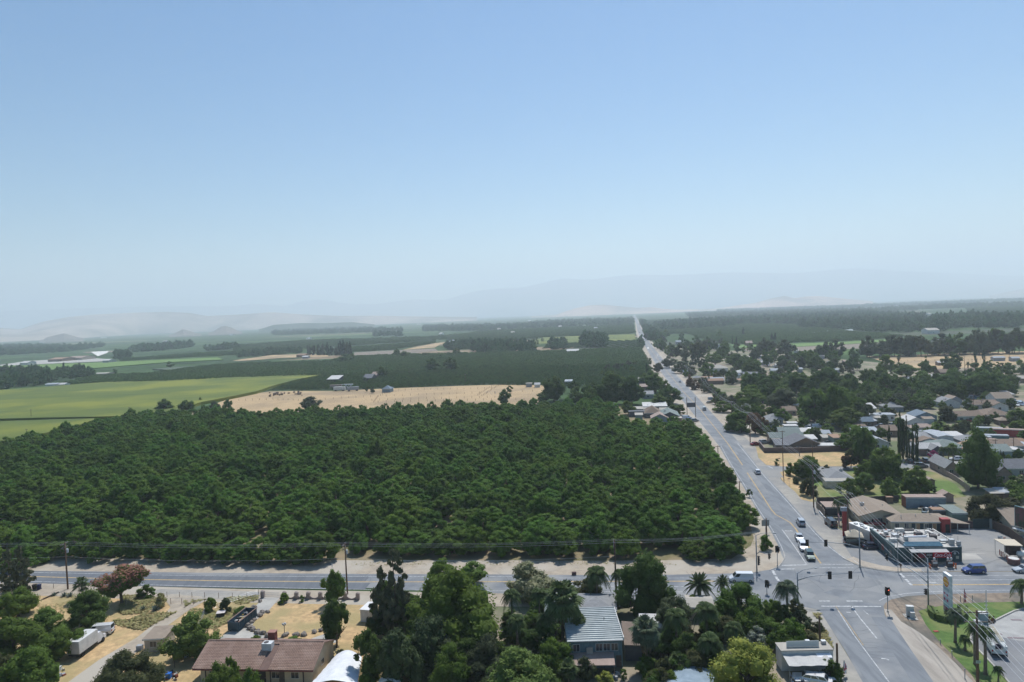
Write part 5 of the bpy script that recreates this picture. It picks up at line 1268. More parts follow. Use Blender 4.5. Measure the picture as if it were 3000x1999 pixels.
def wallrun(name, label, pts, h, m_, cat='fence', th=.12, cap=None, post=None, group=None, z=0.0, plank=0.0):
 o0 = pts[0]; t = thing(name, label, cat, (o0.x, o0.y, 0),0, group)
 mb = MB(); pb = []
 L_ = 0
 for a, b in zip(pts[:-1], pts[1:]):
  d = (b - a); ln = d.length; d.normalize(); s = Vector((-d.y, d.x, 0)) * th / 2; a_ = a - o0; b_ = b - o0
  if plank:
   n = max(1, int(ln / plank))
   for i in range(n):
    q0 = a_ + d * (ln * i / n + .01); q1 = a_ + d * (ln * (i + 1) / n - .01); hh = h + rnd.uniform(-.05,.03); off = Vector((-d.y, d.x, 0)) * (rnd.uniform(-.01,.01))
    mb.prism([(q + off + k_)[:2] for q, k_ in ((q0, s),(q1, s),(q1,-s),(q0,-s))], z + .02, z + hh)
  else: mb.prism([(a_ + s)[:2], (b_ + s)[:2], (b_ - s)[:2], (a_ - s)[:2]], z, z + h)
  if post:
   n = max(1, round(ln / post))
   for i in range(n + 1): pb.append(a_ + d * ln * i / n)
 o = mb.build('planks' if plank else 'panel', m_, t)
 if plank: o['kind'] = 'stuff'
 if cap:
  cb = MB()
  for a, b in zip(pts[:-1], pts[1:]):
   d = (b - a).normalized(); s = Vector((-d.y, d.x, 0)) * th * .8; a_ = a - o0; b_ = b - o0
   cb.prism([(a_ + s)[:2], (b_ + s)[:2], (b_ - s)[:2], (a_ - s)[:2]], z + h + .002, z + h + .08)
  cb.build('coping', cap, t)
 if post:
  me = None
  for p in pb:
   if me is None:
    q = MB().cbox(0,0,0,.12,.12, h + .1); me = q.mesh('post', DARKTRIM)
   obj('post', me, t, (p.x, p.y, z))
 return t
def text(body, size, m_, par, loc, rot=(math.pi / 2,0,0), shear=0.0, name='lettering', align='CENTER', sx=1.0):
 c = bpy.data.curves.new(name, 'FONT'); c.body = body; c.size = size; c.align_x = align; c.align_y = 'CENTER'; c.shear = shear; c.extrude = .012
 o = bpy.data.objects.new(name, c); C.objects.link(o)
 dg = bpy.context.evaluated_depsgraph_get(); me = bpy.data.meshes.new_from_object(o.evaluated_get(dg))
 bpy.data.objects.remove(o, do_unlink=True)
 me.materials.clear(); me.materials.append(m_)
 n = obj(name, me, par, loc); n.rotation_euler = rot; n.scale = (sx, 1,1)
 return n
def tiled_house():
 h = 2.8; a = at(563,1961, h); b = at(917,1966, h); yaw = math.atan2(b.y - a.y, b.x - a.x); wd = (b - a).length
 t = thing('tiled_house', 'long cream house with a brown barrel tile roof and a gap in the tiles', 'house', (a.x, a.y, .03), yaw)
 dep, rise, o = 10.4,2.2,.0
 x0, x1 = .9, wd - .5; f = .9
 mb = MB(); sec = lambda x: [(x, f, 0),(x, dep, 0),(x, dep, h),(x, dep / 2 + .2, h + rise - .25),(x, f, h + .15)]
 mb.loft([sec(x0), sec(x1)]); mb.build('wall', WL['cream'], t)
 k = rise / (dep / 2 + .2); deck = MB()
 roof_slab(deck, [(0,0, h),(wd, 0, h),(wd, dep / 2 + .2, h + rise),(0, dep / 2 + .2, h + rise)])
 roof_slab(deck, [(0, dep / 2 + .2, h + rise),(wd, dep / 2 + .2, h + rise),(wd, dep + .5, h),(0, dep + .5, h)])
 rf_ = deck.build('roof', mat('bare_underlay', (.21,.135,.11),(.17,.11,.09),1.0), t)
 g0, g1 = wd * .535, wd * .612
 TM = mat('clay_tile', (.33,.22,.17),(.25,.165,.13),2.2, bump=.2, c3=(.36,.25,.20), scale3=.5, detail=6)
 tl = MB(); nrow = 19; dl = (dep / 2 + .2) / nrow; tw = .30
 for r_ in range(nrow):
  y0 = r_ * dl - .03; y1 = (r_ + 1) * dl + .05; z0 = h + y0 * k + .09; z1 = h + y1 * k + .035
  x = 0.0
  while x < wd - .05:
   sl = (dep / 2 + .2 - y0) * 0
   if not (g0 + .35 < x < g1 + .35 and y0 < dep / 2 - .45) :
    j = rnd.uniform(-.012,.012)
    p_ = [(x, 0),(x + tw * .25,.07),(x + tw * .5,.095),(x + tw * .75,.07),(x + tw, 0)]
    tl.add([(q[0], y0 + j, z0 + q[1]) for q in p_] + [(q[0], y1, z1 + q[1] * .85) for q in p_] + [(x, y0 + j, z0 - .05),(x + tw, y0 + j, z0 - .05)],
 [(0,1,6,5),(1,2,7,6),(2,3,8,7),(3,4,9,8),(10,11,4,3,2,1,0)])
   x += tw
 o1 = tl.build('roof_tiles', TM, t); o1['kind'] = 'stuff'
 tm = None
 nr = 40
 q = MB().tube([(0,0,0),(wd / nr + .04,0,.02)], [.14,.11], 7); tm = q.mesh('ridge_tile', TM)
 for i in range(nr): obj('ridge_tile', tm, t, (i * wd / nr, dep / 2 + .2, h + rise + .10))
 for s in range(20):
  q0 = MB();
  if s == 0:
   m1 = MB(); L_ = (dep / 2 + .2) / 20; m1.tube([(0,0,0),(0, L_ + .03, L_ * k)], [.11,.09], 6); vm = m1.mesh('verge_tile', TM)
  obj('verge_tile', vm, t, (wd - .02, s * L_, h + s * L_ * k + .12)); obj('verge_tile', vm, t, (.02, s * L_, h + s * L_ * k + .12))
 fb = MB(); fb.box(0,-.06, h - .22, wd, -.004, h + .02); fb.build('fascia', mat('maroon_fascia', (.16,.06,.06)), t)
 for i in range(4):
  q = MB().box(wd * (.10 + i * .27),.15,0, wd * (.10 + i * .27) + .16,.31, h - .05).build('porch_post', DARKTRIM, t)
 for xw in (.12,.30,.64,.80): window(t, wd * xw, f, 1.0,1.3,1.0)
 door(t, wd * .70, f, .95,2.05, DOORM); door(t, wd * .50, f, 1.9,2.1, mat('garage_dark', (.05,.05,.06)))
 window(t, x1, dep * .45,1.2,1.1,.9, ax='y', out=1)
 c = MB(); c.box(wd * .500, dep / 2 + .9, h, wd * .500 + 1.25, dep / 2 + 1.9, h + rise + 1.15); ch = c.build('chimney', mat('red_brick', (.24,.07,.055),(.17,.055,.05),6, bump=.4), t)
 c = MB(); c.box(wd * .500 - .08, dep / 2 + .82, h + rise + 1.152, wd * .500 + 1.33, dep / 2 + 1.98, h + rise + 1.25); c.build('cap', mat('brick_cap', (.32,.17,.14)), ch)
 xa, ya = wd * .505, dep * .33; za = h + ya * k + .05
 c = MB(); c.box(xa, ya, za, xa + 1.7, ya + 1.25, za + 1.25); ac = c.build('air_conditioner', pm('ac_white', (.62,.64,.64)), t)
 c = MB(); c.tube([(xa + .6, ya + .6, za + 1.253),(xa + .6, ya + .6, za + 1.29)], .42,16); c.build('fan_grille', DARKTRIM, ac)
 c = MB(); c.box(xa - .012, ya + .1, za + .15, xa - .002, ya + 1.1, za + 1.05); c.build('side_grille', METAL, ac)
 for i in range(4):
  c = MB(); c.cbox(xa + .1 + (i % 2) * 1.5, ya + .15 + (i // 2) * .95, za - .5,.08,.08,.5); c.build('support', METAL, ac)
 return t
tiled_house()
def metal_building():
 h = 4.8; b = at(1822,1873, h); yaw = R(-1.0); wd = 9.0; dep = 11.2; rise = .35
 a = b - Vector((math.cos(yaw), math.sin(yaw),0)) * wd
 t = thing('metal_building', 'teal sheet metal building with a white ribbed roof', 'building', (a.x, a.y, .03), yaw)
 mb = MB(); mb.add([(0,0,0),(wd, 0,0),(wd, dep, 0),(0, dep, 0),(0,0, h),(wd, 0, h),(wd, dep, h + rise),(0, dep, h + rise)], [(0,1,5,4),(1,2,6,5),(2,3,7,6),(3,0,4,7),(4,5,6,7)])
 mb.build('wall', mat('teal_sheet', (.17,.25,.27),(.09,.14,.18),.9, coords='Object', streak=(0,3.5,3.5), bump=.1), t)
 n = 17; pm_ = MB(); w_ = (dep + .5) / n
 RM = mat('ribbed_white_metal', (.43,.46,.45),(.33,.36,.36),.7, rough=.45, metal=.2)
 pm_.add([(0,0,0),(wd + .4,0,0),(wd + .4, w_ * .60,.0),(0, w_ * .60,.0),(0, w_ * .68,.15),(wd + .4, w_ * .68,.15),(wd + .4, w_ * .92,.15),(0, w_ * .92,.15),(0, w_, 0),(wd + .4, w_, 0),
 (0,0,-.06),(wd + .4,0,-.06),(0, w_, -.06),(wd + .4, w_, -.06)],
   [(0,1,2,3),(3,2,5,4),(4,5,6,7),(7,6,9,8),(10,12,13,11),(0,10,11,1),(1,11,13,9,6,5,2),(0,3,4,7,8,12,10)])
 me = pm_.mesh('roof_panel', RM)
 for i in range(n):
  y = -.3 + i * w_; obj('roof_panel', me, t, (-.2, y, h + .08 + (y / dep) * rise + .01))
 g_ = MB(); g_.box(wd + .21,-.3, h - .05, wd + .33, dep + .25, h + .42 + .0); g_.build('verge_flashing', TRIM, t)
 g_ = MB(); g_.tube([(-.2,-.38, h + .02),(wd + .2,-.38, h - .02)], .09,8); g_.build('gutter', TRIM, t)
 for i, x in enumerate((.8,4.6,5.9,7.2)): window(t, x, 0,2.9,1.05,1.2)
 c = MB(); c.box(3.0,-.5,2.6,4.0,-.01,3.7); c.build('window_cooler', pm('beige_cooler', (.45,.41,.36)), t)
 door(t, 7.9,0,.9,2.05)
 c = MB(); c.tube([(6.8,6.6, h + .2),(6.8,6.6, h + .75)], .07,8); c.build('vent_pipe', DARKTRIM, t)
 c = thing('lean_to', 'brown felt lean-to roof below the ribbed roof', 'lean-to', tuple(at(1674,1951,2.3).xy) + (.03,), R(-3))
 m_ = MB(); roof_slab(m_, [(0,0,2.3),(7.1,0,2.3),(7.2,3.5,2.75),(0,3.5,2.75)], .12); m_.build('roof', RF['pink'], c)
 for x in (.2,3.5,6.9):
  m_ = MB(); m_.box(x, .1,0, x + .12,.22,2.18); m_.build('post', WL['brown'], c)
 c = thing('flat_roof_annex', 'flat umber roofed annex right of the ribbed roof', 'annex', tuple(at(1829,1893,2.7).xy) + (.03,), R(-4))
 m_ = MB(); m_.box(.15,.15,0,3.3,8.6,2.7); m_.build('wall', WL['dark'], c)
 m_ = MB(); roof_slab(m_, [(0,0,2.86),(3.6,-.3,2.86),(4.2,8.0,2.95),(.3,8.9,2.95)], .15); m_.build('roof', RF['umber'], c)
 return t
metal_building()
house('garden_shed', 'small grey roofed house corner hidden among palms behind the ribbed roof', 1690,1800,1783,7,3.0, 'hip', .9, 'grey', 'grey', nwin=0)
house('side_house', 'pale green grey roofed house in front of the parked white car', 1600,1690,1800,7,3.0, 'gx', 1.3, 'cream', 'green', nwin=1)
house('pale_shed', 'pale flat roofed shed behind the date palm', 2018,2085,1778,5,2.6, 'gx', .5, 'beige', 'pale', nwin=1)
house('white_shed', 'white sheet roof between the fan palm and grey green tree', 1880,1942,1836,4,2.4, 'shed', .3, 'grey', 'white', nwin=0)
house('small_barn', 'small tan shed with a flat brown roof in the dry yard', 422,460,1874,4.4,2.5, 'shed', .25, 'beige', 'tan', over=.25, nwin=1, yaw=R(2), width=3.6, west=None, cat='shed')
def shop():
 h = 3.3; a = at(2289,1909, h); wd = 8.3; dep = 2.6; yaw = R(-2)
 t = thing('white_shop', 'white flat roofed shop with a grey tarp over its tables', 'shop', (a.x, a.y, .03), yaw)
 m_ = MB(); m_.box(0,0,0, wd, dep, h); m_.build('wall', WL['white'], t)
 m_ = MB(); m_.box(-.1,-.1, h + .003, wd + .1, dep + .1, h + .15); m_.build('roof', RF['pale'], t)
 q = MB().box(0,0,0,.30,.05,.95); me = q.mesh('screen_panel', mat('screen_white', (.60,.63,.63)))
 for i in range(17): obj('screen_panel', me, t, (1.2 + i * .31,1.0 + (.03 if i % 2 else 0), h + .19))
 q = MB().box(7.2,1.6, h + .19,7.9,2.2, h + .7).build('roof_unit', METAL, t)
 q = MB().box(4.6,1.6, h + .19,5.3,2.2, h + .8).build('roof_unit', METAL, t)
 q = MB().box(5.6,-.06,1.0,7.6,-.004,2.9).build('serving_window', GLASS, t)
 q = MB(); roof_slab(q, [(5.5,-1.0,2.6),(7.8,-1.0,2.6),(7.8,-.03,2.9),(5.5,-.03,2.9)], .05).build('awning', mat('white_awning', (.8,.8,.82)), t)
 door(t, 4.2,0,.95,2.1, TRIM); q = MB().box(1.3,-.05,.6,3.8,-.004,2.9).build('shutter', mat('shutter_grey', (.47,.50,.51)), t)
 tt = thing('tarp_awning', 'grey tarp awning on poles in front of the white shop', 'awning', tuple(at(2312,1952,2.5).xy) + (.03,), yaw)
 q = MB(); nx_, ny_ = 14,6
 vs_ = [(7.0 * i / nx_, 3.3 * j / ny_, 2.5 + .35 * j / ny_ - .10 * math.sin(math.pi * i / nx_ * 3) ** 2 + rnd.uniform(-.02,.02)) for j in range(ny_ + 1) for i in range(nx_ + 1)]
 q.add(vs_, [(j * (nx_ + 1) + i, j * (nx_ + 1) + i + 1,(j + 1) * (nx_ + 1) + i + 1,(j + 1) * (nx_ + 1) + i) for j in range(ny_) for i in range(nx_)]).build('tarp', mat('grey_tarp', (.52,.51,.48),(.44,.43,.42),.8), tt)
 for x in (0.05,2.4,4.7,6.95):
  q = MB().tube([(x, .02,0),(x, .02,2.5)], .04,6).build('pole', METAL, tt)
 tb = MB(); tb.cbox(0,0,.72,.8,.8,.05); tb.cbox(0,0,0,.08,.08,.72)
 tm = tb.mesh('table_top', mat('white_plastic', (.62,.62,.62))); cb = MB(); cb.cbox(0,0,.42,.42,.42,.05); cb.cbox(0,.2,.47,.42,.05,.45); cm_ = cb.mesh('seat', mat('grey_plastic', (.42,.44,.48)))
 n = 0
 for i, (x, y) in enumerate(((.9,-.9),(2.3,-1.0),(3.7,-.8),(5.1,-1.0),(6.4,-.8),(1.4,.9),(3.4,1.0),(5.6,1.0))):
  w_ = tt.matrix_world
  pz = Matrix.Rotation(yaw, 4, 'Z') @ Vector((x, y, 0)) + tt.location
  k = thing('table', 'white table with chairs in the shade of the grey tarp', 'table', pz, yaw, 'tables under the grey tarp'); obj('top', tm, k)
  for s in (0,1):
   pz = Matrix.Rotation(yaw, 4, 'Z') @ Vector((x + (.75 if s else -.75), y, 0)) + tt.location
   k = thing('chair', 'grey chair beside a white table under the tarp', 'chair', pz, yaw + (R(-90) if s else R(90)), 'chairs under the grey tarp'); obj('seat', cm_, k)
shop()
def tunnel(name, label, pts, h0, h1, m_, nrib):
 a = [at(x, y, h0) for x, y in pts]
 t = thing(name, label, 'tent', (a[0].x, a[0].y, 0))
 q = MB(); secs = []
 for j in range(nrib + 1):
  l = a[0].lerp(a[3], j / nrib) - a[0]; r_ = a[1].lerp(a[2], j / nrib) - a[0]; row = []
  for i in range(9):
   s = i / 8; p = l.lerp(r_, s); p.z = h0 + (h1 - h0) * (1 - abs(2 * s - 1) ** 1.6) + rnd.uniform(-.05,.05) - (.06 if j % 2 else 0); row.append(tuple(p))
  secs.append(row)
 q.loft(secs, close=False).build('cover', m_, t, smooth=True)
 for j in range(0, nrib + 1,2):
  for s in (0,-1):
   p = secs[j][s]; k = MB(); k.tube([(p[0], p[1], 0),(p[0], p[1], p[2] - .02)], .04,6); k.build('leg', METAL, t)
 return t
tunnel('white_tunnel', 'long white sheeted tunnel roof beside the tiled house', [(905,2010),(1046,2010),(1060,1925),(985,1918)], 2.0,3.0, mat('white_sheet', (.74,.75,.76),(.62,.64,.66),.7),12)
tunnel('blue_tarpaulin', 'grey blue tarpaulin roof at the bottom between the palms', [(1930,2010),(2110,2010),(2085,1962),(1965,1962)], 2.3,2.9, mat('blue_grey_tarp', (.27,.34,.40),(.20,.26,.31),.6),8)
tunnel('pale_canopy', 'small pale dome canopy at the bottom edge left of the willow', [(1100,2010),(1180,2010),(1170,1990),(1112,1990)], 2.0,2.9, mat('pale_canvas', (.62,.60,.52)),6)
house('cream_house', 'cream house with broad tan gable and low slopes, red pickup parked in front', 2521,2632,1510,13,2.8, 'gy', 1.5, 'cream', 'tan', nwin=1, doorx=None, cooler=(.25,.5), over=.7)
t_ = house('motel', 'long low cream building with tan hipped roof, many doors and a red block', 2612,2772,1527,7,2.7, 'hip', 1.0, 'cream', 'tan', nwin=0, over=.35)
wd_ = 14.2
for i, f in enumerate((.06,.22)): window(t_, wd_ * f, 0,.9,.9,1.2)
for i, f in enumerate((.36,.50,.64,.78)):
 door(t_, wd_ * f - .35,0,.85,2.1, mat('dark_door', (.05,.07,.08)))
window(t_, wd_ * .56,0,1.0,.8,1.0)
for f, cc in ((.42,(.42,.30,.16)),(.69,(.40,.28,.15)),(.84,(.38,.30,.22))):
 q = MB().box(wd_ * f, -.03,.3, wd_ * f + .8,-.004,2.0).build('mural', mat('mural_%d' % int(f * 100), cc, (.40,.14,.11),3, coords='Object', lo=.5, hi=.56), t_)
q = MB().box(wd_ * .815,-.9,0, wd_ * .815 + 2.0,.8,3.5).build('entrance_block', WL['red'], t_)
q = MB().box(wd_ * .815 + .8,-.96,0, wd_ * .815 + 1.8,-.905,2.2).build('entrance', mat('dark_opening', (.03,.03,.03)), t_)
cp = thing('carport', 'low tan carport roof joined to the right of the long cream building', 'carport', tuple(at(2774,1533,2.4).xy) + (.03,), GRID)
q = MB(); roof_slab(q, [(0,0,2.5),(5.2,-.6,2.4),(2.0,6,2.6),(-2.5,6,2.7)], .14).build('roof', RF['tan'], cp)
for x, y in ((.2,.1),(2.4,-.1),(4.9,-.5),(1.8,5.8)):
 q = MB().box(x, y, 0, x + .12, y + .12,2.3).build('post', TRIM, cp)
wallrun('plank_fence', 'purple brown plank fence right of the long cream building', px('S', 2772,1551,2850,1549),1.9, mat('purple_brown_wood', (.105,.065,.07),(.075,.05,.055),3), plank=.16)
wallrun('sheet_fence', 'dark green sheet fence under the weeping tree', px('S', 2851,1549,2898,1548),2.5, mat('dark_green_sheet', (.035,.06,.06),(.025,.045,.045),3), plank=.4)
wallrun('gate_post', 'pale gate panel between the green fence and the brown fence', px('S', 2899,1548,2907,1549),2.5, mat('pale_gate', (.26,.28,.27)), cat='gate')
wallrun('plank_fence', 'long brown plank fence running down to the right edge past the billboard', px('S', 2908,1550,2955,1572,3000,1606),2.3, mat('brown_fence_wood', (.13,.085,.07),(.085,.06,.05),2), plank=.16)
ct_ = house('long_container', 'long grey blue metal shed with a rusty end on the back lawn', 2654,2762,1459,3.2,2.9, 'flat', 0, 'blue', 'pink', nwin=0, west=None, over=.05, cat='container')
q = MB().box(-.03,0,0,-.004,3.2,2.88).build('rusty_end_door', RUST, ct_)
house('pink_shed', 'small barn shaped pink grey shed beside the long metal shed', 2760,2791,1452,3.0,2.0, 'gy', .9, 'pink', 'pink', nwin=0, west=None, cat='shed')
house('brown_shed', 'tiny brown shed in front of the plank fence by the metal shed', 2598,2615,1459,1.5,1.6, 'flat', 0, 'brown', 'rust', nwin=0, west=None, over=.1, cat='shed')
house('lawn_shed', 'dark brown garden shed on the lawn behind the round tree', 2714,2737,1408,2.5,2.0, 'gy', .6, 'brown', 'pink', nwin=0, west=None, cat='shed')
house('green_container', 'green shipping container behind the tan carport', 2790,2832,1506,8,2.6, 'flat', 0, 'green', 'green', nwin=0, west=None, over=.02, cat='container')
house('storage_trailer', 'dark storage trailer among scrap behind the long cream building', 2733,2776,1496,2.6,2.4, 'flat', 0, 'dark', 'rust', nwin=0, west=None, over=.02, cat='trailer')
house('tan_house', 'cream gabled house with a wide tan roof behind the billboard', 2966,3050,1538,13,2.7, 'gx', 2.3, 'cream', 'tan', nwin=2, over=.5)
house('two_tone_shed', 'low shed with two sunlit pale roof sheets in the right gardens', 2904,2936,1446,3.4,1.9, 'shed', .4, 'brown', 'pale', nwin=0, west=None, cat='shed')
house('two_tone_shed', 'pale patched roof joined to the shed in the right gardens', 2932,2962,1443,3.4,2.0, 'shed', .4, 'pink', 'silver', nwin=0, west=None, cat='shed')
wallrun('garden_fence', 'tall brown fence behind the back lawn and metal shed', px('S', 2392,1487,2410,1505,2418,1516),1.8, WL['brown'], post=2.5)
wallrun('garden_fence', 'dark brown plank fence crossing the back gardens', px('S', 2393,1476,2450,1475,2540,1474,2633,1470),1.9, mat('dark_fence_wood', (.095,.08,.08),(.065,.055,.055),2), plank=.25)
house('low_shed', 'low brown roofed shed behind the row of lawn palms', 2422,2490,1487,5,2.2, 'flat', 0, 'dark', 'pink', nwin=0, west=None, cat='shed')
wallrun('garden_wall', 'low curved white wall around the small lawn by the highway', px('S', 2400,1502,2415,1520,2438,1545),.6, WL['white'], cat='wall', th=.2)
wallrun('boundary_wall', 'long dark brown wall in front of the grey roofed house on the dry lot', px('S', 2224,1306,2240,1327,2350,1327,2470,1322,2500,1320),2.0, mat('brown_block_wall', (.15,.115,.11),(.115,.09,.088),.8), cat='wall', th=.2, cap=mat('wall_coping', (.24,.20,.19)))
wallrun('garden_wall', 'grey brown wall running along the back lawn past the tallest tree', px('S', 2732,1372,2760,1388,2800,1410,2840,1440),1.7, WL['pink'], cat='wall', th=.2)
wallrun('garden_wall', 'pale wall beside the street below the magenta bougainvillea', px('S', 2680,1322,2718,1336,2735,1346),1.6, WL['grey'], cat='wall', th=.2)
def store():
 h = 3.3; a = at(2619,1606, h); b = at(2803,1606, h); wd = 14.6; yaw = R(-5.5); dep = 12.6
 t = thing('corner_store', 'dark teal corner store with a cluttered flat roof and red soft drink sign', 'shop', (a.x, a.y, .05), yaw)
 TW = pm('dark_teal_paint', (.06,.105,.11)); sk = math.tan(R(9)) * 0
 m_ = MB(); m_.box(0,0,0, wd, dep, h); m_.build('wall', TW, t)
 m_ = MB(); m_.box(.05,.05, h + .003, wd - .05, dep - .05, h + .06); m_.build('roof', mat('patched_flat_roof', (.36,.35,.33),(.25,.25,.25),.5, c3=(.52,.50,.46), scale3=.3, coords='Object', lo=.45, hi=.55), t)
 m_ = MB(); m_.box(-.12,-.1, h - .02,.15, dep, h + .55); m_.build('parapet', mat('teal_parapet', (.12,.17,.17)), t)
 m_ = MB(); m_.box(wd - .2,0, h + .062, wd + .1, dep, h + .25); m_.build('parapet', mat('pale_parapet', (.55,.53,.48)), t)
 m_ = MB(); m_.add([(2.4,.2, h + .25),(10.8,.2, h + .25),(10.4,1.1, h + 1.0),(2.9,1.1, h + 1.0),(2.4,1.3, h + .07),(10.8,1.3, h + .07)], [(0,1,2,3),(4,3,2,5),(0,3,4),(1,5,2),(0,4,5,1)])
 m_.build('mansard', mat('faded_blue_fascia', (.13,.25,.32),(.09,.18,.25),1.5, coords='Object'), t)
 m_ = MB(); m_.box(2.6,1.32, h + .062,10.6,4.2, h + .9); m_.build('raised_roof', mat('grey_felt', (.33,.32,.30),(.27,.26,.25),.8), t)
 m_ = MB(); roof_slab(m_, [(3.1,-1.5,2.75),(11.2,-1.5,2.75),(11.2,-.02,3.05),(3.1,-.02,3.05)], .1); m_.build('porch_roof', mat('porch_grey', (.42,.41,.40)), t)
 for x in (3.2,6.0,8.6,11.1):
  q = MB().box(x - .05,-1.45,0, x + .05,-1.35,2.66).build('porch_post', METAL, t)
 sg = MB(); sg.box(7.6,-1.62,1.55,11.6,-1.52,2.68); s = sg.build('drink_sign', mat('sign_red', (.42,.02,.03)), t)
 text('Coca-Cola', 1.02, mat('sign_white', (.8,.8,.8)), s, (9.6,-1.64,2.12), shear=.35, sx=.80)
 sg = MB(); sg.box(4.4,-1.6,1.5,6.1,-1.52,2.5); sg.build('red_poster', mat('poster_red', (.30,.04,.05),(.16,.05,.06),3, coords='Object'), t)
 sg = MB(); sg.box(6.3,-1.58,1.9,7.4,-1.53,2.4); sg.build('pale_poster', mat('poster_pale', (.35,.38,.36),(.25,.2,.2),5, coords='Object'), t)
 sg = MB(); sg.box(11.9,-.06,1.6,14.2,-.004,2.9); sb = sg.build('store_sign', mat('sign_dark', (.04,.06,.065)), t)
 q = MB()
 for i in range(12):
  a0 = math.pi * i / 12; a1 = math.pi * (i + 1) / 12
  q.add([(13.05 + .95 * math.cos(a0),-.07,1.75 + .8 * math.sin(a0)),(13.05 + .95 * math.cos(a1),-.07,1.75 + .8 * math.sin(a1)),(13.05 + .8 * math.cos(a1),-.07,1.75 + .65 * math.sin(a1)),(13.05 + .8 * math.cos(a0),-.07,1.75 + .65 * math.sin(a0))], [(0,1,2,3)])
 q.build('arched_emblem', mat('emblem_grey', (.42,.47,.48)), sb)
 q = MB().tube([(13.05,-.065,1.95),(13.05,-.085,1.95)], .28,12).build('emblem_disc', mat('emblem_pale', (.38,.42,.42)), sb)
 door(t, 4.2,0,1.8,2.1, mat('store_door', (.02,.02,.025))); window(t, 6.8,0,1.0,1.6,1.1); window(t, 9.2,0,1.0,1.6,1.1)
 q = MB().box(13.3,-.05,.7,13.9,-.004,1.3).build('notice', mat('notice_cream', (.45,.45,.36)), t)
 for i, (y, cc) in enumerate(((1.2,(.25,.22,.2)),(3.4,(.10,.16,.20)),(5.2,(.32,.10,.09)),(7.5,(.18,.20,.22)),(10.5,(.20,.14,.12)),(11.4,(.28,.1,.1)))):
  q = MB().box(-.05, y, .8,-.004, y + 1.1,2.2).build('wall_poster', mat(f'wall_poster_{i}', cc, tuple(c * .5 for c in cc),3, coords='Object'), t)
 g_ = random.Random(5)
 zr = h + .065
 q = MB().tube([(5.0,5.6, zr + .45),(9.8,5.9, zr + .45)], .33,12).build('roof_duct', mat('white_duct', (.68,.70,.72)), t, smooth=False)
 for x, y, sx_, sy_, sz_, cc in ((3.2,6.6,1.4,1.2,.9, 'M'),(1.6,4.0,1.6,1.0,.8, 'W'),(1.4,9.5,2.6,1.5,.25, 'W'),(3.4,11.5,1.8,.8,.3, 'M'),(6.2,11.2,2.0,.9,.75, 'W'),(9.2,8.4,1.6,1.0,.7, 'D'),(11.5,6.2,1.4,1.2,.8, 'D'),
         (7.8,9.6,3.2,.25,.2, 'W'),(10.6,10.0,.25,4.6,.2, 'W'),(5.2,9.4,.2,4.2,.2, 'W'),(12.4,3.4,1.6,1.0,.5, 'M'),(13.2,1.6,1.0,.9,1.3, 'M'),(11.6,2.4,1.5,.4,.25, 'W'),(2.2,9.2,.9,.9,.7, 'M'),(8.6,11.9,2.4,.6,.3, 'D'),(12.6,10.5,1.2,2.2,.18, 'W'),(3.7,2.4,.8,.8,.9, 'M'),(.9,7.4,.8,1.6,.5, 'D')):
  q = MB().cbox(x, y, zr + (.85 if y < 4.2 and 2.6 < x < 10.6 else 0), sx_, sy_, sz_, g_.uniform(-.15,.15)).build('roof_unit', {'M': METAL, 'W': mat('scrap_white', (.62,.61,.57),(.50,.49,.46),2, coords='Object'), 'D': mat('scrap_dark', (.12,.11,.11))}[cc], t)
 for i in range(46):
  x, y = g_.uniform(.6,14), g_.uniform(4.6,12.2); q = MB().cbox(x, y, zr + .001 * i, g_.uniform(.15,1.3), g_.uniform(.1,.4), g_.uniform(.08,.4), g_.uniform(0,3)).build('roof_scrap', [METAL, MATS['scrap_white'], MATS['scrap_dark'], RUST][i % 4], t)
 for x, y, hh in ((12.6,2.4,2.4),(13.5,2.6,1.8),(14.3,1.0,2.2),(2.4,11.6,1.8),(8.5,12,2.2),(11.0,9.0,1.6),(.3,.5,2.0)):
  q = MB().tube([(x, y, zr),(x, y, zr + hh)], .035,5).build('antenna', METAL, t)
 q = MB().cbox(14.4,.9, h, .8,.5,1.1).build('meter_box', METAL, t)
 for i, x in enumerate((6.9,10.1)):
  p = Matrix.Rotation(yaw, 4, 'Z') @ Vector((x, -3.6,.05)) + t.location
  k = thing('fuel_pump', ['left dark fuel pump with round lamp on top in front of the store', 'right fuel pump with two round lamps in front of the store'][i], 'fuel pump', p, yaw)
  q = MB().box(-.55,-.35,0,.55,.35,1.5).build('cabinet', mat('pump_dark', (.07,.07,.08),(.14,.10,.09),4, coords='Object'), k)
  q = MB().box(-.5,-.37,1.0,.5,-.355,1.4).build('display', TRIM, k)
  for s in ((0,) if i == 0 else (-.35,.35)):
   q = MB().tube([(s, 0,1.5),(s, 0,1.8),(s, 0,2.15),(s, 0,2.3)], [.05,.2,.24,.1], 10).build('globe', TRIM, k, smooth=True)
  q = MB().box(-.9,-.6,-.02,.9,.6,.12).build('island', CONC, k)
 for i, (x, y) in enumerate(((5.9,-3.5),(5.8,-4.2),(11.1,-3.3),(11.4,-3.6),(11.1,-4.1))):
  p = Matrix.Rotation(yaw, 4, 'Z') @ Vector((x, y, .05)) + t.location
  k = MB(); k.tube([(0,0,0),(0,0,.95),(0,0,1.0)], [.12,.12,.05], 8); o = k.build('bollard', mat('orange_paint', (.55,.13,.04)), loc=p); tag(o, 'orange safety bollard beside the fuel pumps', 'bollard', 'orange bollards at the fuel pumps')
store()
wallrun('low_wall', 'low white wall behind the tent and food truck', px('S', 2474,1549,2560,1549),1.0, WL['beige'], cat='wall', th=.25)
tt = thing('canopy_tent', 'cream peaked canopy tent beside the food truck', 'tent', tuple(at(2480,1600).xy) + (.06,), R(-20))
q = MB(); e = 3.9
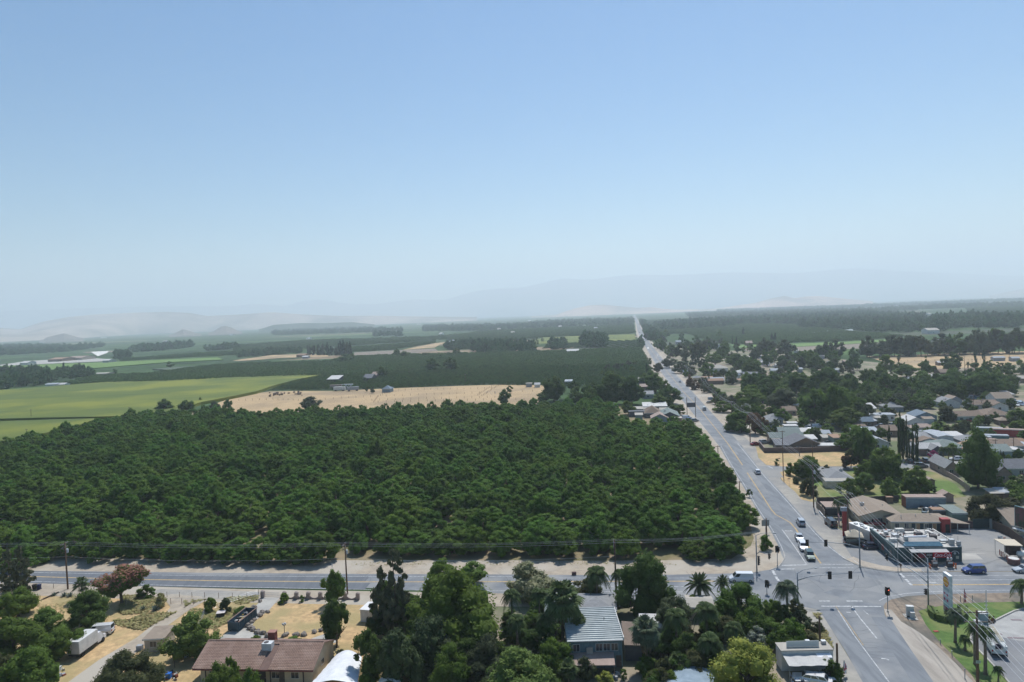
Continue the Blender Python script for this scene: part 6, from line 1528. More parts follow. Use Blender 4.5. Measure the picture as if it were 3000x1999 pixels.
apex = (e / 2, e / 2,3.7); cs_ = [(0,0,2.3),(e, 0,2.3),(e, e, 2.3),(0, e, 2.3)]
q.add(cs_ + [apex] + [(c[0], c[1], 2.05) for c in cs_], [(0,1,4),(1,2,4),(2,3,4),(3,0,4),(0,5,6,1),(1,6,7,2),(2,7,8,3),(3,8,5,0)]).build('canopy', mat('cream_canvas', (.56,.49,.37),(.48,.41,.31),1), tt)
for c in cs_:
 q = MB().tube([(c[0] * .98 + .03, c[1] * .98 + .03,0),(c[0] * .98 + .03, c[1] * .98 + .03,2.06)], .03,5).build('leg', METAL, tt)
q = MB().box(.4,.6,0,3.4,1.4,.9).build('counter', mat('dark_counter', (.05,.06,.06)), tt)
rs = thing('pillar_sign', 'tall narrow red pillar sign beside the highway forecourt', 'sign', tuple(at(2475,1571).xy) + (.06,), R(-12))
q = MB().box(-.5,-.2,0,.5,.2,6.4).build('pillar', WL['red'], rs)
q = MB().box(-.85,-.3,6.4,.85,.3,7.4).build('sign_box', mat('blue_white_box', (.25,.3,.38),(.5,.5,.5),1, coords='Object'), rs)
b0, b1 = at(2449,1512 + 6), at(2460,1549)
bn = thing('banner', 'red and white striped vertical banner leaning by the small lawn', 'banner', (b1.x, b1.y, .06), math.atan2((b0 - b1).y, (b0 - b1).x))
q = MB().box(0,-.03,.3,3.4,.03,3.1).build('cloth', mat('banner_cloth', (.50,.12,.13),(.62,.5,.5),1.4, coords='Object'), bn)
for x in (0,3.4):
 q = MB().tube([(x, 0,0),(x, 0,3.2)], .04,5).build('pole', METAL, bn)
sh = thing('shelter', 'flat cream shelter roof on thin posts in the paved yard at the right edge', 'shelter', tuple(at(2943,1640).xy) + (.06,), R(-12))
q = MB(); roof_slab(q, [(0,-.2,3.3),(3.6,-.2,3.3),(3.6,3.6,3.5),(-.6,3.6,3.5)], .12).build('roof', mat('cream_sheet_roof', (.60,.53,.41),(.54,.47,.37),1), sh)
for x, y in ((.1,0),(3.5,0),(-.4,3.4),(3.4,3.4)):
 q = MB().tube([(x, y, 0),(x, y, 3.2)], .05,6).build('post', METAL, sh)
q = MB().box(1.1,.3,.9,3.4,2.6,3.0).build('dark_cabinet', mat('cabinet_brown', (.065,.04,.045),(.04,.03,.03),2, coords='Object'), sh)
for i, (x, y) in enumerate(((2929,1626),(2933.5,1631),(2938.5,1633),(2944,1639),(2950,1642),(2956,1647),(2957,1627),(2975,1652))):
 p = at(x, y); k = MB(); k.tube([(0,0,0),(0,0,1.15),(0,0,1.2)], [.1,.1,.04], 8); o = k.build('bollard', mat('red_bollard_paint', (.26,.05,.045)), loc=(p.x, p.y, .06)); tag(o, 'dark red bollard in the row beside the cream shelter', 'bollard', 'red bollards beside the cream shelter')
pl = thing('planter', 'round brick planter with a pale rim at the corner of the shelter yard', 'planter', tuple(at(2970,1653).xy) + (.06,))
q = MB().tube([(0,0,0),(0,0,1.2)], 1.2,16).build('basin', mat('planter_brick', (.20,.105,.10),(.14,.08,.075),4, bump=.4), pl)
q = MB().tube([(0,0,1.2),(0,0,1.28)], 1.0,16).build('lid', TRIM, pl)
tk = thing('propane_tank', 'white horizontal gas tank at the right edge of the paved yard', 'tank', tuple(at(3000,1640).xy) + (.06,))
q = MB().tube([(-1.6,0,1.3),(-1.4,0,1.3),(2.2,0,1.3),(2.4,0,1.3)], [.25,.65,.65,.25], 14).build('vessel', mat('tank_white', (.7,.7,.66)), tk, smooth=True)
for x in (-1,1.6):
 q = MB().box(x, -.5,0, x + .3,.5,.8).build('cradle', METAL, tk)
bb0 = at(2976,1590); dr = Vector((math.sin(R(14)),-math.cos(R(14)),0)); bb = thing('billboard', 'dark red billboard panel on a steel frame cut by the right edge', 'billboard', (bb0.x, bb0.y, 0), math.atan2(dr.y, dr.x))
q = MB().box(0,-.1,4.2,13,.1,8.9); pnl = q.build('panel', mat('billboard_print', (.16,.07,.075),(.06,.08,.05),.5, coords='Object', lo=.45, hi=.6), bb)
q = MB().box(-.1,-.16,8.9,13.1,.16,9.05); q.box(-.12,-.16,4.1,-.003,.16,8.9).build('frame', mat('frame_teal', (.16,.26,.27)), pnl)
q = MB().box(0,-1.2,3.6,13,-.12,3.72).build('catwalk', METAL, bb)
for x in (3,9):
 q = MB().tube([(x, .25,0),(x, .25,8.6)], .2,8).build('post', WOOD, bb)
Z = lambda x, y: (1780 + x * .12755,1140 + y * .12755)
def zh(name, lb, x0, x1, y, dep, h, roof, rise, wall, rf, **k):
 a = Z(x0, y); b = Z(x1, y); k.setdefault('cat', 'house'); k.setdefault('west', None)
 return house(name, lb, a[0], b[0], a[1], dep, h, roof, rise, wall, rf, **k)
zh('metal_barn', 'long white ribbed metal roof behind the farm compound', 820,1350,405,14,3.2, 'shed', .5, 'dark', 'white', nwin=0, cat='barn')
zh('long_shed', 'long pale roofed lean-to left of the brown hipped farmhouse', 600,960,465,7,2.5, 'shed', .4, 'dark', 'pale', nwin=0, cat='shed')
zh('dark_fence_shed', 'dark blue grey walled yard building at the left of the compound', 495,860,520,3,3.0, 'flat', 0, 'dark', 'dgrey', nwin=0, cat='shed')
zh('farmhouse', 'brown hipped farmhouse roof in the compound beside the highway', 850,1215,552,13,2.8, 'hip', 3.0, 'dark', 'brown', nwin=2)
zh('pale_barn', 'pale tan roof behind the grey green gabled house', 1205,1390,480,6,3.0, 'gx', .8, 'beige', 'pale', nwin=0)
zh('gabled_house', 'grey green gabled house nearest the highway shoulder', 1215,1640,632,17,2.8, 'gy', 2.2, 'dark', 'green', nwin=2, cooler=(.3,.5))
zh('small_grey_shed', 'small grey shed with pale side at the orchard edge', 640,798,600,4,2.8, 'shed', .5, 'tealgrey', 'pale', nwin=0, cat='shed')
zh('gabled_house', 'dark blue gable with tan roof half hidden by orchard trees', 1010,1385,672,9,2.6, 'gy', 2.0, 'blue', 'pink', nwin=1)
zh('porch_roof', 'pale flat roof at the lower right of the compound', 1530,1700,680,4,2.5, 'flat', 0, 'brown', 'pale', nwin=0, cat='shed')
bp = thing('roadside_board', 'dark board between two tall posts at the left highway shoulder', 'billboard', tuple(at(*Z(1830,660)).xy) + (.05,), R(0))
for x in (0,4.6):
 q = MB().tube([(x, 0,0),(x, 0,11)], .16,6).build('post', WOOD, bp)
q = MB().box(.1,-.1,5.6,4.5,.1,8.0).build('board', mat('board_back', (.10,.10,.11)), bp)
for nm, lb, x0, x1, y, dep, h, roof, rise, wall, rf in (
 ('curved_barn', 'pale arched roof among trees behind the farm compound', 1871,1898,1115,9,3, 'gx', 2, 'dark', 'pale'),
 ('house', 'brown roofed house hidden in trees above the compound, upper one', 1876,1912,1134,10,3, 'gx', 1.6, 'brown', 'pink'),
 ('house', 'grey roofed house hidden in trees above the compound, lower one', 1884,1914,1156,12,3, 'gx', 1.6, 'grey', 'grey'),
 ('shed', 'small pale roofed sheds left of the big spreading oak, higher one', 1655,1675,1118,6,3, 'shed', .8, 'grey', 'silver'),
 ('shed', 'white box shed at the right end of the dry pasture', 1541,1557,1124,4,3, 'flat', 0, 'grey', 'pale'),
 ('shed', 'bright white metal shed at the right end of the dry pasture', 1566,1581,1127,4,2.5, 'gx', 1.2, 'white', 'white'),
 ('shed', 'white roofed open shed in the young orchard', 958,993,1112,12,4, 'shed', 2.5, 'dark', 'white'),
 ('house', 'grey gabled farmhouse beside the big dark tree in the young orchard', 1064,1090,1108,14,4, 'gx', 3, 'dark', 'dgrey'),
 ('house', 'tan gabled roof right behind the grey farmhouse in the young orchard', 1088,1104,1100,12,4, 'gx', 3, 'dark', 'pink'),
 ('barn', 'blue roofed barn with pale walls on the dry pasture', 1119,1144,1140,8,3, 'hip', 2.5, 'blue', 'blue'),
 ('barn', 'long white roof between the pale vineyard blocks and the orchard', 1660,1694,1029,18,4, 'gx', 2, 'white', 'white'),
 ('barn', 'small bright white barn in the olive green field', 1701,1711,1001,14,4, 'gx', 2, 'white', 'white'),
 ('barn', 'pale long roof left of the far slim conifers', 1407,1430,1010,14,4, 'gx', 2, 'dark', 'white'),
 ('barn', 'low rusty roofed barn beside the poplar row', 868,896,1041,14,4, 'gx', 2, 'rust' if 0 else 'brown', 'rust'),
 ('barn', 'white roofed farm shed in front of the poplar row', 885,903,1046,8,3, 'gx', 1.5, 'grey', 'white'),
 ('barn', 'large pale warehouse roof at the right of the packing yard', 192,245,1050,40,5, 'gx', 3, 'beige', 'pink'),
 ('barn', 'brown warehouse roof in the middle of the packing yard', 140,186,1054,40,5, 'gx', 3, 'brown', 'rust'),
 ('barn', 'white warehouse at the left of the packing yard', 58,84,1064,20,5, 'gx', 3, 'white', 'white'),
 ('barn', 'low white barn at the right end of the packing yard', 300,320,1057,20,5, 'gx', 2, 'grey', 'white'),
 ('barn', 'white trailers and house at the edge of the big cornfield', 132,170,1127,10,3.5, 'gx', 1, 'white', 'silver'),
 ('barn', 'small white house right of the trailers at the big cornfield', 170,191,1127,8,3.0, 'gx', 1.4, 'white', 'white'),
 ('barn', 'pale flat roofs beyond the cornfield beside the small dark tree', 272,318,1096,14,3.0, 'gx', 1, 'beige', 'pale'),
 ('barn', 'white roofed barn on the right plain in front of the tree wall', 2718,2750,968,24,6, 'gx', 3, 'white', 'pale'),
 ('barn', 'low pale barn right of the far eucalyptus', 2743,2768,1000,14,4, 'gx', 2, 'beige', 'silver'),
 ('barn', 'long white industrial building behind the highway trees', 2079,2110,1012,12,5, 'flat', 0, 'white', 'silver'),
 ('barn', 'small grey house among the trees left of the industrial building', 1980,1995,1002,8,4, 'gx', 2, 'grey', 'silver'),
 ('barn', 'red brown roofed far house beyond the two thin black cypresses', 2186,2204,1006,12,4, 'gx', 3, 'brown', 'pink'),
 ('barn', 'tiny white roof in the hazy plain just left of the highway', 1816,1832,941,40,6, 'gx', 3, 'white', 'white')):
 house(nm, lb, x0, x1, y, dep, h, roof, rise, wall, rf, nwin=0 if x0 < 1850 else 1, west=None, cat='barn' if nm in ('barn', 'curved_barn') else nm)
TOWN = [
 ('two_storey_house', 'two storey cream house with a hipped tan roof beside the highway trees', 2077,2131,1080,13,5.6, 'hip', 2.6, 'white', 'pale', dict(nwin=4)),
 ('house', 'house with a white domed roof right of the two storey house', 2156,2189,1092,10,3, 'hip', 2, 'cream', 'white', dict(nwin=1)),
 ('house', 'long house with bright blue grey roof below the two storey house', 2075,2120,1114,8,3, 'gx', 1.6, 'blue', 'silver', dict(nwin=2)),
 ('house', 'tan roofed building by the scrap yard of white vehicles', 2176,2208,1048,10,3, 'gx', 1, 'beige', 'pale', dict(nwin=1)),
 ('house', 'tan roofed cottage among oaks right of the domed roof', 2231,2249,1103,9,3, 'gx', 1.6, 'brown', 'pink', dict(nwin=1)),
 ('house', 'white roofed house above the lime green topped trees', 2260,2286,1086,8,3, 'gx', 1.4, 'white', 'silver', dict(nwin=1)),
 ('house', 'grey hipped house behind the highway date palm, back part', 2250,2292,1228,9,2.8, 'hip', 2, 'grey', 'grey', dict(nwin=2)),
 ('house', 'pale grey hipped house behind the highway date palm, front part', 2239,2280,1236,7,2.8, 'hip', 1.6, 'grey', 'grey', dict(nwin=1)),
 ('mobile_home', 'white mobile home with a white roof, left of the rounded yard tree', 2300,2334,1249,4,2.8, 'flat', 0, 'white', 'white', dict(nwin=3)),
 ('mobile_home', 'second white mobile home behind the first beside the rounded yard tree', 2309,2334,1240,3,3.0, 'flat', 0, 'white', 'white', dict(nwin=2)),
 ('house', 'grey green roofed house joined to a white roofed porch', 2283,2340,1266,7,2.7, 'gx', 1.5, 'beige', 'green', dict(nwin=2)),
 ('house', 'long pale porch roof right of the grey green roofed house', 2340,2373,1267,6,2.5, 'shed', .7, 'pink', 'white', dict(nwin=2)),
 ('house', 'white topped low house below the grey green roofed house', 2283,2320,1275,3,2.3, 'flat', 0, 'grey', 'white', dict(nwin=0)),
 ('house', 'grey roofed ranch house with pale front porch behind the boundary wall', 2257,2350,1283,7,2.8, 'gx', 1.6, 'brown', 'green', dict(nwin=3)),
 ('porch', 'pale sheet porch of the ranch house behind the boundary wall', 2262,2283,1287,3,2.4, 'shed', .4, 'dark', 'pale', dict(nwin=0)),
 ('house', 'white patched flat roof behind the dark grey gabled house', 2343,2390,1287,6,2.6, 'shed', .6, 'grey', 'white', dict(nwin=0)),
 ('house', 'large dark grey gabled house right behind the long brown wall', 2318,2400,1302,11,3, 'gy', 2.4, 'brown', 'dgrey', dict(nwin=2, yaw=GRID + R(6))),
 ('house', 'dark grey side wing behind the left part of the long brown wall', 2274,2318,1305,6,2.6, 'shed', 1.2, 'brown', 'dgrey', dict(nwin=1)),
 ('shed', 'white topped carport right of the dark grey gabled house', 2400,2458,1307,5,2.2, 'flat', 0, 'brown', 'white', dict(nwin=0)),
 ('house', 'narrow pale green house with a brown flat roof', 2443,2480,1284,8,3.6, 'flat', 0, 'green', 'rust', dict(nwin=1)),
 ('shed', 'light grey sheet porch in front of the narrow pale green house', 2445,2470,1290,3,2.5, 'shed', .4, 'tealgrey', 'silver', dict(nwin=0)),
 ('house', 'grey roofed cottage with white end right of the small rounded tree', 2407,2431,1271,6,2.5, 'gx', 1, 'pink', 'silver', dict(nwin=1)),
 ('house', 'pale tan roof above the flowering hedge left of the green house', 2412,2432,1283,4,2.3, 'shed', .5, 'beige', 'pale', dict(nwin=0)),
 ('house', 'brown gabled barn beside the tall shaggy fan palm', 2497,2523,1190,9,3.4, 'gx', 2.4, 'brown', 'tan', dict(nwin=0)),
 ('mobile_home', 'long white mobile home above the row of parked cars', 2546,2616,1217,6,3, 'flat', 0, 'white', 'silver', dict(nwin=4, cooler=(.5,.4))),
 ('porch', 'cream porch roof on the front of the long white mobile home', 2557,2589,1225,3,2.4, 'shed', .4, 'grey', 'pale', dict(nwin=0)),
 ('house', 'small hipped green roofed house left of the dark cypress group', 2541,2600,1298,8,2.8, 'gy', 1.8, 'white', 'silver', dict(nwin=1)),
 ('house', 'brown roofed house behind the short separate cypress', 2590,2628,1262,9,2.8, 'gx', 1.6, 'brown', 'brown', dict(nwin=1)),
 ('house', 'slate blue gabled house with a tan porch right of the cypress tops', 2682,2740,1220,10,3, 'gy', 1.8, 'blue', 'blue', dict(nwin=2)),
 ('porch', 'tan porch roof of the slate blue gabled house', 2708,2734,1228,3,2.4, 'shed', .5, 'white', 'tan', dict(nwin=0)),
 ('house', 'white gabled house between the cypress group and the vegetable patch', 2660,2705,1234,10,3, 'gy', 1.6, 'white', 'white', dict(nwin=1)),
 ('shed', 'white walled shed in front of the dark cypress columns', 2666,2696,1254,4,2.2, 'shed', .4, 'white', 'pink', dict(nwin=0)),
 ('shed', 'brown roofed shed right of the cypress columns', 2697,2722,1252,6,2.4, 'gx', 1, 'white', 'pink', dict(nwin=0)),
 ('house', 'grey hipped house behind the parked cars above the cypresses', 2593,2643,1193,9,2.8, 'hip', 2.2, 'grey', 'grey', dict(nwin=1)),
 ('house', 'light grey gabled house with white garage below the widest oak', 2758,2808,1180,10,3, 'gy', 2.0, 'white', 'grey', dict(nwin=1, garage=True)),
 ('house', 'tan gabled roof behind the light grey gabled house', 2783,2816,1172,9,3, 'gy', 1.8, 'grey', 'tan', dict(nwin=0)),
 ('house', 'long cream ranch house with brown roof in the upper right of the town', 2852,2920,1186,9,2.8, 'gx', 1.8, 'white', 'brown', dict(nwin=3)),
 ('house', 'white gable end with brown roof joined to the long ranch house', 2906,2950,1190,9,2.8, 'gy', 1.8, 'white', 'brown', dict(nwin=1)),
 ('two_storey_house', 'tall white house with brown roof under the widest oak', 2917,2965,1168,10,5, 'gx', 2.6, 'white', 'tan', dict(nwin=2)),
 ('house', 'pale house with a brown roof and large cooler above the containers', 2806,2872,1220,9,2.8, 'gx', 1.8, 'white', 'brown', dict(nwin=3, cooler=(.45,.5))),
 ('house', 'large brown roofed house right of the house with the cooler', 2888,2966,1217,14,2.8, 'hip', 2.4, 'pink', 'brown', dict(nwin=2, cooler=(.7,.6))),
 ('carport', 'grey carport roof between the two brown roofed houses', 2873,2902,1218,6,2.4, 'shed', .6, 'dark', 'grey', dict(nwin=0)),
 ('shed', 'small brown hipped shed under the right edge tree', 2930,2958,1232,5,2.4, 'hip', 1.2, 'brown', 'tan', dict(nwin=0)),
 ('container', 'blue shipping container with its long side to the street', 2856,2900,1254,3.0,2.9, 'flat', 0, 'blue', 'silver', dict(nwin=0, over=.02, yaw=GRID - R(20), width=10)),
 ('container', 'rust red shipping container right of the blue container', 2909,2956,1258,3.0,3.1, 'flat', 0, 'red', 'pink', dict(nwin=0, over=.02, yaw=GRID - R(20), width=11)),
 ('container', 'green roofed shipping container among the lower sheds, left one', 2828,2872,1280,3.0,2.8, 'flat', 0, 'green', 'silver', dict(nwin=0, over=.02, yaw=GRID - R(14), width=9)),
 ('container', 'teal green shipping container with doors towards the viewer', 2874,2919,1276,3.0,3.0, 'flat', 0, 'teal', 'silver', dict(nwin=0, over=.02, yaw=GRID - R(14), width=9.5)),
 ('workshop', 'big light grey metal workshop below the vegetable patch', 2749,2790,1280,13,4, 'gy', .5, 'white', 'silver', dict(nwin=1)),
 ('shed', 'bright white sheet roof left of the light grey workshop', 2699,2748,1280,6,2.8, 'shed', .8, 'grey', 'white', dict(nwin=0)),
 ('shed', 'white patched sheet roofs between the workshop and the containers', 2786,2828,1282,9,2.6, 'shed', .7, 'dark', 'white', dict(nwin=0)),
 ('shed', 'white flat store roof below the light grey workshop', 2706,2728,1253+14,4,2.2, 'flat', 0, 'dark', 'silver', dict(nwin=0)),
 ('house', 'green grey hipped house with white gable trims below the workshop', 2735,2828,1312,12,2.8, 'hip', 2.2, 'grey', 'green', dict(nwin=3)),
 ('house', 'small front gable of the green grey house above the bougainvillea', 2730,2760,1318,6,2.8, 'gy', 1.4, 'dark', 'grey', dict(nwin=1)),
 ('house', 'green grey roofed house at the right by the white van', 2903,2960,1322,9,2.8, 'gx', 1.6, 'tealgrey', 'green', dict(nwin=1)),
 ('carport', 'white carport roof on posts at the right edge by the poles', 2960,2990,1319,6,2.6, 'flat', 0, 'dark', 'white', dict(nwin=0)),
 ('house', 'long blue white building at the far right edge', 2955,3010,1304,5,3, 'flat', 0, 'blue', 'silver', dict(nwin=2)),
 ('house', 'dark grey roofed house left of the thin cypress pair', 2915,2960,1389,12,2.8, 'gy', 2.2, 'pink', 'dgrey', dict(nwin=1)),
 ('house', 'dark grey roofed house continuing to the right edge', 2950,3030,1372,9,2.8, 'gx', 2, 'grey', 'dgrey', dict(nwin=1)),
 ('house', 'brown walled grey roofed house left of the tallest dark tree', 2770,2806,1370,12,2.8, 'gy', 2, 'pink', 'grey', dict(nwin=1)),
 ('house', 'grey hipped house on the side street behind the hedge garden', 2425,2495,1402,12,2.6, 'hip', 1.6, 'beige', 'grey', dict(nwin=1, cooler=(.75,.5))),
 ('garage', 'cream flat roof in front of the grey hipped house', 2420,2477,1410,4,2.3, 'gx', .3, 'cream', 'pale', dict(nwin=0)),
 ('house', 'dark roofed house behind the cars under the layered conifer', 2756,2783,1092,10,3, 'gx', 2, 'brown', 'brown', dict(nwin=0)),
 ('shed', 'long white shed roofs below the layered conifer', 2697,2756,1104,6,2.6, 'shed', .8, 'dark', 'white', dict(nwin=0)),
 ('shed', 'small white shed standing in the dry pasture', 2749,2766,1063,6,2.6, 'gx', 1.2, 'brown', 'white', dict(nwin=0)),
 ('shelter', 'pale open shelter in the dry pasture, left one', 2912,2942,1049,6,3, 'gx', 1.0, 'grey', 'silver', dict(nwin=0)),
 ('shelter', 'pale open shelter in the dry pasture, right one', 2966,2986,1050,6,3, 'gx', 1.0, 'grey', 'silver', dict(nwin=0)),
 ('house', 'brown roofed house under the round trees at the pasture edge, left', 2842,2870,1085,9,3, 'hip', 1.6, 'brown', 'brown', dict(nwin=0)),
 ('house', 'tan roofed house under the round trees at the pasture edge, right', 2864,2905,1090,9,3, 'hip', 1.6, 'beige', 'tan', dict(nwin=0)),
 ('camper', 'small pale camper in the yard at the far right', 2941,2955,1104,3,2.4, 'flat', 0, 'blue', 'white', dict(nwin=1)),
 ('house', 'white front gable house in the yard at the far right', 2966,2990,1108,9,3, 'gy', 1.6, 'white', 'pale', dict(nwin=0)),
 ('house', 'long tan roof at the far right edge', 2985,3020,1110,8,3, 'gx', 1.4, 'brown', 'pale', dict(nwin=0)),
 ('house', 'flat pale roof near the right edge below the dark oaks', 2958,2984,1120,8,3, 'flat', 0, 'beige', 'white', dict(nwin=0)),
 ('house', 'grey roof hidden in the green trees right of the town centre', 2672,2692,1151,8,3, 'gx', 1.4, 'grey', 'silver', dict(nwin=0)),
]
for nm, lb, x0, x1, y, dep, h, roof, rise, wall, rf, ex in TOWN:
 ex.setdefault('west', None if ex.get('nwin', 0) == 0 else True)
 house(nm, lb, x0, x1, y, dep, h, roof, rise, wall, rf, cat=nm.replace('_', ' '), **ex)
hg = random.Random(31); HN = {'pink': 'dusty tan', 'grey': 'grey', 'white': 'white', 'brown': 'brown', 'silver': 'pale grey', 'tan': 'tan', 'blue': 'slate blue', 'rust': 'rusty'}
for poly, n, pl in (((2150,1095,2300,1085,2560,1110,2560,1200,2300,1215,2160,1170),16, 'in the dense town centre'),((2560,1100,3000,1095,3000,1165,2600,1165),14, 'among the oaks below the pasture'),((2500,1225,2560,1225,2560,1300,2500,1300),4, 'right of the green house'),((2640,1275,2740,1275,2730,1320,2650,1320),4, 'between the cypress group and the workshop'),((2820,1290,3000,1290,3000,1318,2830,1318),6, 'in the rows below the containers'),((2000,1085,2140,1120,2160,1165,2050,1120),5, 'near the two storey house')):
 A_ = np.array(poly).reshape(-1,2); k = 0
 while k < n:
  x, y = hg.uniform(A_[:, 0].min(), A_[:, 0].max()), hg.uniform(A_[:, 1].min(), A_[:, 1].max())
  if not inside(A_.tolist(), np.array([x]), np.array([y]))[0]: continue
  rf = hg.choice(list(HN)); w_ = hg.uniform(6,12) / mpp(at(x, y)); ty = hg.choice(['gx', 'gx', 'gy', 'hip', 'shed']); k += 1
  house('small_house', 'small ' + {'gx': 'gabled', 'gy': 'front gabled', 'hip': 'hipped', 'shed': 'lean-to'}[ty] + ' building with a ' + HN[rf] + ' roof ' + pl, x - w_ / 2, x + w_ / 2, y, hg.uniform(5,9), hg.uniform(2.4,3), ty, hg.uniform(.8,1.8), hg.choice(['grey', 'white', 'brown', 'cream', 'pink']), rf, nwin=hg.choice([0,1,2]), west=None, cat='house', group='small half hidden houses of the town')
for i, (x, y, w_, rf) in enumerate([(2335,1028,9, 'white'),(2361,1044,12, 'pale'),(2320,1071,16, 'silver'),(2290,1053,8, 'white'),(2250,1046,14, 'pink'),(2210,1036,8, 'pale'),(2330,1062,14, 'white'),(2395,1055,10, 'white'),(2440,1064,22, 'blue'),(2450,1085,20, 'silver'),
        (2280,1070,14, 'white'),(2296,1074,10, 'white'),(2237,1062,12, 'white'),(2390,1070,12, 'silver'),(2480,1060,14, 'pink'),(2410,1044,10, 'pale'),(2345,1082,12, 'silver'),(2225,1043,10, 'silver')]):
 house('shed', 'small pale roofed shed among the far yards of the town', x - w_ / 2, x + w_ / 2, y, rnd.uniform(5,9),3, 'gx', 1, 'grey', rf, nwin=0, west=None, cat='shed', group='small roofs in the far yards')
for i, (x, y, w_) in enumerate([(1290,978,8),(1460,964,7),(1745,962,9),(1640,957,8),(1500,975,10),(2385,917,12),(2620,895,14),(2725,920,8),(370,975,7),(620,979,7),(480,1000,8),(675,981,9),(1080,958,8),(1225,950,9),(1320,1001,9),(300,990,12),(120,1003,10),(900,992,6),(1550,940,8),(1950,1005 - 50,12),(2010,942,10),(2440,900,8)]):
 house('barn', 'tiny pale farm roof far out on the hazy plain', x - w_ / 2, x + w_ / 2, y, 30,5, 'gx', 3, 'white', ['white', 'pale', 'silver'][i % 3], nwin=0, west=None, cat='barn', group='pale farm roofs on the hazy plain')
yard((2230,1240,2560,1225,2560,1300,2480,1318,2300,1318,2235,1300),26,(3,5.5),(.9,1.2), ['mid', 'dark', 'grey', 'bright'], 'tree between the grey roofs behind the brown wall', 'small trees between the grey roofs')
yard((2560,1195,3000,1195,3000,1345,2800,1345,2560,1290),46,(3,5.5),(.9,1.2), ['mid', 'dark', 'grey', 'bright', 'olive'], 'tree in the gardens around the containers and cypresses', 'small trees around the containers')
yard((2640,1380,2700,1380,2700,1460,2640,1460),3,(3,4),(.9,1.2), ['mid', 'bright'], 'tree on the back lawn', 'small trees on the back lawn')
yard((2130,1190,2560,1170,2560,1240,2230,1262,2150,1240),30,(5,9),(.9,1.2), ['mid', 'dark', 'grey', 'bright'], 'tree between the town houses behind the highway', 'trees between the town houses')
yard((2600,1175,3000,1168,3000,1200,2600,1210),20,(4,7),(.9,1.2), ['mid', 'dark', 'grey', 'bright'], 'tree between the upper rows of town houses', 'trees between the upper town houses')
yard((2040,1085,2500,1060,2500,1110,2120,1130),40,(5,9),(.9,1.2), ['mid', 'dark', 'grey', 'olive'], 'tree in the far yards right of the highway', 'trees in the far yards')
# ================================================================== VEHICLES
TYRE = mat('tyre_rubber', (.02,.02,.02)); RIM = mat('wheel_rim', (.45,.46,.48), rough=.35, metal=.6); CGLASS = mat('car_glass', (.015,.02,.028), rough=.05, spec=.8)
HLAMP = mat('head_lamp', (.7,.72,.75), rough=.1); TLAMP = mat('tail_lamp', (.35,.02,.02), rough=.2); BLK = mat('black_trim', (.03,.03,.03))
PAINT = {}
def paint(n, c, metal=.25):
 if n not in PAINT: PAINT[n] = mat('car_paint_' + n, c, rough=.28, spec=.6, coat=.6, metal=metal)
 return PAINT[n]
for n, c in {'white': (.72,.72,.72), 'silver': (.42,.44,.46), 'grey': (.18,.19,.2), 'black': (.02,.022,.026), 'blue': (.02,.05,.22), 'dblue': (.015,.025,.06), 'red': (.28,.02,.025), 'green': (.015,.05,.04), 'tan': (.38,.33,.26), 'lblue': (.30,.38,.48)}.items(): paint(n, c)
SPEC = {
 'sedan': (4.7,1.8,1.45,.95,.88,3.35,2.65,1.15,.55,.2,.33), 'hatch': (4.2,1.75,1.52,.98,.92,3.15,2.45,.35,.12,.2,.33),
 'suv': (4.6,1.85,1.72,1.08,1.02,3.45,2.8,.3,.08,.24,.37), 'van': (5.1,1.95,1.95,1.12,1.05,4.35,3.6,.12,.03,.22,.34), 'pickup': (5.5,1.9,1.8,1.12,1.05,4.1,3.5,2.2,2.1,.28,.38)}
CARS = {}
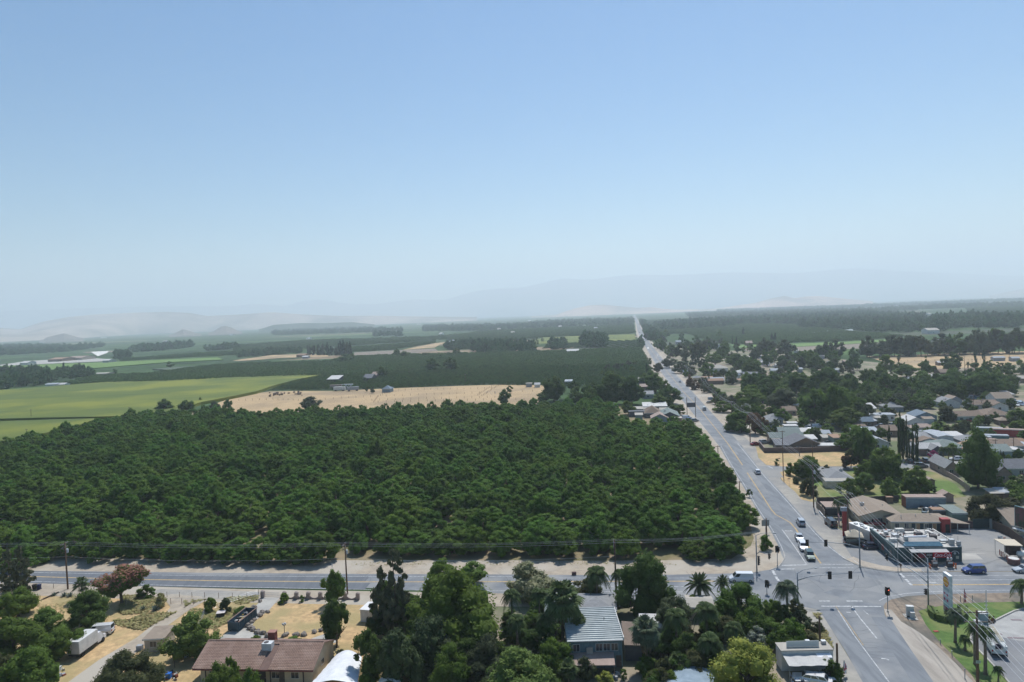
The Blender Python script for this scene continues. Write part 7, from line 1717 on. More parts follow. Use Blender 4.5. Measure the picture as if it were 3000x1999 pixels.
def car_proto(kind, col):
 L_, W_, H_, B_, HD, wb, wt, rt_, rb_, gc, wr = SPEC[kind]
 P_ = paint(col, (.5,.5,.5)); out = []
 hw = W_ / 2; st = [(0,.55, B_ - .12),(.12,.93, B_ - .02),(L_ * .3,1, B_),(wb, 1, B_),(wb + .15,.99, HD + .02),(L_ - .45,.94, HD - .1),(L_ - .08,.8, HD - .28),(L_, .6, HD - .35)]
 m_ = MB(); secs = []
 for x, k, zt in st:
  y = hw * k; z0 = gc + (.12 if x < .1 or x > L_ - .1 else 0)
  secs.append([(x, -y * .96, z0),(x, -y, z0 + .15),(x, -y, zt - .14),(x, -y * .9, zt),(x, y * .9, zt),(x, y, zt - .14),(x, y, z0 + .15),(x, y * .96, z0)])
 m_.loft(secs)
 cw, ct = hw * .9, hw * .74
 cab = [(rb_, -cw, B_ - .03),(wb, -cw, B_ - .03),(wb, cw, B_ - .03),(rb_, cw, B_ - .03)]; top = [(rt_ + .05,-ct, H_),(wt, -ct, H_),(wt, ct, H_),(rt_ + .05, ct, H_)]
 m_.add(cab + top, [(0,1,5,4),(1,2,6,5),(2,3,7,6),(3,0,4,7),(4,5,6,7)])
 if kind == 'pickup': m_ = m_
 out.append(('body', m_.mesh('body', P_)))
 def L3(a, b, t): return tuple(a[i] + (b[i] - a[i]) * t for i in range(3))
 def pane(nm, a, b, c, d, off, u0=.06, u1=.94, v0=.14, v1=.88):
  q = [L3(L3(a, b, u), L3(d, c, u), v) for u, v in ((u0, v0),(u1, v0),(u1, v1),(u0, v1))]
  q = [tuple(p[i] + off[i] for i in range(3)) for p in q]; g_ = MB(); g_.add(q, [(0,1,2,3)]); out.append((nm, g_.mesh(nm, CGLASS)))
 e = .012
 pane('windscreen', cab[1], cab[2], top[2], top[1], (e, 0, e))
 pane('rear_window', cab[3], cab[0], top[0], top[3], (-e, 0, e))
 if kind == 'van' :
  pane('side_window', cab[0], cab[1], top[1], top[0], (0,-e, e),.74,.95); pane('side_window', cab[2], cab[3], top[3], top[2], (0, e, e),.05,.26)
 else:
  for u0, u1 in ((.06,.48),(.52,.94)):
   pane('side_window', cab[0], cab[1], top[1], top[0], (0,-e, e), u0, u1); pane('side_window', cab[2], cab[3], top[3], top[2], (0, e, e), u0, u1)
 w_ = MB(); w_.tube([(0,-.11,0),(0,.11,0)], wr, 14); wm = w_.mesh('wheel', TYRE); r_ = MB(); r_.tube([(0,-.12,0),(0,.12,0)], wr * .62,10); rm = r_.mesh('rim', RIM)
 for x in (.85 if kind != 'pickup' else 1.15, L_ - .9):
  for s in (-1,1): out.append(('wheel', wm, (x, s * (hw - .1), wr), rm))
 for s in (-1,1):
  q = MB().box(L_ - .20, s * hw * .62 - .17, HD - .34, L_ - .02, s * hw * .62 + .17, HD - .2); out.append(('headlight', q.mesh('headlight', HLAMP)))
  q = MB().box(-.015, s * hw * .62 - .14, B_ - .38,.1, s * hw * .62 + .14, B_ - .14); out.append(('tail_light', q.mesh('tail_light', TLAMP)))
 if kind == 'pickup':
  q = MB().box(.12,-hw * .82, B_ + .004,2.0, hw * .82, B_ + .02); out.append(('load_bed', q.mesh('load_bed', BLK)))
 q = MB().box(-.03,-hw * .75, gc + .02,.06, hw * .75, gc + .22); q.box(L_ - .06,-hw * .7, gc + .02, L_ + .02, hw * .7, gc + .2); out.append(('bumper', q.mesh('bumper', BLK)))
 return out, L_
def vehicle(name, kind, col, px_, py_, head, label, group=None, cat=None, far=False, off=0.0, z=.09):
 """px_, py_: where the middle of the car meets the ground; head: world yaw of its nose."""
 if (kind, col) not in CARS: CARS[(kind, col)] = car_proto(kind, col)
 parts, L_ = CARS[(kind, col)]
 c = at(px_, py_); d = Vector((math.cos(head), math.sin(head),0)); o = c - d * L_ / 2
 t = thing(name, label, cat or {'pickup': 'pickup truck', 'suv': 'car', 'hatch': 'car', 'sedan': 'car', 'van': 'van'}[kind], (o.x, o.y, z), head, group)
 for p in parts:
  if far and p[0] not in ('body', 'windscreen', 'rear_window', 'side_window'): continue
  if len(p) == 4:
   w_ = obj('wheel', p[1], t, p[2]); obj('rim', p[3], w_)
  else: obj(p[0], p[1], t)
 return t
AWAY = R(81); TOW = R(261); WEST = R(172); EAST = R(-8)
V = vehicle
V('silver_wagon', 'suv', 'silver', 2346,1538, R(78), 'silver wagon driving away beside the yellow taper line')
V('silver_sedan', 'sedan', 'silver', 2342,1583, R(256), 'silver sedan, last of three cars waiting at the signal')
V('white_suv', 'suv', 'white', 2353,1610, R(256), 'white sport utility car, second of three cars waiting at the signal')
V('dark_green_suv', 'suv', 'green', 2373,1637, R(256), 'dark green sport utility car, first at the stop line of the north road')
V('white_hatchback', 'hatch', 'white', 2219,1388, AWAY, 'white hatchback driving away past the side street')
V('silver_van', 'van', 'silver', 2063,1202, AWAY, 'silver van driving away on the highway above the side street')
V('grey_car', 'sedan', 'lblue', 1992,1121, AWAY, 'pale blue car on the highway opposite the reddish bushes')
V('dark_car', 'sedan', 'grey', 1925,1042, TOW, 'dark car coming down the highway beyond the farm', far=True)
V('white_car', 'sedan', 'white', 1898,1021, TOW, 'white car on the far highway near the dark trees', far=True)
V('dark_van', 'van', 'dblue', 1909,1010, AWAY, 'dark van on the right side of the far highway', far=True)
V('small_car', 'sedan', 'white', 1876,989, TOW, 'tiny white car, left of two meeting on the far highway', far=True)
V('small_car', 'sedan', 'grey', 1881.5,987, AWAY, 'tiny grey car, right of two meeting on the far highway', far=True)
V('small_car', 'sedan', 'black', 1874,975, AWAY, 'tiny dark car farthest out on the highway', far=True)
V('blue_suv', 'suv', 'blue', 2853,1679, R(178), 'shiny blue sport utility car driving west on the east road')
V('silver_car', 'sedan', 'silver', 3003,1677, R(176), 'silver car entering at the right edge on the east road')
V('pale_van', 'van', 'white', 2172,1704, WEST, 'pale van driving west behind the date palm')
V('white_van', 'van', 'white', 293,1859, R(186), 'white delivery van parked in the dry yard under the dark tree')
V('white_suv', 'suv', 'white', 1775,1768, R(80), 'white sport utility car parked beside the palm near the west road')
V('white_car', 'sedan', 'white', 1824,1763, R(20), 'white car parked in the shade of the large dark tree')
V('black_car', 'sedan', 'black', 1833,1773, R(10), 'black car parked in the shade below the white one')
V('white_sedan', 'sedan', 'white', 2368,1999, R(155), 'white sedan parked below the tarp awning, left one')
V('white_sedan', 'sedan', 'white', 2392,2002, R(150), 'white sedan parked below the tarp awning, right one')
V('blue_sedan', 'sedan', 'dblue', 2556,1608, R(-6), 'long dark blue sedan parked beside the store')
V('black_suv', 'suv', 'black', 2502,1598, R(-6), 'black car parked in the shade of the cream tent')
V('red_pickup', 'pickup', 'red', 2562,1541, R(-4), 'dark red pickup truck parked in front of the cream house')
V('black_trailer', 'van', 'black', 2434,1540, R(85), 'small black van standing beside the small lawn')
for x, y, c, k, h_, lb in ((2664,1356, 'black', 'sedan', 80, 'dark sedan beside the tallest cypress foot'),(2687,1353, 'black', 'sedan', 75, 'left one of two black cars parked nose to the wall'),(2711,1355, 'black', 'suv', 75, 'right one of two black cars parked nose to the wall'),(2698,1370, 'grey', 'suv', -10, 'dark grey car standing across the side street'),
 (2802,1349, 'white', 'sedan', 170, 'white car beside the three thin palms'),(2982,1331, 'silver', 'suv', 170, 'silver car in front of the white carport at the right edge'),(2832,1236, 'red', 'sedan', 100, 'dark red car parked in front of the house with the cooler'),
 (2562,1246, 'silver', 'sedan', 190, 'silver car, left one in front of the long mobile home'),(2576,1252, 'black', 'sedan', 195, 'black car in front of the long mobile home'),(2588,1246, 'grey', 'sedan', 190, 'grey car right of the black car at the mobile home'),(2612,1250, 'grey', 'suv', 185, 'grey car below the long mobile home beside the cypress tops'),
 (2238,1300, 'silver', 'suv', 20, 'silver car at the highway end of the long brown wall'),(2214,1305, 'red', 'sedan', 20, 'red car beside the silver car at the highway'),(2084,1172, 'lblue', 'suv', 10, 'blue white boat like car parked at the highway gravel'),(2080,1182, 'tan', 'sedan', 10, 'tan car parked at the highway gravel below the blue one'),
 (2012,1228 + 0, 'white', 'van', 0, 'white camper van at the compound beside the roadside board'),(2022,1233, 'blue', 'suv', 10, 'blue car at the compound beside the roadside board'),(2035,1236, 'grey', 'suv', 15, 'grey car under the roadside board'),
 (2423,1302, 'grey', 'sedan', 175, 'grey car behind the white topped carport'),(2528,1218, 'tan', 'sedan', 10, 'tan car on the dry yard beside the shaggy fan palm'),(2512,1212, 'blue', 'sedan', 10, 'blue car on the dry yard beside the brown barn')):
 V('parked_car', k, c, x, y, R(h_), lb, far=y < 1240)
g_ = random.Random(11)
for gp, lb, poly, n in (('cars in the scrap yard', 'pale parked car in the crowded yard behind the town trees', (2230,1058,2262,1062,2268,1078,2240,1072),14),('cars in the far lot', 'pale parked car in the far lot below the bright green strip', (2383,1048,2405,1052,2410,1062,2385,1062),14),
      ('cars in the oak yard', 'pale car parked in the gap between the dark oaks', (2482,1122,2495,1122,2490,1146,2475,1144),10),('cars by the white shed', 'pale car parked below the house under the layered conifer', (2778,1100,2822,1106,2826,1116,2782,1110),12),
      ('cars by the wide oak', 'pale car parked at the foot of the widest oak', (2840,1166,2900,1168,2900,1174,2845,1172),10),('cars at the right edge', 'pale car parked in the yard at the right edge of the town', (2960,1178,3000,1180,3000,1195,2965,1188),8),
      ('cars by the gabled house', 'pale car parked beside the light grey gabled house', (2812,1178,2846,1180,2846,1196,2815,1196),10),('cars by the mobile homes', 'pale car parked in the yard of the white mobile homes', (2360,1250,2440,1244,2440,1256,2365,1262),9),
      ('cars behind the domed house', 'pale car parked between the domed roof and the long blue grey roof', (2125,1100,2165,1108,2175,1126,2130,1124),9)):
 A_ = np.array(poly).reshape(-1,2); k = 0; tr = 0
 while k < n and tr < 500:
  tr += 1; x, y = g_.uniform(A_[:, 0].min(), A_[:, 0].max()), g_.uniform(A_[:, 1].min(), A_[:, 1].max())
  if not inside(A_.tolist(), np.array([x]), np.array([y]))[0]: continue
  V('parked_car', g_.choice(['sedan', 'suv', 'van']), g_.choice(['white', 'white', 'silver', 'lblue']), x, y, R(g_.choice([80,260,-8,170]) + g_.uniform(-9,9)), lb, gp, far=True, z=.12); k += 1
def box_truck():
 c = at(216,1934); f_ = at(268,1896) - c; hd = math.atan2(f_.y, f_.x)
 t = thing('box_truck', 'white box truck half hidden by the green tree in the dry yard', 'truck', (c.x, c.y, .06), hd)
 q = MB().box(0,-1.2,1.0,5.2,1.2,3.3); b = q.build('box', pm('box_white', (.62,.62,.60)), t)
 q = MB().box(-.03,-1.1,1.1,-.004,-.02,3.2); q.box(-.03,.02,1.1,-.004,1.1,3.2).build('rear_doors', pm('box_door', (.50,.48,.47)), b)
 q = MB().loft([[(5.3,-1.0,.5),(5.3,1.0,.5),(5.3,1.0,2.3),(5.3,-1.0,2.3)], [(6.4,-1.0,.5),(6.4,1.0,.5),(6.4,.9,2.3),(6.4,-.9,2.3)], [(7.1,-1.0,.5),(7.1,1.0,.5),(7.1,1.0,1.4),(7.1,-1.0,1.4)], [(7.9,-.9,.5),(7.9,.9,.5),(7.9,.9,1.2),(7.9,-.9,1.2)]]).build('cab', pm('cab_white', (.66,.66,.66)), t)
 q = MB().add([(6.45,-.85,2.25),(6.45,.85,2.25),(7.08,.9,1.45),(7.08,-.9,1.45)], [(0,3,2,1)]).build('windscreen', CGLASS, t)
 q = MB().box(0,-1.0,.6,5.3,1.0,.98).build('chassis', BLK, t)
 w_ = MB(); w_.tube([(0,-.14,0),(0,.14,0)], .45,14); wm = w_.mesh('wheel', TYRE)
 for x in (1.2,6.8):
  for s in (-1,1): obj('wheel', wm, t, (x, s * .95,.45))
box_truck()
def utility_truck():
 c = at(2928,1929); hd = math.atan2(*((at(2905,1885) - at(2938,1935)).yx));
 t = thing('utility_truck', 'white utility truck with ladders and hoses on its roof racks beside the lawn kerb', 'truck', (c.x, c.y, .09), hd)
 UW = pm('utility_white', (.66,.68,.66))
 q = MB().box(0,-1.15,.75,4.6,-.55,1.95).build('side_locker', UW, t); q = MB().box(0,.55,.75,4.6,1.15,1.95).build('side_locker', UW, t)
 q = MB().box(.05,-.548,.75,4.6,.548,1.25).build('load_bed', pm('bed_grey', (.25,.26,.27)), t)
 q = MB().box(-.05,-1.15,.5,.03,1.15,1.35).build('tailgate', UW, t)
 q = MB().box(-.25,-1.1,.4,-.053,1.1,.62).build('bumper', BLK, t)
 q = MB().loft([[(4.65,-1.05,.5),(4.65,1.05,.5),(4.65,.95,2.3),(4.65,-.95,2.3)], [(6.1,-1.05,.5),(6.1,1.05,.5),(6.1,.9,2.3),(6.1,-.9,2.3)], [(6.9,-1.05,.5),(6.9,1.05,.5),(6.9,1.0,1.45),(6.9,-1.0,1.45)], [(8.0,-.95,.5),(8.0,.95,.5),(8.0,.9,1.25),(8.0,-.9,1.25)]]).build('cab', UW, t)
 q = MB().add([(6.15,-.85,2.25),(6.15,.85,2.25),(6.88,.92,1.5),(6.88,-.92,1.5)], [(0,3,2,1)]).build('windscreen', CGLASS, t)
 for y in (-.95,.95):
  q = MB().tube([(.2, y, 1.95),(.2, y, 2.55),(6.4, y, 2.62)], .05,6).build('rack_rail', UW, t)
 for i in range(9):
  q = MB().tube([(.5 + i * .65,-.95,2.56),(.5 + i * .65,.95,2.56)], .035,5).build('rack_bar', UW, t)
 for s, y in enumerate((-.55,.5)):
  l = thing('ladder', ['yellowish ladder lying on the left rack of the utility truck', 'white ladder lying on the right rack of the utility truck'][s], 'ladder', Matrix.Rotation(hd, 4, 'Z') @ Vector((.3, y, 2.64)) + t.location, hd)
  q = MB().box(0,-.2,0,5.6,-.14,.08).build('rail', pm('ladder_%d' % s, (.55,.45,.28) if s == 0 else (.62,.62,.6)), l)
  q = MB().box(0,.14,0,5.6,.2,.08).build('rail', MATS['ladder_%d' % s], l)
  rg = MB(); rg.box(0,-.138,.02,.05,.138,.06); rm = rg.mesh('rung', MATS['ladder_%d' % s])
  for i in range(16): obj('rung', rm, l, (.2 + i * .34,0,0))
 hz_ = thing('hose_bundle', 'dark purple hose bundle at the back of the utility truck', 'hose', Matrix.Rotation(hd, 4, 'Z') @ Vector((.5,0,1.3)) + t.location, hd)
 for i in range(4):
  q = MB(); pts = [(.45 * math.cos(a) + .2,.4 * math.sin(a),.12 * i + .05) for a in [k * .785 for k in range(9)]]; q.tube(pts, .07,5).build('coil', mat('hose_dark', (.05,.035,.07)), hz_)
 w_ = MB(); w_.tube([(0,-.14,0),(0,.14,0)], .45,14); wm = w_.mesh('wheel', TYRE)
 for x in (1.3,6.7):
  for s in (-1,1): obj('wheel', wm, t, (x, s * .95,.45))
 for s in (-1,1):
  q = MB().box(-.09, s * .95 - .1,.95,-.053, s * .95 + .1,1.25).build('tail_light', TLAMP, t)
utility_truck()
def food_truck():
 c = at(2560,1592); hd = R(102)
 t = thing('food_truck', 'white topped food truck with a dark red painted back beside the store', 'truck', (c.x, c.y, .07), hd)
 q = MB().box(0,-1.2,.5,7.2,1.2,3.0); b = q.build('body', pm('truck_cream', (.62,.60,.57)), t)
 q = MB().box(-.05,-1.15,.6,-.004,1.15,2.9).build('painted_rear', mat('rear_print', (.24,.03,.04),(.10,.20,.26),.8, coords='Object', lo=.5, hi=.54), b)
 q = MB().box(-.1,-1.28,3.003,7.3,1.28,3.1); rf_ = q.build('roof', mat('truck_roof_white', (.74,.74,.72)), t)
 for x, y in ((1.2,-.5),(3.4,.4),(4.8,-.5),(5.6,.5),(2.2,.6)):
  q = MB().cbox(x, y, 3.103,.75,.7,.3).build('roof_vent', METAL, rf_)
 w_ = MB(); w_.tube([(0,-.14,0),(0,.14,0)], .42,12); wm = w_.mesh('wheel', TYRE)
 for x in (1.5,6.0):
  for s in (-1,1): obj('wheel', wm, t, (x, s * .98,.42))
food_truck()
for i, (x, y, hd, c, lb) in enumerate(((995,1146,-5, 'white', 'long white semi trailer, lowest of the trailers on the pasture'),(985,1140,-2, 'pale', 'pale trailer left in the trailer group on the pasture'),(1018,1138,3, 'white', 'white camper at the back of the trailer group on the pasture'),(1034,1146,20, 'silver', 'grey trailer right in the trailer group on the pasture'))):
 p = at(x, y); t = thing('trailer', lb, 'trailer', (p.x, p.y, .1), R(hd))
 q = MB().box(-5,-1.2,.9,5,1.2,3.6).build('box', {'white': WL['white'], 'pale': WL['pink'], 'silver': WL['grey']}[c], t)
 q = MB().box(-4,-1,.1,-2.6,1,.88); q.box(2.6,-1,.1,4,1,.88).build('wheels', TYRE, t)
# ================================================================== POLES, WIRES, SIGNALS, SIGNS, SMALL THINGS
INS = mat('insulator', (.30,.31,.32), rough=.3)
def utility_pole(bx, by, top, label, arms=((.35,2.4,0),(1.25,2.0,0)), transformer=False, box=False, r_=.17, azm=0.0, lean=None):
 b = at(bx, by); h = hgt(b, top)
 t = thing('utility_pole', label, 'utility pole', (b.x, b.y, .04), azm)
 q = MB().tube([(0,0,-.1),(0,0, h * .5),(0,0, h)], [r_ * 1.15, r_, r_ * .75], 8).build('pole', WOOD, t, smooth=True)
 for dz, w_, rot in arms:
  a = MB(); a.cbox(0, r_ + .05, h - dz - .06, w_, .11,.13,0); ar = a.build('crossarm', mat('crossarm_wood', (.22,.18,.15),(.16,.13,.11),3, coords='Object'), t)
  for x in (-w_ / 2 + .1,-w_ / 4, w_ / 4, w_ / 2 - .1):
   i_ = MB(); i_.tube([(x, r_ + .05, h - dz + .07),(x, r_ + .05, h - dz + .2),(x, r_ + .05, h - dz + .28)], [.03,.07,.03], 6); i_.build('insulator', INS, ar)
  for s in (-1,1):
   k = MB(); k.tube([(s * w_ * .28, r_ + .05, h - dz - .06),(0, r_ + .01, h - dz - .7)], .02,4); k.build('brace', METAL, ar)
 if transformer:
  c = MB(); c.tube([(.42,-.1, h - 2.6),(.42,-.1, h - 2.5),(.42,-.1, h - 1.75),(.42,-.1, h - 1.65)], [.2,.3,.3,.22], 12); tr = c.build('transformer', pm('transformer_grey', (.46,.50,.53)), t, smooth=False)
  c = MB(); c.tube([(.42,-.1, h - 1.65),(.42,-.1, h - 1.4)], .04,5); c.build('bushing', INS, tr)
 return t, Vector((b.x, b.y, h)), azm
def wire(label, pts, sag=.5, r_=.015, group=None):
 q = MB()
 for a, b in zip(pts[:-1], pts[1:]):
  P_ = []
  for i in range(11):
   s = i / 10; p = a.lerp(b, s) - pts[0]; p.z -= sag * 4 * s * (1 - s); P_.append(p)
  q.tube(P_, r_, 4, False)
 o = q.build('overhead_wire', mat('aluminium_wire', (.55,.56,.56), rough=.5, metal=.2), loc=pts[0])
 return tag(o, label, 'wire', group)
def off(p, az, x, dz=.0): return p + Vector((math.cos(az) * x, math.sin(az) * x, dz))
ns = R(-10); ew = R(83)
poles_w = [utility_pole(199,1727,1590, 'wooden pole with a drum transformer beside the dry yard on the west road', transformer=True, azm=ew),
 utility_pole(1018,1742,1592, 'wooden pole with a transformer behind the scalloped wall', transformer=True, azm=ew),
 utility_pole(1806,1757,1583, 'wooden pole in front of the large dark tree on the west road', azm=ew),
 utility_pole(2246,1572,1519, 'wooden pole with a pale board on the sandy corner', arms=((.5,1.2,0),), azm=ew)]
lw = at(-420,1716); lw.z = 11
for k_ in range(3):
 x = (-1.05,.2,1.05)[k_]
 P0 = off(poles_w[0][1], ew, x, -.15); P1 = off(poles_w[1][1], ew, x, -.15); P2 = off(poles_w[2][1], ew, x, -.15)
 wire(['northernmost', 'middle', 'southernmost'][2 - k_] + ' high wire along the west road', [off(lw, ew, x, -.15), P0, P1, P2, off(at(2219,1690) + Vector((0,0,10)), ew, x * .4)], .6,.013, group='high wires along the west road')
wire('lower cable along the west road poles', [off(lw, ew, 0,-3.2), off(poles_w[0][1], ew, .2,-3.4), off(poles_w[1][1], ew, .2,-3.4), off(poles_w[2][1], ew, .2,-3.4)], .8,.016)
M = [utility_pole(2008,1098,1069, 'highway pole next to the dark conifer pair', arms=((.3,3.0,0),), azm=ns), utility_pole(2057,1152,1105, 'highway pole behind the reddish bushes', arms=((.3,2.4,0),), azm=ns),
 utility_pole(2095,1192,1150, 'highway pole beside the gravel with the parked cars', arms=((.3,2.4,0),), azm=ns), utility_pole(2144,1240,1177, 'highway pole above the low dense trees', arms=((.3,2.4,0),), azm=ns),
 utility_pole(2198,1296,1210, 'highway pole in front of the rust brown tree', arms=((.3,2.6,0),), azm=ns),
 utility_pole(2384,1487,1363, 'highway pole with transformer behind the rounded hedge shrub', arms=((.3,2.6,0),), transformer=True, azm=ns), utility_pole(2485,1576,1446, 'highway pole beside the cream tent', arms=((.3,2.8,0),), azm=ns)]
bigp = utility_pole(2865,2030,1789, 'tall brown pole with two crossarms on the lawn at the bottom right', arms=((.45,3.4,0),(1.9,3.4,0)), azm=ns + R(3), r_=.2)
q = MB().box(-.32,-.22,0,.32,-.205,.45); pb_ = q.build('notice_plate', mat('plate_green', (.42,.50,.40)), bigp[0], loc=(0,-.02,4.6))
text('9478', .2, mat('plate_ink', (.1,.2,.12)), pb_, (0,-.225,.22), name='plate_number')
for k_ in range(4):
 x = (-1.2,-.55,.55,1.2)[k_]
 pts = [off(p[1], ns, x, -.05) for p in M] + [off(bigp[1], ns, x * 1.3,-.2)]
 e_ = bigp[1] + (bigp[1] - M[-1][1]) * .9; e_.z = bigp[1].z
 wire(['outer left', 'inner left', 'inner right', 'outer right'][k_] + ' high wire from the highway poles to the lawn pole', pts + [off(e_, ns, x * 1.3,-.2)], 1.1,.026, 'high wires following the highway')
wire('lower cable from the highway poles to the lawn pole', [off(M[5][1], ns, -.2,-3)] + [off(M[6][1], ns, -.2,-3), off(bigp[1], ns, -1.2,-1.7), off(bigp[1] + (bigp[1] - M[-1][1]) * .9, ns, -1.2,-1.7)], 1.3,.026)
for bx, by, tp, lb in ((2295,1396,1262, 'tall wooden pole at the side street corner'),(2167,1448,1410, 'short pole at the edge of the orchard, lower one'),(2104,1345,1306, 'short pole at the edge of the orchard, upper one'),(2342,1336,1308, 'thin pole at the brown lot wall, left'),(2381,1340,1290, 'thin pole at the brown lot wall, right'),
 (1905,1060,1040, 'pole at the corner of the dark orchard by the highway'),(1898,1072,1045, 'pole beside the light orchard rows'),(2826,1088,1044, 'pole beside the date palm below the pasture'),(2957,1052,1028, 'pole standing in the dry pasture'),(2848,1075,1052, 'short pole left of the slim cypresses'),
 (2770,1195,1168, 'pole in front of the light grey gabled house'),(2852,1210,1155, 'pole beside the feathery tree in the upper town'),(2876,1200,1172, 'pole in front of the long ranch house'),(2917,1330,1288, 'pole above the right green grey house, left'),(2970,1330,1280, 'pole above the right green grey house, right'),
 (1364,1128,1096, 'pole at the corner of the young orchard'),(1199,1100,1088, 'pole in the dark orchard of the plain'),(92,1230,1200, 'pole at the edge between the two cornfields'),(380,1225,1192, 'double pole in the big cornfield'),(78,1275,1257, 'pole in the lower cornfield'),(1662,1090,1072, 'thin pole rising from the light orchard rows')):
 utility_pole(bx, by, tp, lb, arms=((.4,1.8,0),), azm=ns, r_=.14)
for bx, by, tp, lb in ((2402,1877,1806, 'bare wooden post beside the south road, upper one'),(2454,1990,1886, 'bare thick wooden post beside the bottom bush')):
 b = at(bx, by); h = hgt(b, tp); q = MB().tube([(0,0,-.1),(0,0, h)], [.2,.17], 8); o = q.build('wooden_post', WOOD, loc=(b.x, b.y, .04)); tag(o, lb, 'post')
GALV = pm('signal_pole_grey', (.30,.33,.36), metal=.4, rough=.5); SBLK = mat('signal_black', (.018,.018,.02), rough=.5); YEL = mat('signal_edge', (.35,.36,.05))
LR = mat('red_lens_lit', (.9,.12,.06), emis=2.2); LRo = mat('red_lens', (.12,.02,.015)); LY = mat('yellow_lens', (.14,.09,.01)); LG = mat('green_lens', (.02,.10,.04))
def head(par, loc, face, lit=True, plate=True):
 """signal head, face: local yaw the lenses look to"""
 h_ = MB(); h_.box(-.18,-.15,-.55,.18,.15,.55); o = h_.build('signal_head', SBLK, par, loc=loc, rz=face)
 if plate:
  b = MB(); b.box(-.36,.02,-.78,.36,.05,.78); b.build('backplate', SBLK, o)
 for z, m_ in ((.36, LR if lit else LRo),(0, LY),(-.36, LG)):
  l = MB(); l.tube([(0,-.152, z),(0,-.17, z)], .13,12); l.build('lens', m_, o)
  v = MB(); n = 7; ring = [(math.cos(math.pi * i / n) * .15, math.sin(math.pi * i / n) * .15) for i in range(n + 1)]
  v.loft([[(x, -.15, z + y) for x, y in ring], [(x, -.38, z + y) for x, y in ring]], close=False); v.build('visor', SBLK, o)
 return o
def mast(bx, by, top, label, arm_dir=None, arm_len=0, arm_z=5.8, heads=(), lamp=None, polehead=None, r_=.14):
 b = at(bx, by); h = hgt(b, top)
 t = thing('traffic_signal', label, 'traffic signal', (b.x, b.y, .05))
 q = MB().tube([(0,0,0),(0,0, h)], [r_ * 1.15, r_ * .7], 10).build('pole', GALV, t, smooth=True)
 q = MB().tube([(0,0,0),(0,0,.25)], r_ * 2.2,8).build('base', CONC, t)
 if arm_dir is not None:
  d = Vector((math.cos(arm_dir), math.sin(arm_dir),0)); q = MB()
  q.tube([Vector((0,0, arm_z - 1.0)), d * arm_len * .25 + Vector((0,0, arm_z - .2)), d * arm_len * .6 + Vector((0,0, arm_z + .1)), d * arm_len + Vector((0,0, arm_z + .15))], [.11,.09,.07,.05], 8).build('mast_arm', GALV, t, smooth=True)
  for f, fc, lit in heads: head(t, d * arm_len * f + Vector((0,0, arm_z - .1)), fc, lit)
 if lamp is not None:
  d = Vector((math.cos(lamp), math.sin(lamp),0)); q = MB().tube([Vector((0,0, h - .15)), d * 1.2 + Vector((0,0, h + .45)), d * 3.6 + Vector((0,0, h + .7))], [.06,.05,.04], 6); la = q.build('lamp_arm', GALV, t)
  q = MB().tube([d * 3.5 + Vector((0,0, h + .68)), d * 3.8 + Vector((0,0, h + .66)), d * 4.3 + Vector((0,0, h + .68))], [.06,.16,.08], 8).build('lamp_head', pm('lamp_housing', (.55,.56,.56)), la)
 for z, fc, lit in polehead or (): head(t, Vector((math.cos(fc - R(90)) * .4, math.sin(fc - R(90)) * .4, z)), fc, lit, False)
 return t
mast(2519.5,1664,1545, 'signal mast at the north east corner reaching left over the highway', R(172),11.5,5.6,((.97, R(-8), False),(.62, R(-8), False)))
mast(2720,1781,1637, 'signal mast with street light beside the price sign', R(97),12.5,5.8,((.95, R(262), False),), lamp=R(98), polehead=((3.1, R(262), False),))
mast(2338,1768,1679, 'signal mast with street light at the palm beside the crossing', R(-3),10.5,5.6,((.60, R(172), False),(.98, R(172), False)), lamp=R(5))
mast(2217.5,1678,1568, 'signal mast with street light on the sandy north west corner', R(-72),4.5,5.2,((.95, R(82), False),), lamp=R(-20), polehead=((3.2, R(82), False),(2.2, R(82), False)))
def pedestal(bx, by, top, label, face, lit):
 b = at(bx, by); h = hgt(b, top); t = thing('pedestal_signal', label, 'traffic signal', (b.x, b.y, .05)); q = MB().tube([(0,0,0),(0,0, h - 1.0)], .08,8).build('pole', GALV, t)
 q = MB().tube([(0,0,0),(0,0,.2)], .2,8).build('base', CONC, t)
 for f, l in face: head(t, Vector((math.sin(f) * .25,-math.cos(f) * .25, h - .7)), f, l, True)
 return t
pedestal(2601,1794,1722, 'pedestal signal showing red on the curved kerb of the dirt corner', ((R(0), True),(R(-70), False)), True)
pedestal(2278,1659,1602, 'pedestal signal with back plate on the sandy corner', ((R(180), False),(R(90), False)), False)
pedestal(2247,1742,1703, 'pedestal signal seen from behind beside the west road palms', ((R(160), False),(R(100), False)), False)
pp = at(2631,1678); k = thing('crossing_post', 'thin crossing post with a dark leaning sign shape at the store corner', 'post', (pp.x, pp.y, .06)); q = MB().tube([(0,0,0),(0,0,9)], .06,6).build('pole', GALV, k); q = MB().box(-.2,-.1,2.4,.2,.1,2.9).build('button_box', SBLK, k)
pp = at(2639,1672); k = thing('person', 'person in brown clothes standing at the kerb of the store corner', 'person', (pp.x, pp.y, .12))
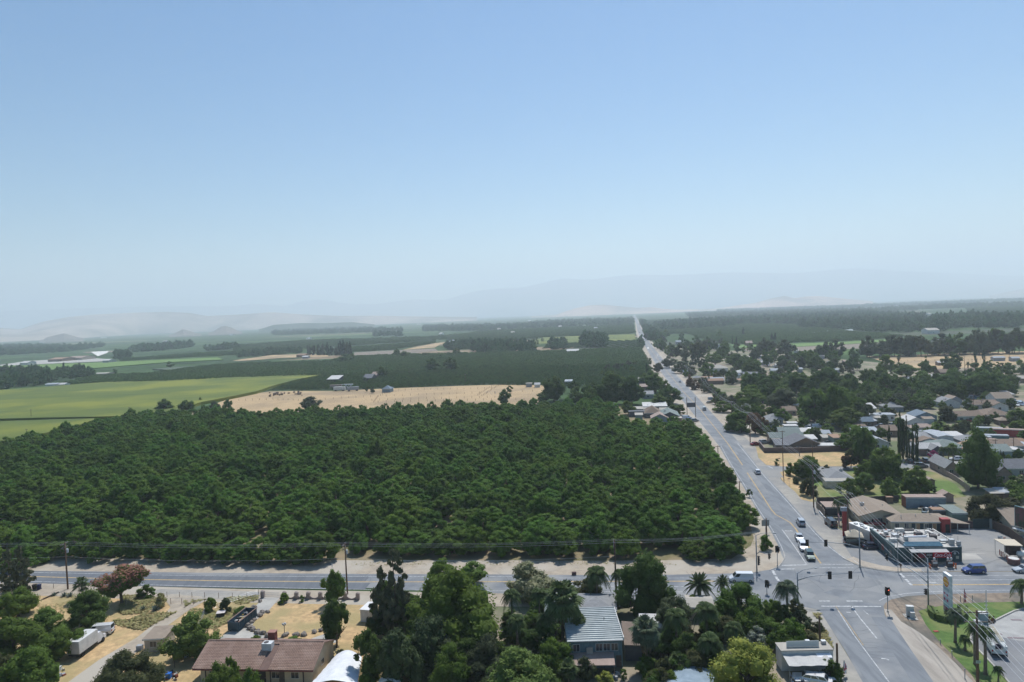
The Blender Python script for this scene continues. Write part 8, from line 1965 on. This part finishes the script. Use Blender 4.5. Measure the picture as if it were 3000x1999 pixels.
def person(par):
 me = bpy.data.meshes.new('body');
 J = {'pel': (0,0,.95), 'ch': (0,0,1.3), 'nk': (0,0,1.5), 'hd': (0,.01,1.64), 'hl': (-.09,0,.9), 'kl': (-.11,.02,.5), 'fl': (-.11,-.02,.08), 'tl': (-.11,.13,.04), 'hr': (.09,0,.9), 'kr': (.11,.04,.5), 'fr': (.11,0,.08), 'tr': (.11,.15,.04), 'sl': (-.19,0,1.42), 'el': (-.25,0,1.13), 'wl': (-.24,.08,.87), 'sr': (.19,0,1.42), 'er': (.25,0,1.13), 'wr': (.24,.08,.87)}
 E = [('pel', 'ch'),('ch', 'nk'),('nk', 'hd'),('pel', 'hl'),('hl', 'kl'),('kl', 'fl'),('fl', 'tl'),('pel', 'hr'),('hr', 'kr'),('kr', 'fr'),('fr', 'tr'),('ch', 'sl'),('sl', 'el'),('el', 'wl'),('ch', 'sr'),('sr', 'er'),('er', 'wr')]
 Rr = {'pel': .14, 'ch': .15, 'nk': .06, 'hd': .11, 'hl': .09, 'kl': .06, 'fl': .045, 'tl': .035, 'hr': .09, 'kr': .06, 'fr': .045, 'tr': .035, 'sl': .065, 'el': .045, 'wl': .035, 'sr': .065, 'er': .045, 'wr': .035}
 ks = list(J); me.from_pydata([J[k_] for k_ in ks], [(ks.index(a), ks.index(b)) for a, b in E], []); o = obj('body', me, par); me.materials.append(mat('brown_clothes', (.14,.09,.065)))
 md = o.modifiers.new('s', 'SKIN');
 for i, k_ in enumerate(ks):
  v = me.skin_vertices[0].data[i]; v.radius = (Rr[k_], Rr[k_] * .8); v.use_root = (i == 0)
 o.modifiers.new('u', 'SUBSURF').levels = 1
 q = MB().tube([(0,.02,1.56),(0,.0,1.66),(0,-.01,1.76)], [.07,.115,.06], 8).build('hair', mat('dark_hair', (.02,.015,.012)), par, smooth=True)
 return o
for a_ in ('person',):
 try: person(k)
 except Exception as ex: print('person', ex)
def price_sign():
 b = at(2774,1795); h = hgt(b, 1681); hd = R(100)
 c0 = at(2764,1791); c1 = at(2776,1796)
 yaw = R(-96)
 t = thing('price_sign', 'tall white price sign pylon with a yellow and red shell emblem', 'sign', (c0.x, c0.y, .1), yaw)
 W_ = 2.3; D_ = .55
 q = MB().box(0,0,0, W_, D_, h).build('pylon', pm('pylon_white', (.60,.64,.66)), t)
 q = MB().box(-.02,-.02, h + .003, W_ + .02, D_ + .02, h + .08).build('top_cap', mat('cap_white', (.8,.8,.8)), t)
 q = MB().box(.12,-.03, h - 2.5, W_ - .12,-.004, h - .25); em = q.build('emblem_field', mat('emblem_white', (.66,.66,.64)), t)
 RED = mat('emblem_red', (.50,.03,.02)); YE = mat('emblem_yellow', (.72,.42,.03))
 cx_, cz_, r_ = W_ / 2, h - 1.45,.95
 def fan(rad, d0, m_, nm, base):
  q = MB(); P_ = []
  for i in range(29):
   a = R(-28) + R(236) * i / 28; k_ = rad * (1 + .045 * abs(math.sin(7 * (a + R(28)) / 2 * 1.7)))
   P_.append((cx_ + k_ * math.cos(a), cz_ + k_ * math.sin(a) * .98))
  P_ = [(cx_ + .35 * rad, cz_ - base * rad)] + P_ + [(cx_ - .35 * rad, cz_ - base * rad)]
  n = len(P_); q.add([(x, -.03 - d0, z) for x, z in P_] + [(x, -.031, z) for x, z in P_], [tuple(range(n))] + [(i, n + i, n + (i + 1) % n, (i + 1) % n) for i in range(n)]); return q.build(nm, m_, em)
 fan(r_, .03, RED, 'shell_outline', .95); fan(r_ * .86,.045, YE, 'shell_face', .92)
 for i in range(7):
  a = R(20 + i * 140 / 6); q = MB(); dx, dz = math.cos(a), math.sin(a); s = (-dz * .022, dx * .022)
  x0, z0 = cx_ + dx * .12, cz_ - .62 + dz * .1; x1, z1 = cx_ + dx * r_ * .80, cz_ + dz * r_ * .74 if a else 0
  q.add([(x0 - s[0], -.078, z0 - s[1]),(x0 + s[0], -.078, z0 + s[1]),(x1 + s[0], -.078, z1 + s[1]),(x1 - s[0], -.078, z1 - s[1])], [(0,1,2,3)]).build('shell_ray', RED, em)
 rows = [(h - 3.3,(.33,.42,.45), None),(h - 4.3,(.55,.60,.62), 'r'),(h - 5.3,(.55,.60,.62), 'r'),(h - 6.1,(.30,.50,.48), None),(h - 7.1,(.30,.06,.08), 'w'),(h - 7.9,(.22,.35,.42), None)]
 for i, (z, c, tx) in enumerate(rows):
  if z < .3: continue
  q = MB().box(.15,-.03, z, W_ - .15,-.004, z + .8); p_ = q.build('price_panel', mat('price_panel_%d' % i, c), t)
  if tx:
   for s, x in enumerate((.30,1.30)):
    for d_ in range(2):
     q = MB().box(x + d_ * .32,-.045, z + .15, x + d_ * .32 + .24,-.033, z + .65).build('price_digit', mat('digit_red', (.45,.03,.08)) if tx == 'r' else mat('digit_white', (.55,.4,.4)), p_)
 return t
price_sign()
def feather_flag(bx, by, top, label, c1, c2, lean=.15):
 b = at(bx, by); h = hgt(b, top); t = thing('feather_flag', label, 'flag', (b.x, b.y, .08), R(20)); q = MB().tube([(0,0,0),(lean * .6,0, h * .7),(lean * 3,0, h)], .025,5).build('pole', METAL, t)
 q = MB(); n = 10; vs_ = []
 for i in range(n + 1):
  z = h * (.15 + .85 * i / n); x0 = lean * (i / n) * 1.2; wd = .75 * (1 - (i / n) ** 3) + .05
  vs_ += [(x0,.02, z),(x0 + wd, .02 + .08 * math.sin(i), z)]
 q.add(vs_, [(2 * i, 2 * i + 1,2 * i + 3,2 * i + 2) for i in range(n)]).build('cloth', mat('flag_' + label[:6].strip(), c1, c2,2.2, coords='Object', lo=.48, hi=.52), t)
feather_flag(2470,1985,1937, 'white feather flag with red and blue print at the bottom roadside', (.62,.62,.62),(.40,.10,.12))
feather_flag(2823,1775,1727, 'red feather flag on the lawn behind the price sign', (.55,.10,.12),(.5,.35,.38))
for bx, by, w_, h_, lb in ((2666,1806,1.2,1.9, 'larger pale signal control cabinet on its concrete pad'),(2673,1812,.7,1.1, 'smaller pale cabinet in front of the signal control cabinet')):
 b = at(bx, by); t = thing('control_cabinet', lb, 'cabinet', (b.x, b.y, .06), R(-12)); q = MB().box(-w_ / 2,-.35,.1, w_ / 2,.35, h_).build('housing', pm('cabinet_grey', (.55,.56,.54)), t)
 q = MB().box(-w_ / 2 - .05,-.4, h_ + .003, w_ / 2 + .05,.4, h_ + .07).build('lid', TRIM, t); q = MB().box(-w_ / 2 - .5,-.9,0, w_ / 2 + .4,.7,.095).build('pad', CONC, t)
def scallop():
 pts = px('C2', 735,800,845,803,955,803,1065,806,1180,808,1295,808,1410,812)
 t = thing('scalloped_wall', 'pinkish garden wall of pillars joined by hanging curves beside the west road', 'wall', (pts[0].x, pts[0].y, .03))
 WM = mat('pink_grey_stucco', (.36,.30,.27),(.29,.24,.22),1.5, bump=.3)
 pm2 = MB(); pm2.cbox(0,0,0,.75,.75,1.35); pillar = pm2.mesh('pillar', WM); cm2 = MB(); cm2.tube([(0,0,1.35),(0,0,1.45),(0,0,1.65),(0,0,1.7)], [.45,.45,.22,.05], 8); capm = cm2.mesh('pillar_cap', WM)
 for p in pts:
  l = p - pts[0]; o = obj('pillar', pillar, t, (l.x, l.y, 0)); obj('pillar_cap', capm, o)
 for a, b in zip(pts[:-1], pts[1:]):
  l = a - pts[0]; d = b - a; q = MB(); n = 12; vs_ = []
  s = Vector((-d.y, d.x, 0)).normalized() * .12
  for i in range(n + 1):
   f = i / n; p = l + d * f; z = .3 + .95 * abs(2 * f - 1) ** 2.2
   vs_ += [(p + s).to_tuple()[:2] + (0,),(p - s).to_tuple()[:2] + (0,),(p + s).to_tuple()[:2] + (z,),(p - s).to_tuple()[:2] + (z,)]
  fs = []
  for i in range(n):
   a0 = 4 * i; b0 = 4 * (i + 1); fs += [(a0 + 1, b0 + 1, b0 + 3, a0 + 3),(b0, a0, a0 + 2, b0 + 2),(a0 + 2, a0 + 3, b0 + 3, b0 + 2)]
  q.add(vs_, fs).build('curved_panel', WM, t)
 g0 = px('C2', 535,792)[0]; k = thing('gate_pillar', 'single pink grey pillar at the left of the driveway gate', 'pillar', (g0.x, g0.y, .03)); o = obj('shaft', pillar, k); obj('cap', capm, o)
 g1 = px('C2', 690,800)[0]; gt = thing('wire_gate', 'double wire gate across the concrete driveway', 'gate', (g0.x, g0.y, .05), math.atan2((g1 - g0).y, (g1 - g0).x)); L_ = (g1 - g0).length
 for j in range(2):
  q = MB(); x0 = .5 + j * (L_ - .5) / 2; x1 = x0 + (L_ - .6) / 2
  for z in (.25,.75,1.25): q.tube([(x0,0, z),(x1,0, z)], .025,4)
  for i in range(9): x = x0 + (x1 - x0) * i / 8; q.tube([(x, 0,.2),(x, 0,1.3)], .018,4)
  q.build('gate_leaf', METAL, gt)
scallop()
def wirefence(label, xy, h=1.3, sp=3.0, z=.05, group=None, m_=None, r_=.05, wires=3):
 pts = px('S', *xy); o0 = pts[0]; t = thing('wire_fence', label, 'fence', (o0.x, o0.y, z),0, group)
 q = MB().tube([(0,0,0),(0,0, h)], r_, 5); me = q.mesh('post', m_ or WOOD); w_ = MB()
 for a, b in zip(pts[:-1], pts[1:]):
  n = max(1, int((b - a).length / sp))
  for i in range(n + (b is pts[-1])):
   p = a.lerp(b, i / n) - o0; obj('post', me, t, (p.x + rnd.uniform(-.05,.05), p.y, 0))
  for k_ in range(wires): w_.tube([(a - o0) + Vector((0,0, h * (.35 + .3 * k_))),(b - o0) + Vector((0,0, h * (.35 + .3 * k_)))], .014,3, False)
 if w_.v: w_.build('wires', METAL, t)
 return t
wirefence('thin pole fence running from the shed corner up the left edge of the yard path', (512,1957,555,1910,600,1800,640,1782,757,1742),1.2,3.5)
wirefence('fence between the pink silk tree and the bright weeds', (368,1778,400,1752,425,1735),1.3,2.5)
wirefence('fence with metal gate across the dirt track', (480,1770,500,1771,600,1773),1.3,2.5)
wirefence('fence along the gravel edge left of the concrete drive', (490,1750,600,1752,765,1755),1.2,3)
wirefence('fence along the west road by the bins', (115,1722,200,1727,300,1732),1.1,3)
wirefence('light fence along the highway lawn below the hedge shrub', (2376,1452,2384,1470,2395,1478),1.2,1.5)
wirefence('wooden rail fence around the small lawn by the tent', (2412,1520,2430,1545,2480,1545,2530,1543),1.0,1.6)
for i, (xy, lb) in enumerate((((905,1176,1000,1168,1108,1163), 'fence line crossing the left half of the dry pasture'),((1108,1163,1250,1158,1450,1152), 'upper long fence line of the pasture paddocks'),((1090,1175,1250,1170,1450,1166), 'second long fence line of the pasture paddocks'),((1108,1180,1300,1176,1560,1172), 'lowest long fence line of the pasture paddocks'),((1150,1145,1300,1142,1440,1140), 'fence line beside the young orchard edge'),
 ((1095,1180,1108,1163,1140,1150), 'short diagonal fence line in the middle of the pasture'),((1400,1160,1430,1140,1450,1130), 'diagonal fence lane at the right of the pasture, left side'),((1412,1162,1440,1144,1460,1132), 'diagonal fence lane at the right of the pasture, right side'),((1425,1155,1500,1150,1560,1148), 'fence line beside the oak in the pasture'),((700,1175,800,1172,905,1176), 'fence line at the left end of the pasture'),
 ((2620,1080 - 20,2800,1058,3000,1050), 'fence line across the right dry pasture'))):
 wirefence(lb, xy, 1.5,5.5,.1, r_=.10, m_=mat('dark_fence_post', (.12,.085,.06)), wires=0)
wirefence('white rail fence of the small riding ring in the pasture', (1424,1152,1450,1151,1452,1156,1426,1157),1.4,2.5,.1, m_=TRIM, wires=3)
def dumpster():
 a = px('C2', 225,1105)[0]; b = px('C2', 315,1110)[0]; c = px('C2', 430,1015)[0]
 ax = (c - b).normalized(); hd = math.atan2(ax.y, ax.x); L_ = 6.6; W_ = 2.35; h = 1.9
 t = thing('dumpster', 'long dark blue open dumpster filled with scrap beside the concrete drive', 'dumpster', (b.x, b.y, .1), hd)
 DB = pm('dumpster_blue', (.05,.095,.13))
 q = MB().box(0,0,.2, L_, W_, .32).build('floor', DB, t)
 for nm, bx_ in (('side_wall', (0,0,.32, L_, .08, h)),('side_wall', (0, W_ - .08,.32, L_, W_, h)),('front_wall', (0,.083,.32,.08, W_ - .083, h)),('rear_wall', (L_ - .08,.083,.32, L_, W_ - .083, h))):
  q = MB().box(*bx_).build(nm, DB, t)
 rb_ = MB(); rb_.box(0,-.09,.3,.1,-.004, h); me = rb_.mesh('rib', DB)
 for i in range(12): obj('rib', me, t, (.1 + i * .56,0,0)); obj('rib', me, t, (.1 + i * .56, W_ + .094,0))
 q = MB().box(-.06,-.12, h + .002, L_ + .06,.1, h + .1); q.box(-.06, W_ - .1, h + .002, L_ + .06, W_ + .12, h + .1).build('top_rail', pm('rail_brown', (.22,.15,.12)), t)
 q = MB().box(0,.3,0, L_, .5,.19); q.box(0, W_ - .5,0, L_, W_ - .3,.19).build('skid', BLK, t)
 g2 = random.Random(4)
 for i in range(26):
  q = MB().cbox(0,0,0, g2.uniform(.3,1.3), g2.uniform(.1,.5), g2.uniform(.08,.4))
  p = Matrix.Rotation(hd, 4, 'Z') @ Vector((g2.uniform(.7, L_ - .7), g2.uniform(.5, W_ - .5), g2.uniform(.5,1.45))) + t.location
  o = q.build('scrap_piece', [WL['grey'], WL['cream'], RUST, mat('scrap_yellow', (.55,.38,.06)), TRIM, BLK][i % 6], loc=p, rz=g2.uniform(0,3)); o.rotation_euler[1] = g2.uniform(-.3,.3); tag(o, 'loose piece of scrap lying inside the blue dumpster', 'scrap', 'scrap inside the dumpster')
dumpster()
g2 = random.Random(8)
sp_ = px('C2', 575,925,540,935,510,960,460,1000,435,1020,405,1060,400,1080,430,1085,455,1095,480,1110,510,1120,540,1130,570,1140,600,1145,740,1150,770,1135,830,1140,890,1135,900,1145,1020,1110,1050,1100,455,885,445,895,505,830)
for i, p in enumerate(sp_):
 for j in range(2):
  q = MB(); s = g2.uniform(.35,.65); V_ = [(v * (1 + g2.uniform(-.25,.25))) for v in ICO_V]; q.add([(v[0] * s, v[1] * s, v[2] * s * .75 + s * .4) for v in V_], [tuple(f) for f in ICO_F.tolist()])
  o = q.build('stone', LEAF['stone'], loc=(p.x + g2.uniform(-.5,.5), p.y + g2.uniform(-.4,.4),.05)); tag(o, 'rough grey stone in the border of the straw coloured lawn', 'stone', 'stones bordering the straw coloured lawn')
def lamp_post(bx, by, top, label):
 b = at(bx, by); h = hgt(b, top); t = thing('garden_lamp', label, 'lamp post', (b.x, b.y, .05)); q = MB().tube([(0,0,0),(0,0,.5),(0,0, h - .4)], [.14,.06,.05], 8).build('post', BLK, t)
 for i in range(4):
  a = i * math.pi / 2; x, y = .28 * math.cos(a),.28 * math.sin(a); q = MB().tube([(0,0, h - .7),(x, y, h - .45)], .02,4); ar = q.build('arm', BLK, t); q = MB().tube([(x, y, h - .45),(x, y, h - .3),(x, y, h - .12),(x, y, h)], [.05,.15,.15,.05], 8).build('globe', TRIM, ar, smooth=True)
lamp_post(834,1861,1826, 'black garden lamp with pale globes on the straw coloured lawn')
for i, (x, y, c) in enumerate(((101,1728,(.06,.04,.035)),(115,1728,(.03,.035,.09)))):
 b = at(x, y); t = thing('wheelie_bin', ['brown wheeled bin beside the west road', 'blue wheeled bin beside the west road'][i], 'bin', (b.x, b.y, .06), R(8)); M_ = pm('bin_%d' % i, c)
 q = MB().loft([[(-.28,-.3,.05),(.28,-.3,.05),(.28,.3,.05),(-.28,.3,.05)], [(-.36,-.38,1.1),(.36,-.38,1.1),(.36,.38,1.1),(-.36,.38,1.1)]]).build('tub', M_, t)
 q = MB().box(-.38,-.4,1.104,.38,.44,1.2).build('lid', M_, t)
 for s in (-1,1):
  q = MB().tube([(s * .3,.3,.12),(s * .36,.3,.12)], .12,10).build('wheel', TYRE, t)
def crate(bx, by, sx_, sy_, sz_, m_, label, nm='crate', rz=0, top=None, cat=None):
 b = at(bx, by); t = thing(nm, label, cat or nm.replace('_', ' '),(b.x, b.y, .06), R(rz)); q = MB().box(-sx_ / 2,-sy_ / 2,0, sx_ / 2, sy_ / 2, sz_).build('case', m_, t)
 if top: q = MB().box(-sx_ / 2 - .1,-sy_ / 2 - .1, sz_ + .003, sx_ / 2 + .1, sy_ / 2 + .1, sz_ + .1).build('lid', top, t)
 return t
crate(648,1806,1.5,1.3,.8, BLK, 'black rabbit hutch like box with a pale roof left of the dumpster', 'hutch', 12, mat('hutch_roof', (.55,.5,.48)))
crate(163,1968,1.7,1.1,.7, TRIM, 'white box on the ground beside the dirt track at the lower left', 'white_box', 8)
crate(152,1990,1.0,.8,1.0, mat('blue_drum', (.10,.12,.30)), 'dark blue container on the ground at the lower left', 'container', 20)
crate(410,1905,1.0,.8,.9, WL['grey'], 'grey tank standing left of the small tan shed', 'tank', 0)
crate(1083,1812,2.1,3.6,2.4, WL['white'], 'white camper shell partly behind the tall evergreens', 'camper', -15, mat('camper_roof', (.66,.66,.66)))
crate(1085,1905,1.6,1.2,1.4, WL['blue'], 'blue grey cabinet in the shade of the tiled house gable', 'cabinet', 10)
crate(552,1925,1.4,.2,1.5, mat('mirror_pane', (.45,.50,.50), rough=.2), 'pale leaning pane beside the tiled house', 'window_pane', 40)
crate(495,1988,.8,.8,.9, mat('blue_barrel', (.02,.12,.42)), 'bright blue barrel at the left corner of the tiled house', 'barrel')
crate(786,1993,1.0,1.0,.9, mat('blue_barrel', (.02,.12,.42)), 'blue barrel under the porch of the tiled house', 'barrel')
crate(2447,1975,1.0,.6,1.3, WL['blue'], 'grey blue sign box at the foot of the feather flag', 'sign_box', -20)
crate(2880,1830,1.3,1.0,2.1, WL['tealgrey'], 'pale blue equipment cabinet behind the lawn palms', 'equipment_cabinet', -10, TRIM)
crate(2866,1834,1.2,1.0,.9, TRIM, 'low white unit beside the pale blue equipment cabinet', 'white_unit', -10)
b = at(2890,1828); t = thing('antenna_mast', 'thin white mast with small brackets behind the lawn pole', 'mast', (b.x, b.y, .1)); q = MB().tube([(0,0,0),(0,0,6.2)], .07,6).build('pole', TRIM, t)
for i in range(3): q = MB().box(-.3,-.03,2.6 + i * .7,.3,.03,2.7 + i * .7).build('bracket', TRIM, t)
ptree('bush', 'bush', 'rust', 2900,1806,22,1824, 'red brown bush beside the pale blue equipment cabinet', cat='bush'); ptree('bush', 'bush', 'rust', 2911,1806,14,1822, 'small red brown bush at the parking kerb', cat='bush')
for i, (bx, by, sx_) in enumerate(((2924,1860,2.6),(2976,1871,5.2),(2978,1818,3.6))):
 b = at(bx, by); q = MB().cbox(0,0,0, sx_ * .5,.45,.02, R(-8)); o = q.build('drain_grate', mat('grate_mauve', (.23,.18,.19)), loc=(b.x, b.y, .105)); tag(o, ['short dark grate plate on the pale apron', 'long dark grate plate at the edge of the pale apron', 'grey round edged plate near the top of the pale apron'][i], 'grate')
for i, (bx, by, h_) in enumerate(((2755,1889,.9),(2789,1923,.9),(2827,1990,1.6),(2814,1764,1.2),(2849,1763,1.2))):
 b = at(bx, by); q = MB().tube([(0,0,0),(0,0, h_)], .07,6); o = q.build('marker_post', GALV, loc=(b.x, b.y, .07)); tag(o, ['grey marker post at the lawn edge, upper one', 'grey marker post at the lawn edge, middle one', 'grey marker post at the lawn edge near the bottom', 'thin post left of the red feather flag', 'thin post right of the red feather flag'][i], 'post')
b = at(2742,1852); q = MB().cbox(0,0,0,.8,.5,.1); o = q.build('valve_box', mat('red_lid', (.35,.08,.07)), loc=(b.x, b.y, .09)); tag(o, 'small red box lid on the lawn left of the palm', 'lid')
b = at(2419,1538); q = MB().tube([(0,0,0),(0,0,.75)], [.2,.04], 8); o = q.build('traffic_cone', mat('dirty_cone', (.30,.10,.05)), loc=(b.x, b.y, .07)); tag(o, 'small traffic cone on the gravel left of the black van', 'traffic cone')
for i, (bx, by) in enumerate(((2283,1362),(2312,1424))):
 b = at(bx, by); t = thing('street_sign', ['T shaped name sign on the dry lot corner', 'small sign board on the verge below the side street'][i], 'sign', (b.x, b.y, .06)); q = MB().tube([(0,0,0),(0,0,2.4)], .05,6).build('post', METAL, t); q = MB().box(-.5,-.02,2.2,.5,.02,2.45).build('plate', WL['brown'], t)
b = at(2242,1563); t = thing('notice_board', 'pale square board hanging on the corner pole', 'sign', (b.x - .1, b.y - .3,.05)); q = MB().box(-.9,-.05,2.0,1.1,0,3.6).build('board', mat('board_grey', (.30,.31,.29)), t); q = MB().tube([(.1,.05,0),(.1,.05,3.6)], .05,6).build('post', METAL, t)
b = at(1682,1686); q = MB().cbox(0,0,0,1.0,.5,.7); o = q.build('transformer_box', mat('box_brown', (.10,.06,.06)), loc=(b.x, b.y, .07)); tag(o, 'small dark brown box on the sandy shoulder of the west road', 'box')
b = at(974,1682); t = thing('marker_sign', 'thin pale roadside marker at the orchard bank', 'sign', (b.x, b.y, .06)); q = MB().tube([(0,0,0),(0,0,2.4)], .04,5).build('post', METAL, t); q = MB().box(-.12,-.02,1.8,.12,.0,2.5).build('plate', TRIM, t)
t = thing('glass_frame', 'metal framed pane structure in front of the tiled house', 'frame', tuple(at(868,1992).xy) + (.05,), R(5))
for i in range(4): q = MB().tube([(i * .8,0,0),(i * .8,0,1.3),(i * .8 + .2,1.6,1.9),(i * .8 + .2,1.6,0)], .03,4).build('rib', METAL, t)
q = MB(); roof_slab(q, [(0,0,1.32),(2.4,0,1.32),(2.6,1.6,1.92),(.2,1.6,1.92)], .03).build('pane', mat('smoky_pane', (.16,.19,.18), rough=.2), t)
g2 = random.Random(21)
for gp, lb, poly, n, sz in (('scrap beside the metal building', 'pale piece of scrap piled at the corner of the teal building', (1790,1975,1812,1972,1815,1992,1790,1996),16,.5),('scrap behind the long cream building', 'piece of scrap in the yard behind the long cream building', (2690,1492,2740,1490,2780,1508,2700,1512),34,.9),('scrap at the lower left', 'odd piece of scrap beside the dirt track at the lower left', (130,1958,215,1965,190,1990,140,1992),12,.5),
       ('pots beside the tiled house', 'pale pot or bucket at the left corner of the tiled house', (460,1975,540,1968,530,1998,465,1998),16,.45),('planters near the fence', 'pale stone or pot in the brick edged heap by the brown fence', (2925,1576,2948,1576,2948,1588,2925,1588),12,.6),('debris on the dry pasture', 'dark piece of debris on the dry pasture left of the trailers', (780,1152,900,1150,910,1160,790,1163),24,1.6),('yard clutter behind the compound', 'pale clutter in the yard of the farm compound', (1895,1222,1930,1222,1930,1228,1895,1228),14,.9)):
 A_ = np.array(poly).reshape(-1,2); k_ = 0; tr = 0
 while k_ < n and tr < 900:
  tr += 1; x, y = g2.uniform(A_[:, 0].min(), A_[:, 0].max()), g2.uniform(A_[:, 1].min(), A_[:, 1].max())
  if not inside(A_.tolist(), np.array([x]), np.array([y]))[0]: continue
  b = at(x, y); q = MB().cbox(0,0,0, sz * g2.uniform(.4,1.6), sz * g2.uniform(.3,1), sz * g2.uniform(.3,1.1)); o = q.build('clutter', g2.choice([TRIM, WL['grey'], RUST, BLK, WL['cream'], WL['blue']]) if 'debris' not in gp else WL['brown'], loc=(b.x, b.y, .07), rz=g2.uniform(0,3)); tag(o, lb, 'clutter', gp); k_ += 1
b0, b1 = at(126,1758), at(172,1738); q = MB().tube([Vector((0,0,.15)),(b1 - b0) + Vector((0,0,.2))], .14,6); o = q.build('fallen_log', WOOD, loc=(b0.x, b0.y, .05)); tag(o, 'fallen dark log lying on the straw near the bins', 'log')
# ================================================================== HAZE
hm = bpy.data.materials.new('haze_air'); hm.use_nodes = True
N = hm.node_tree.nodes; L = hm.node_tree.links; N.clear()
o = N.new('ShaderNodeOutputMaterial'); pv = N.new('ShaderNodeVolumePrincipled')
pv.inputs['Color'].default_value = (.82,.92,1.0,1); pv.inputs['Density'].default_value = HAZE; pv.inputs['Anisotropy'].default_value = .3
L.new(pv.outputs[0], o.inputs['Volume'])
hb = MB(); hb.box(-20000,-800,-1,20000,21500,1080)
hz = hb.build('haze', hm); tag(hz, kind='stuff')
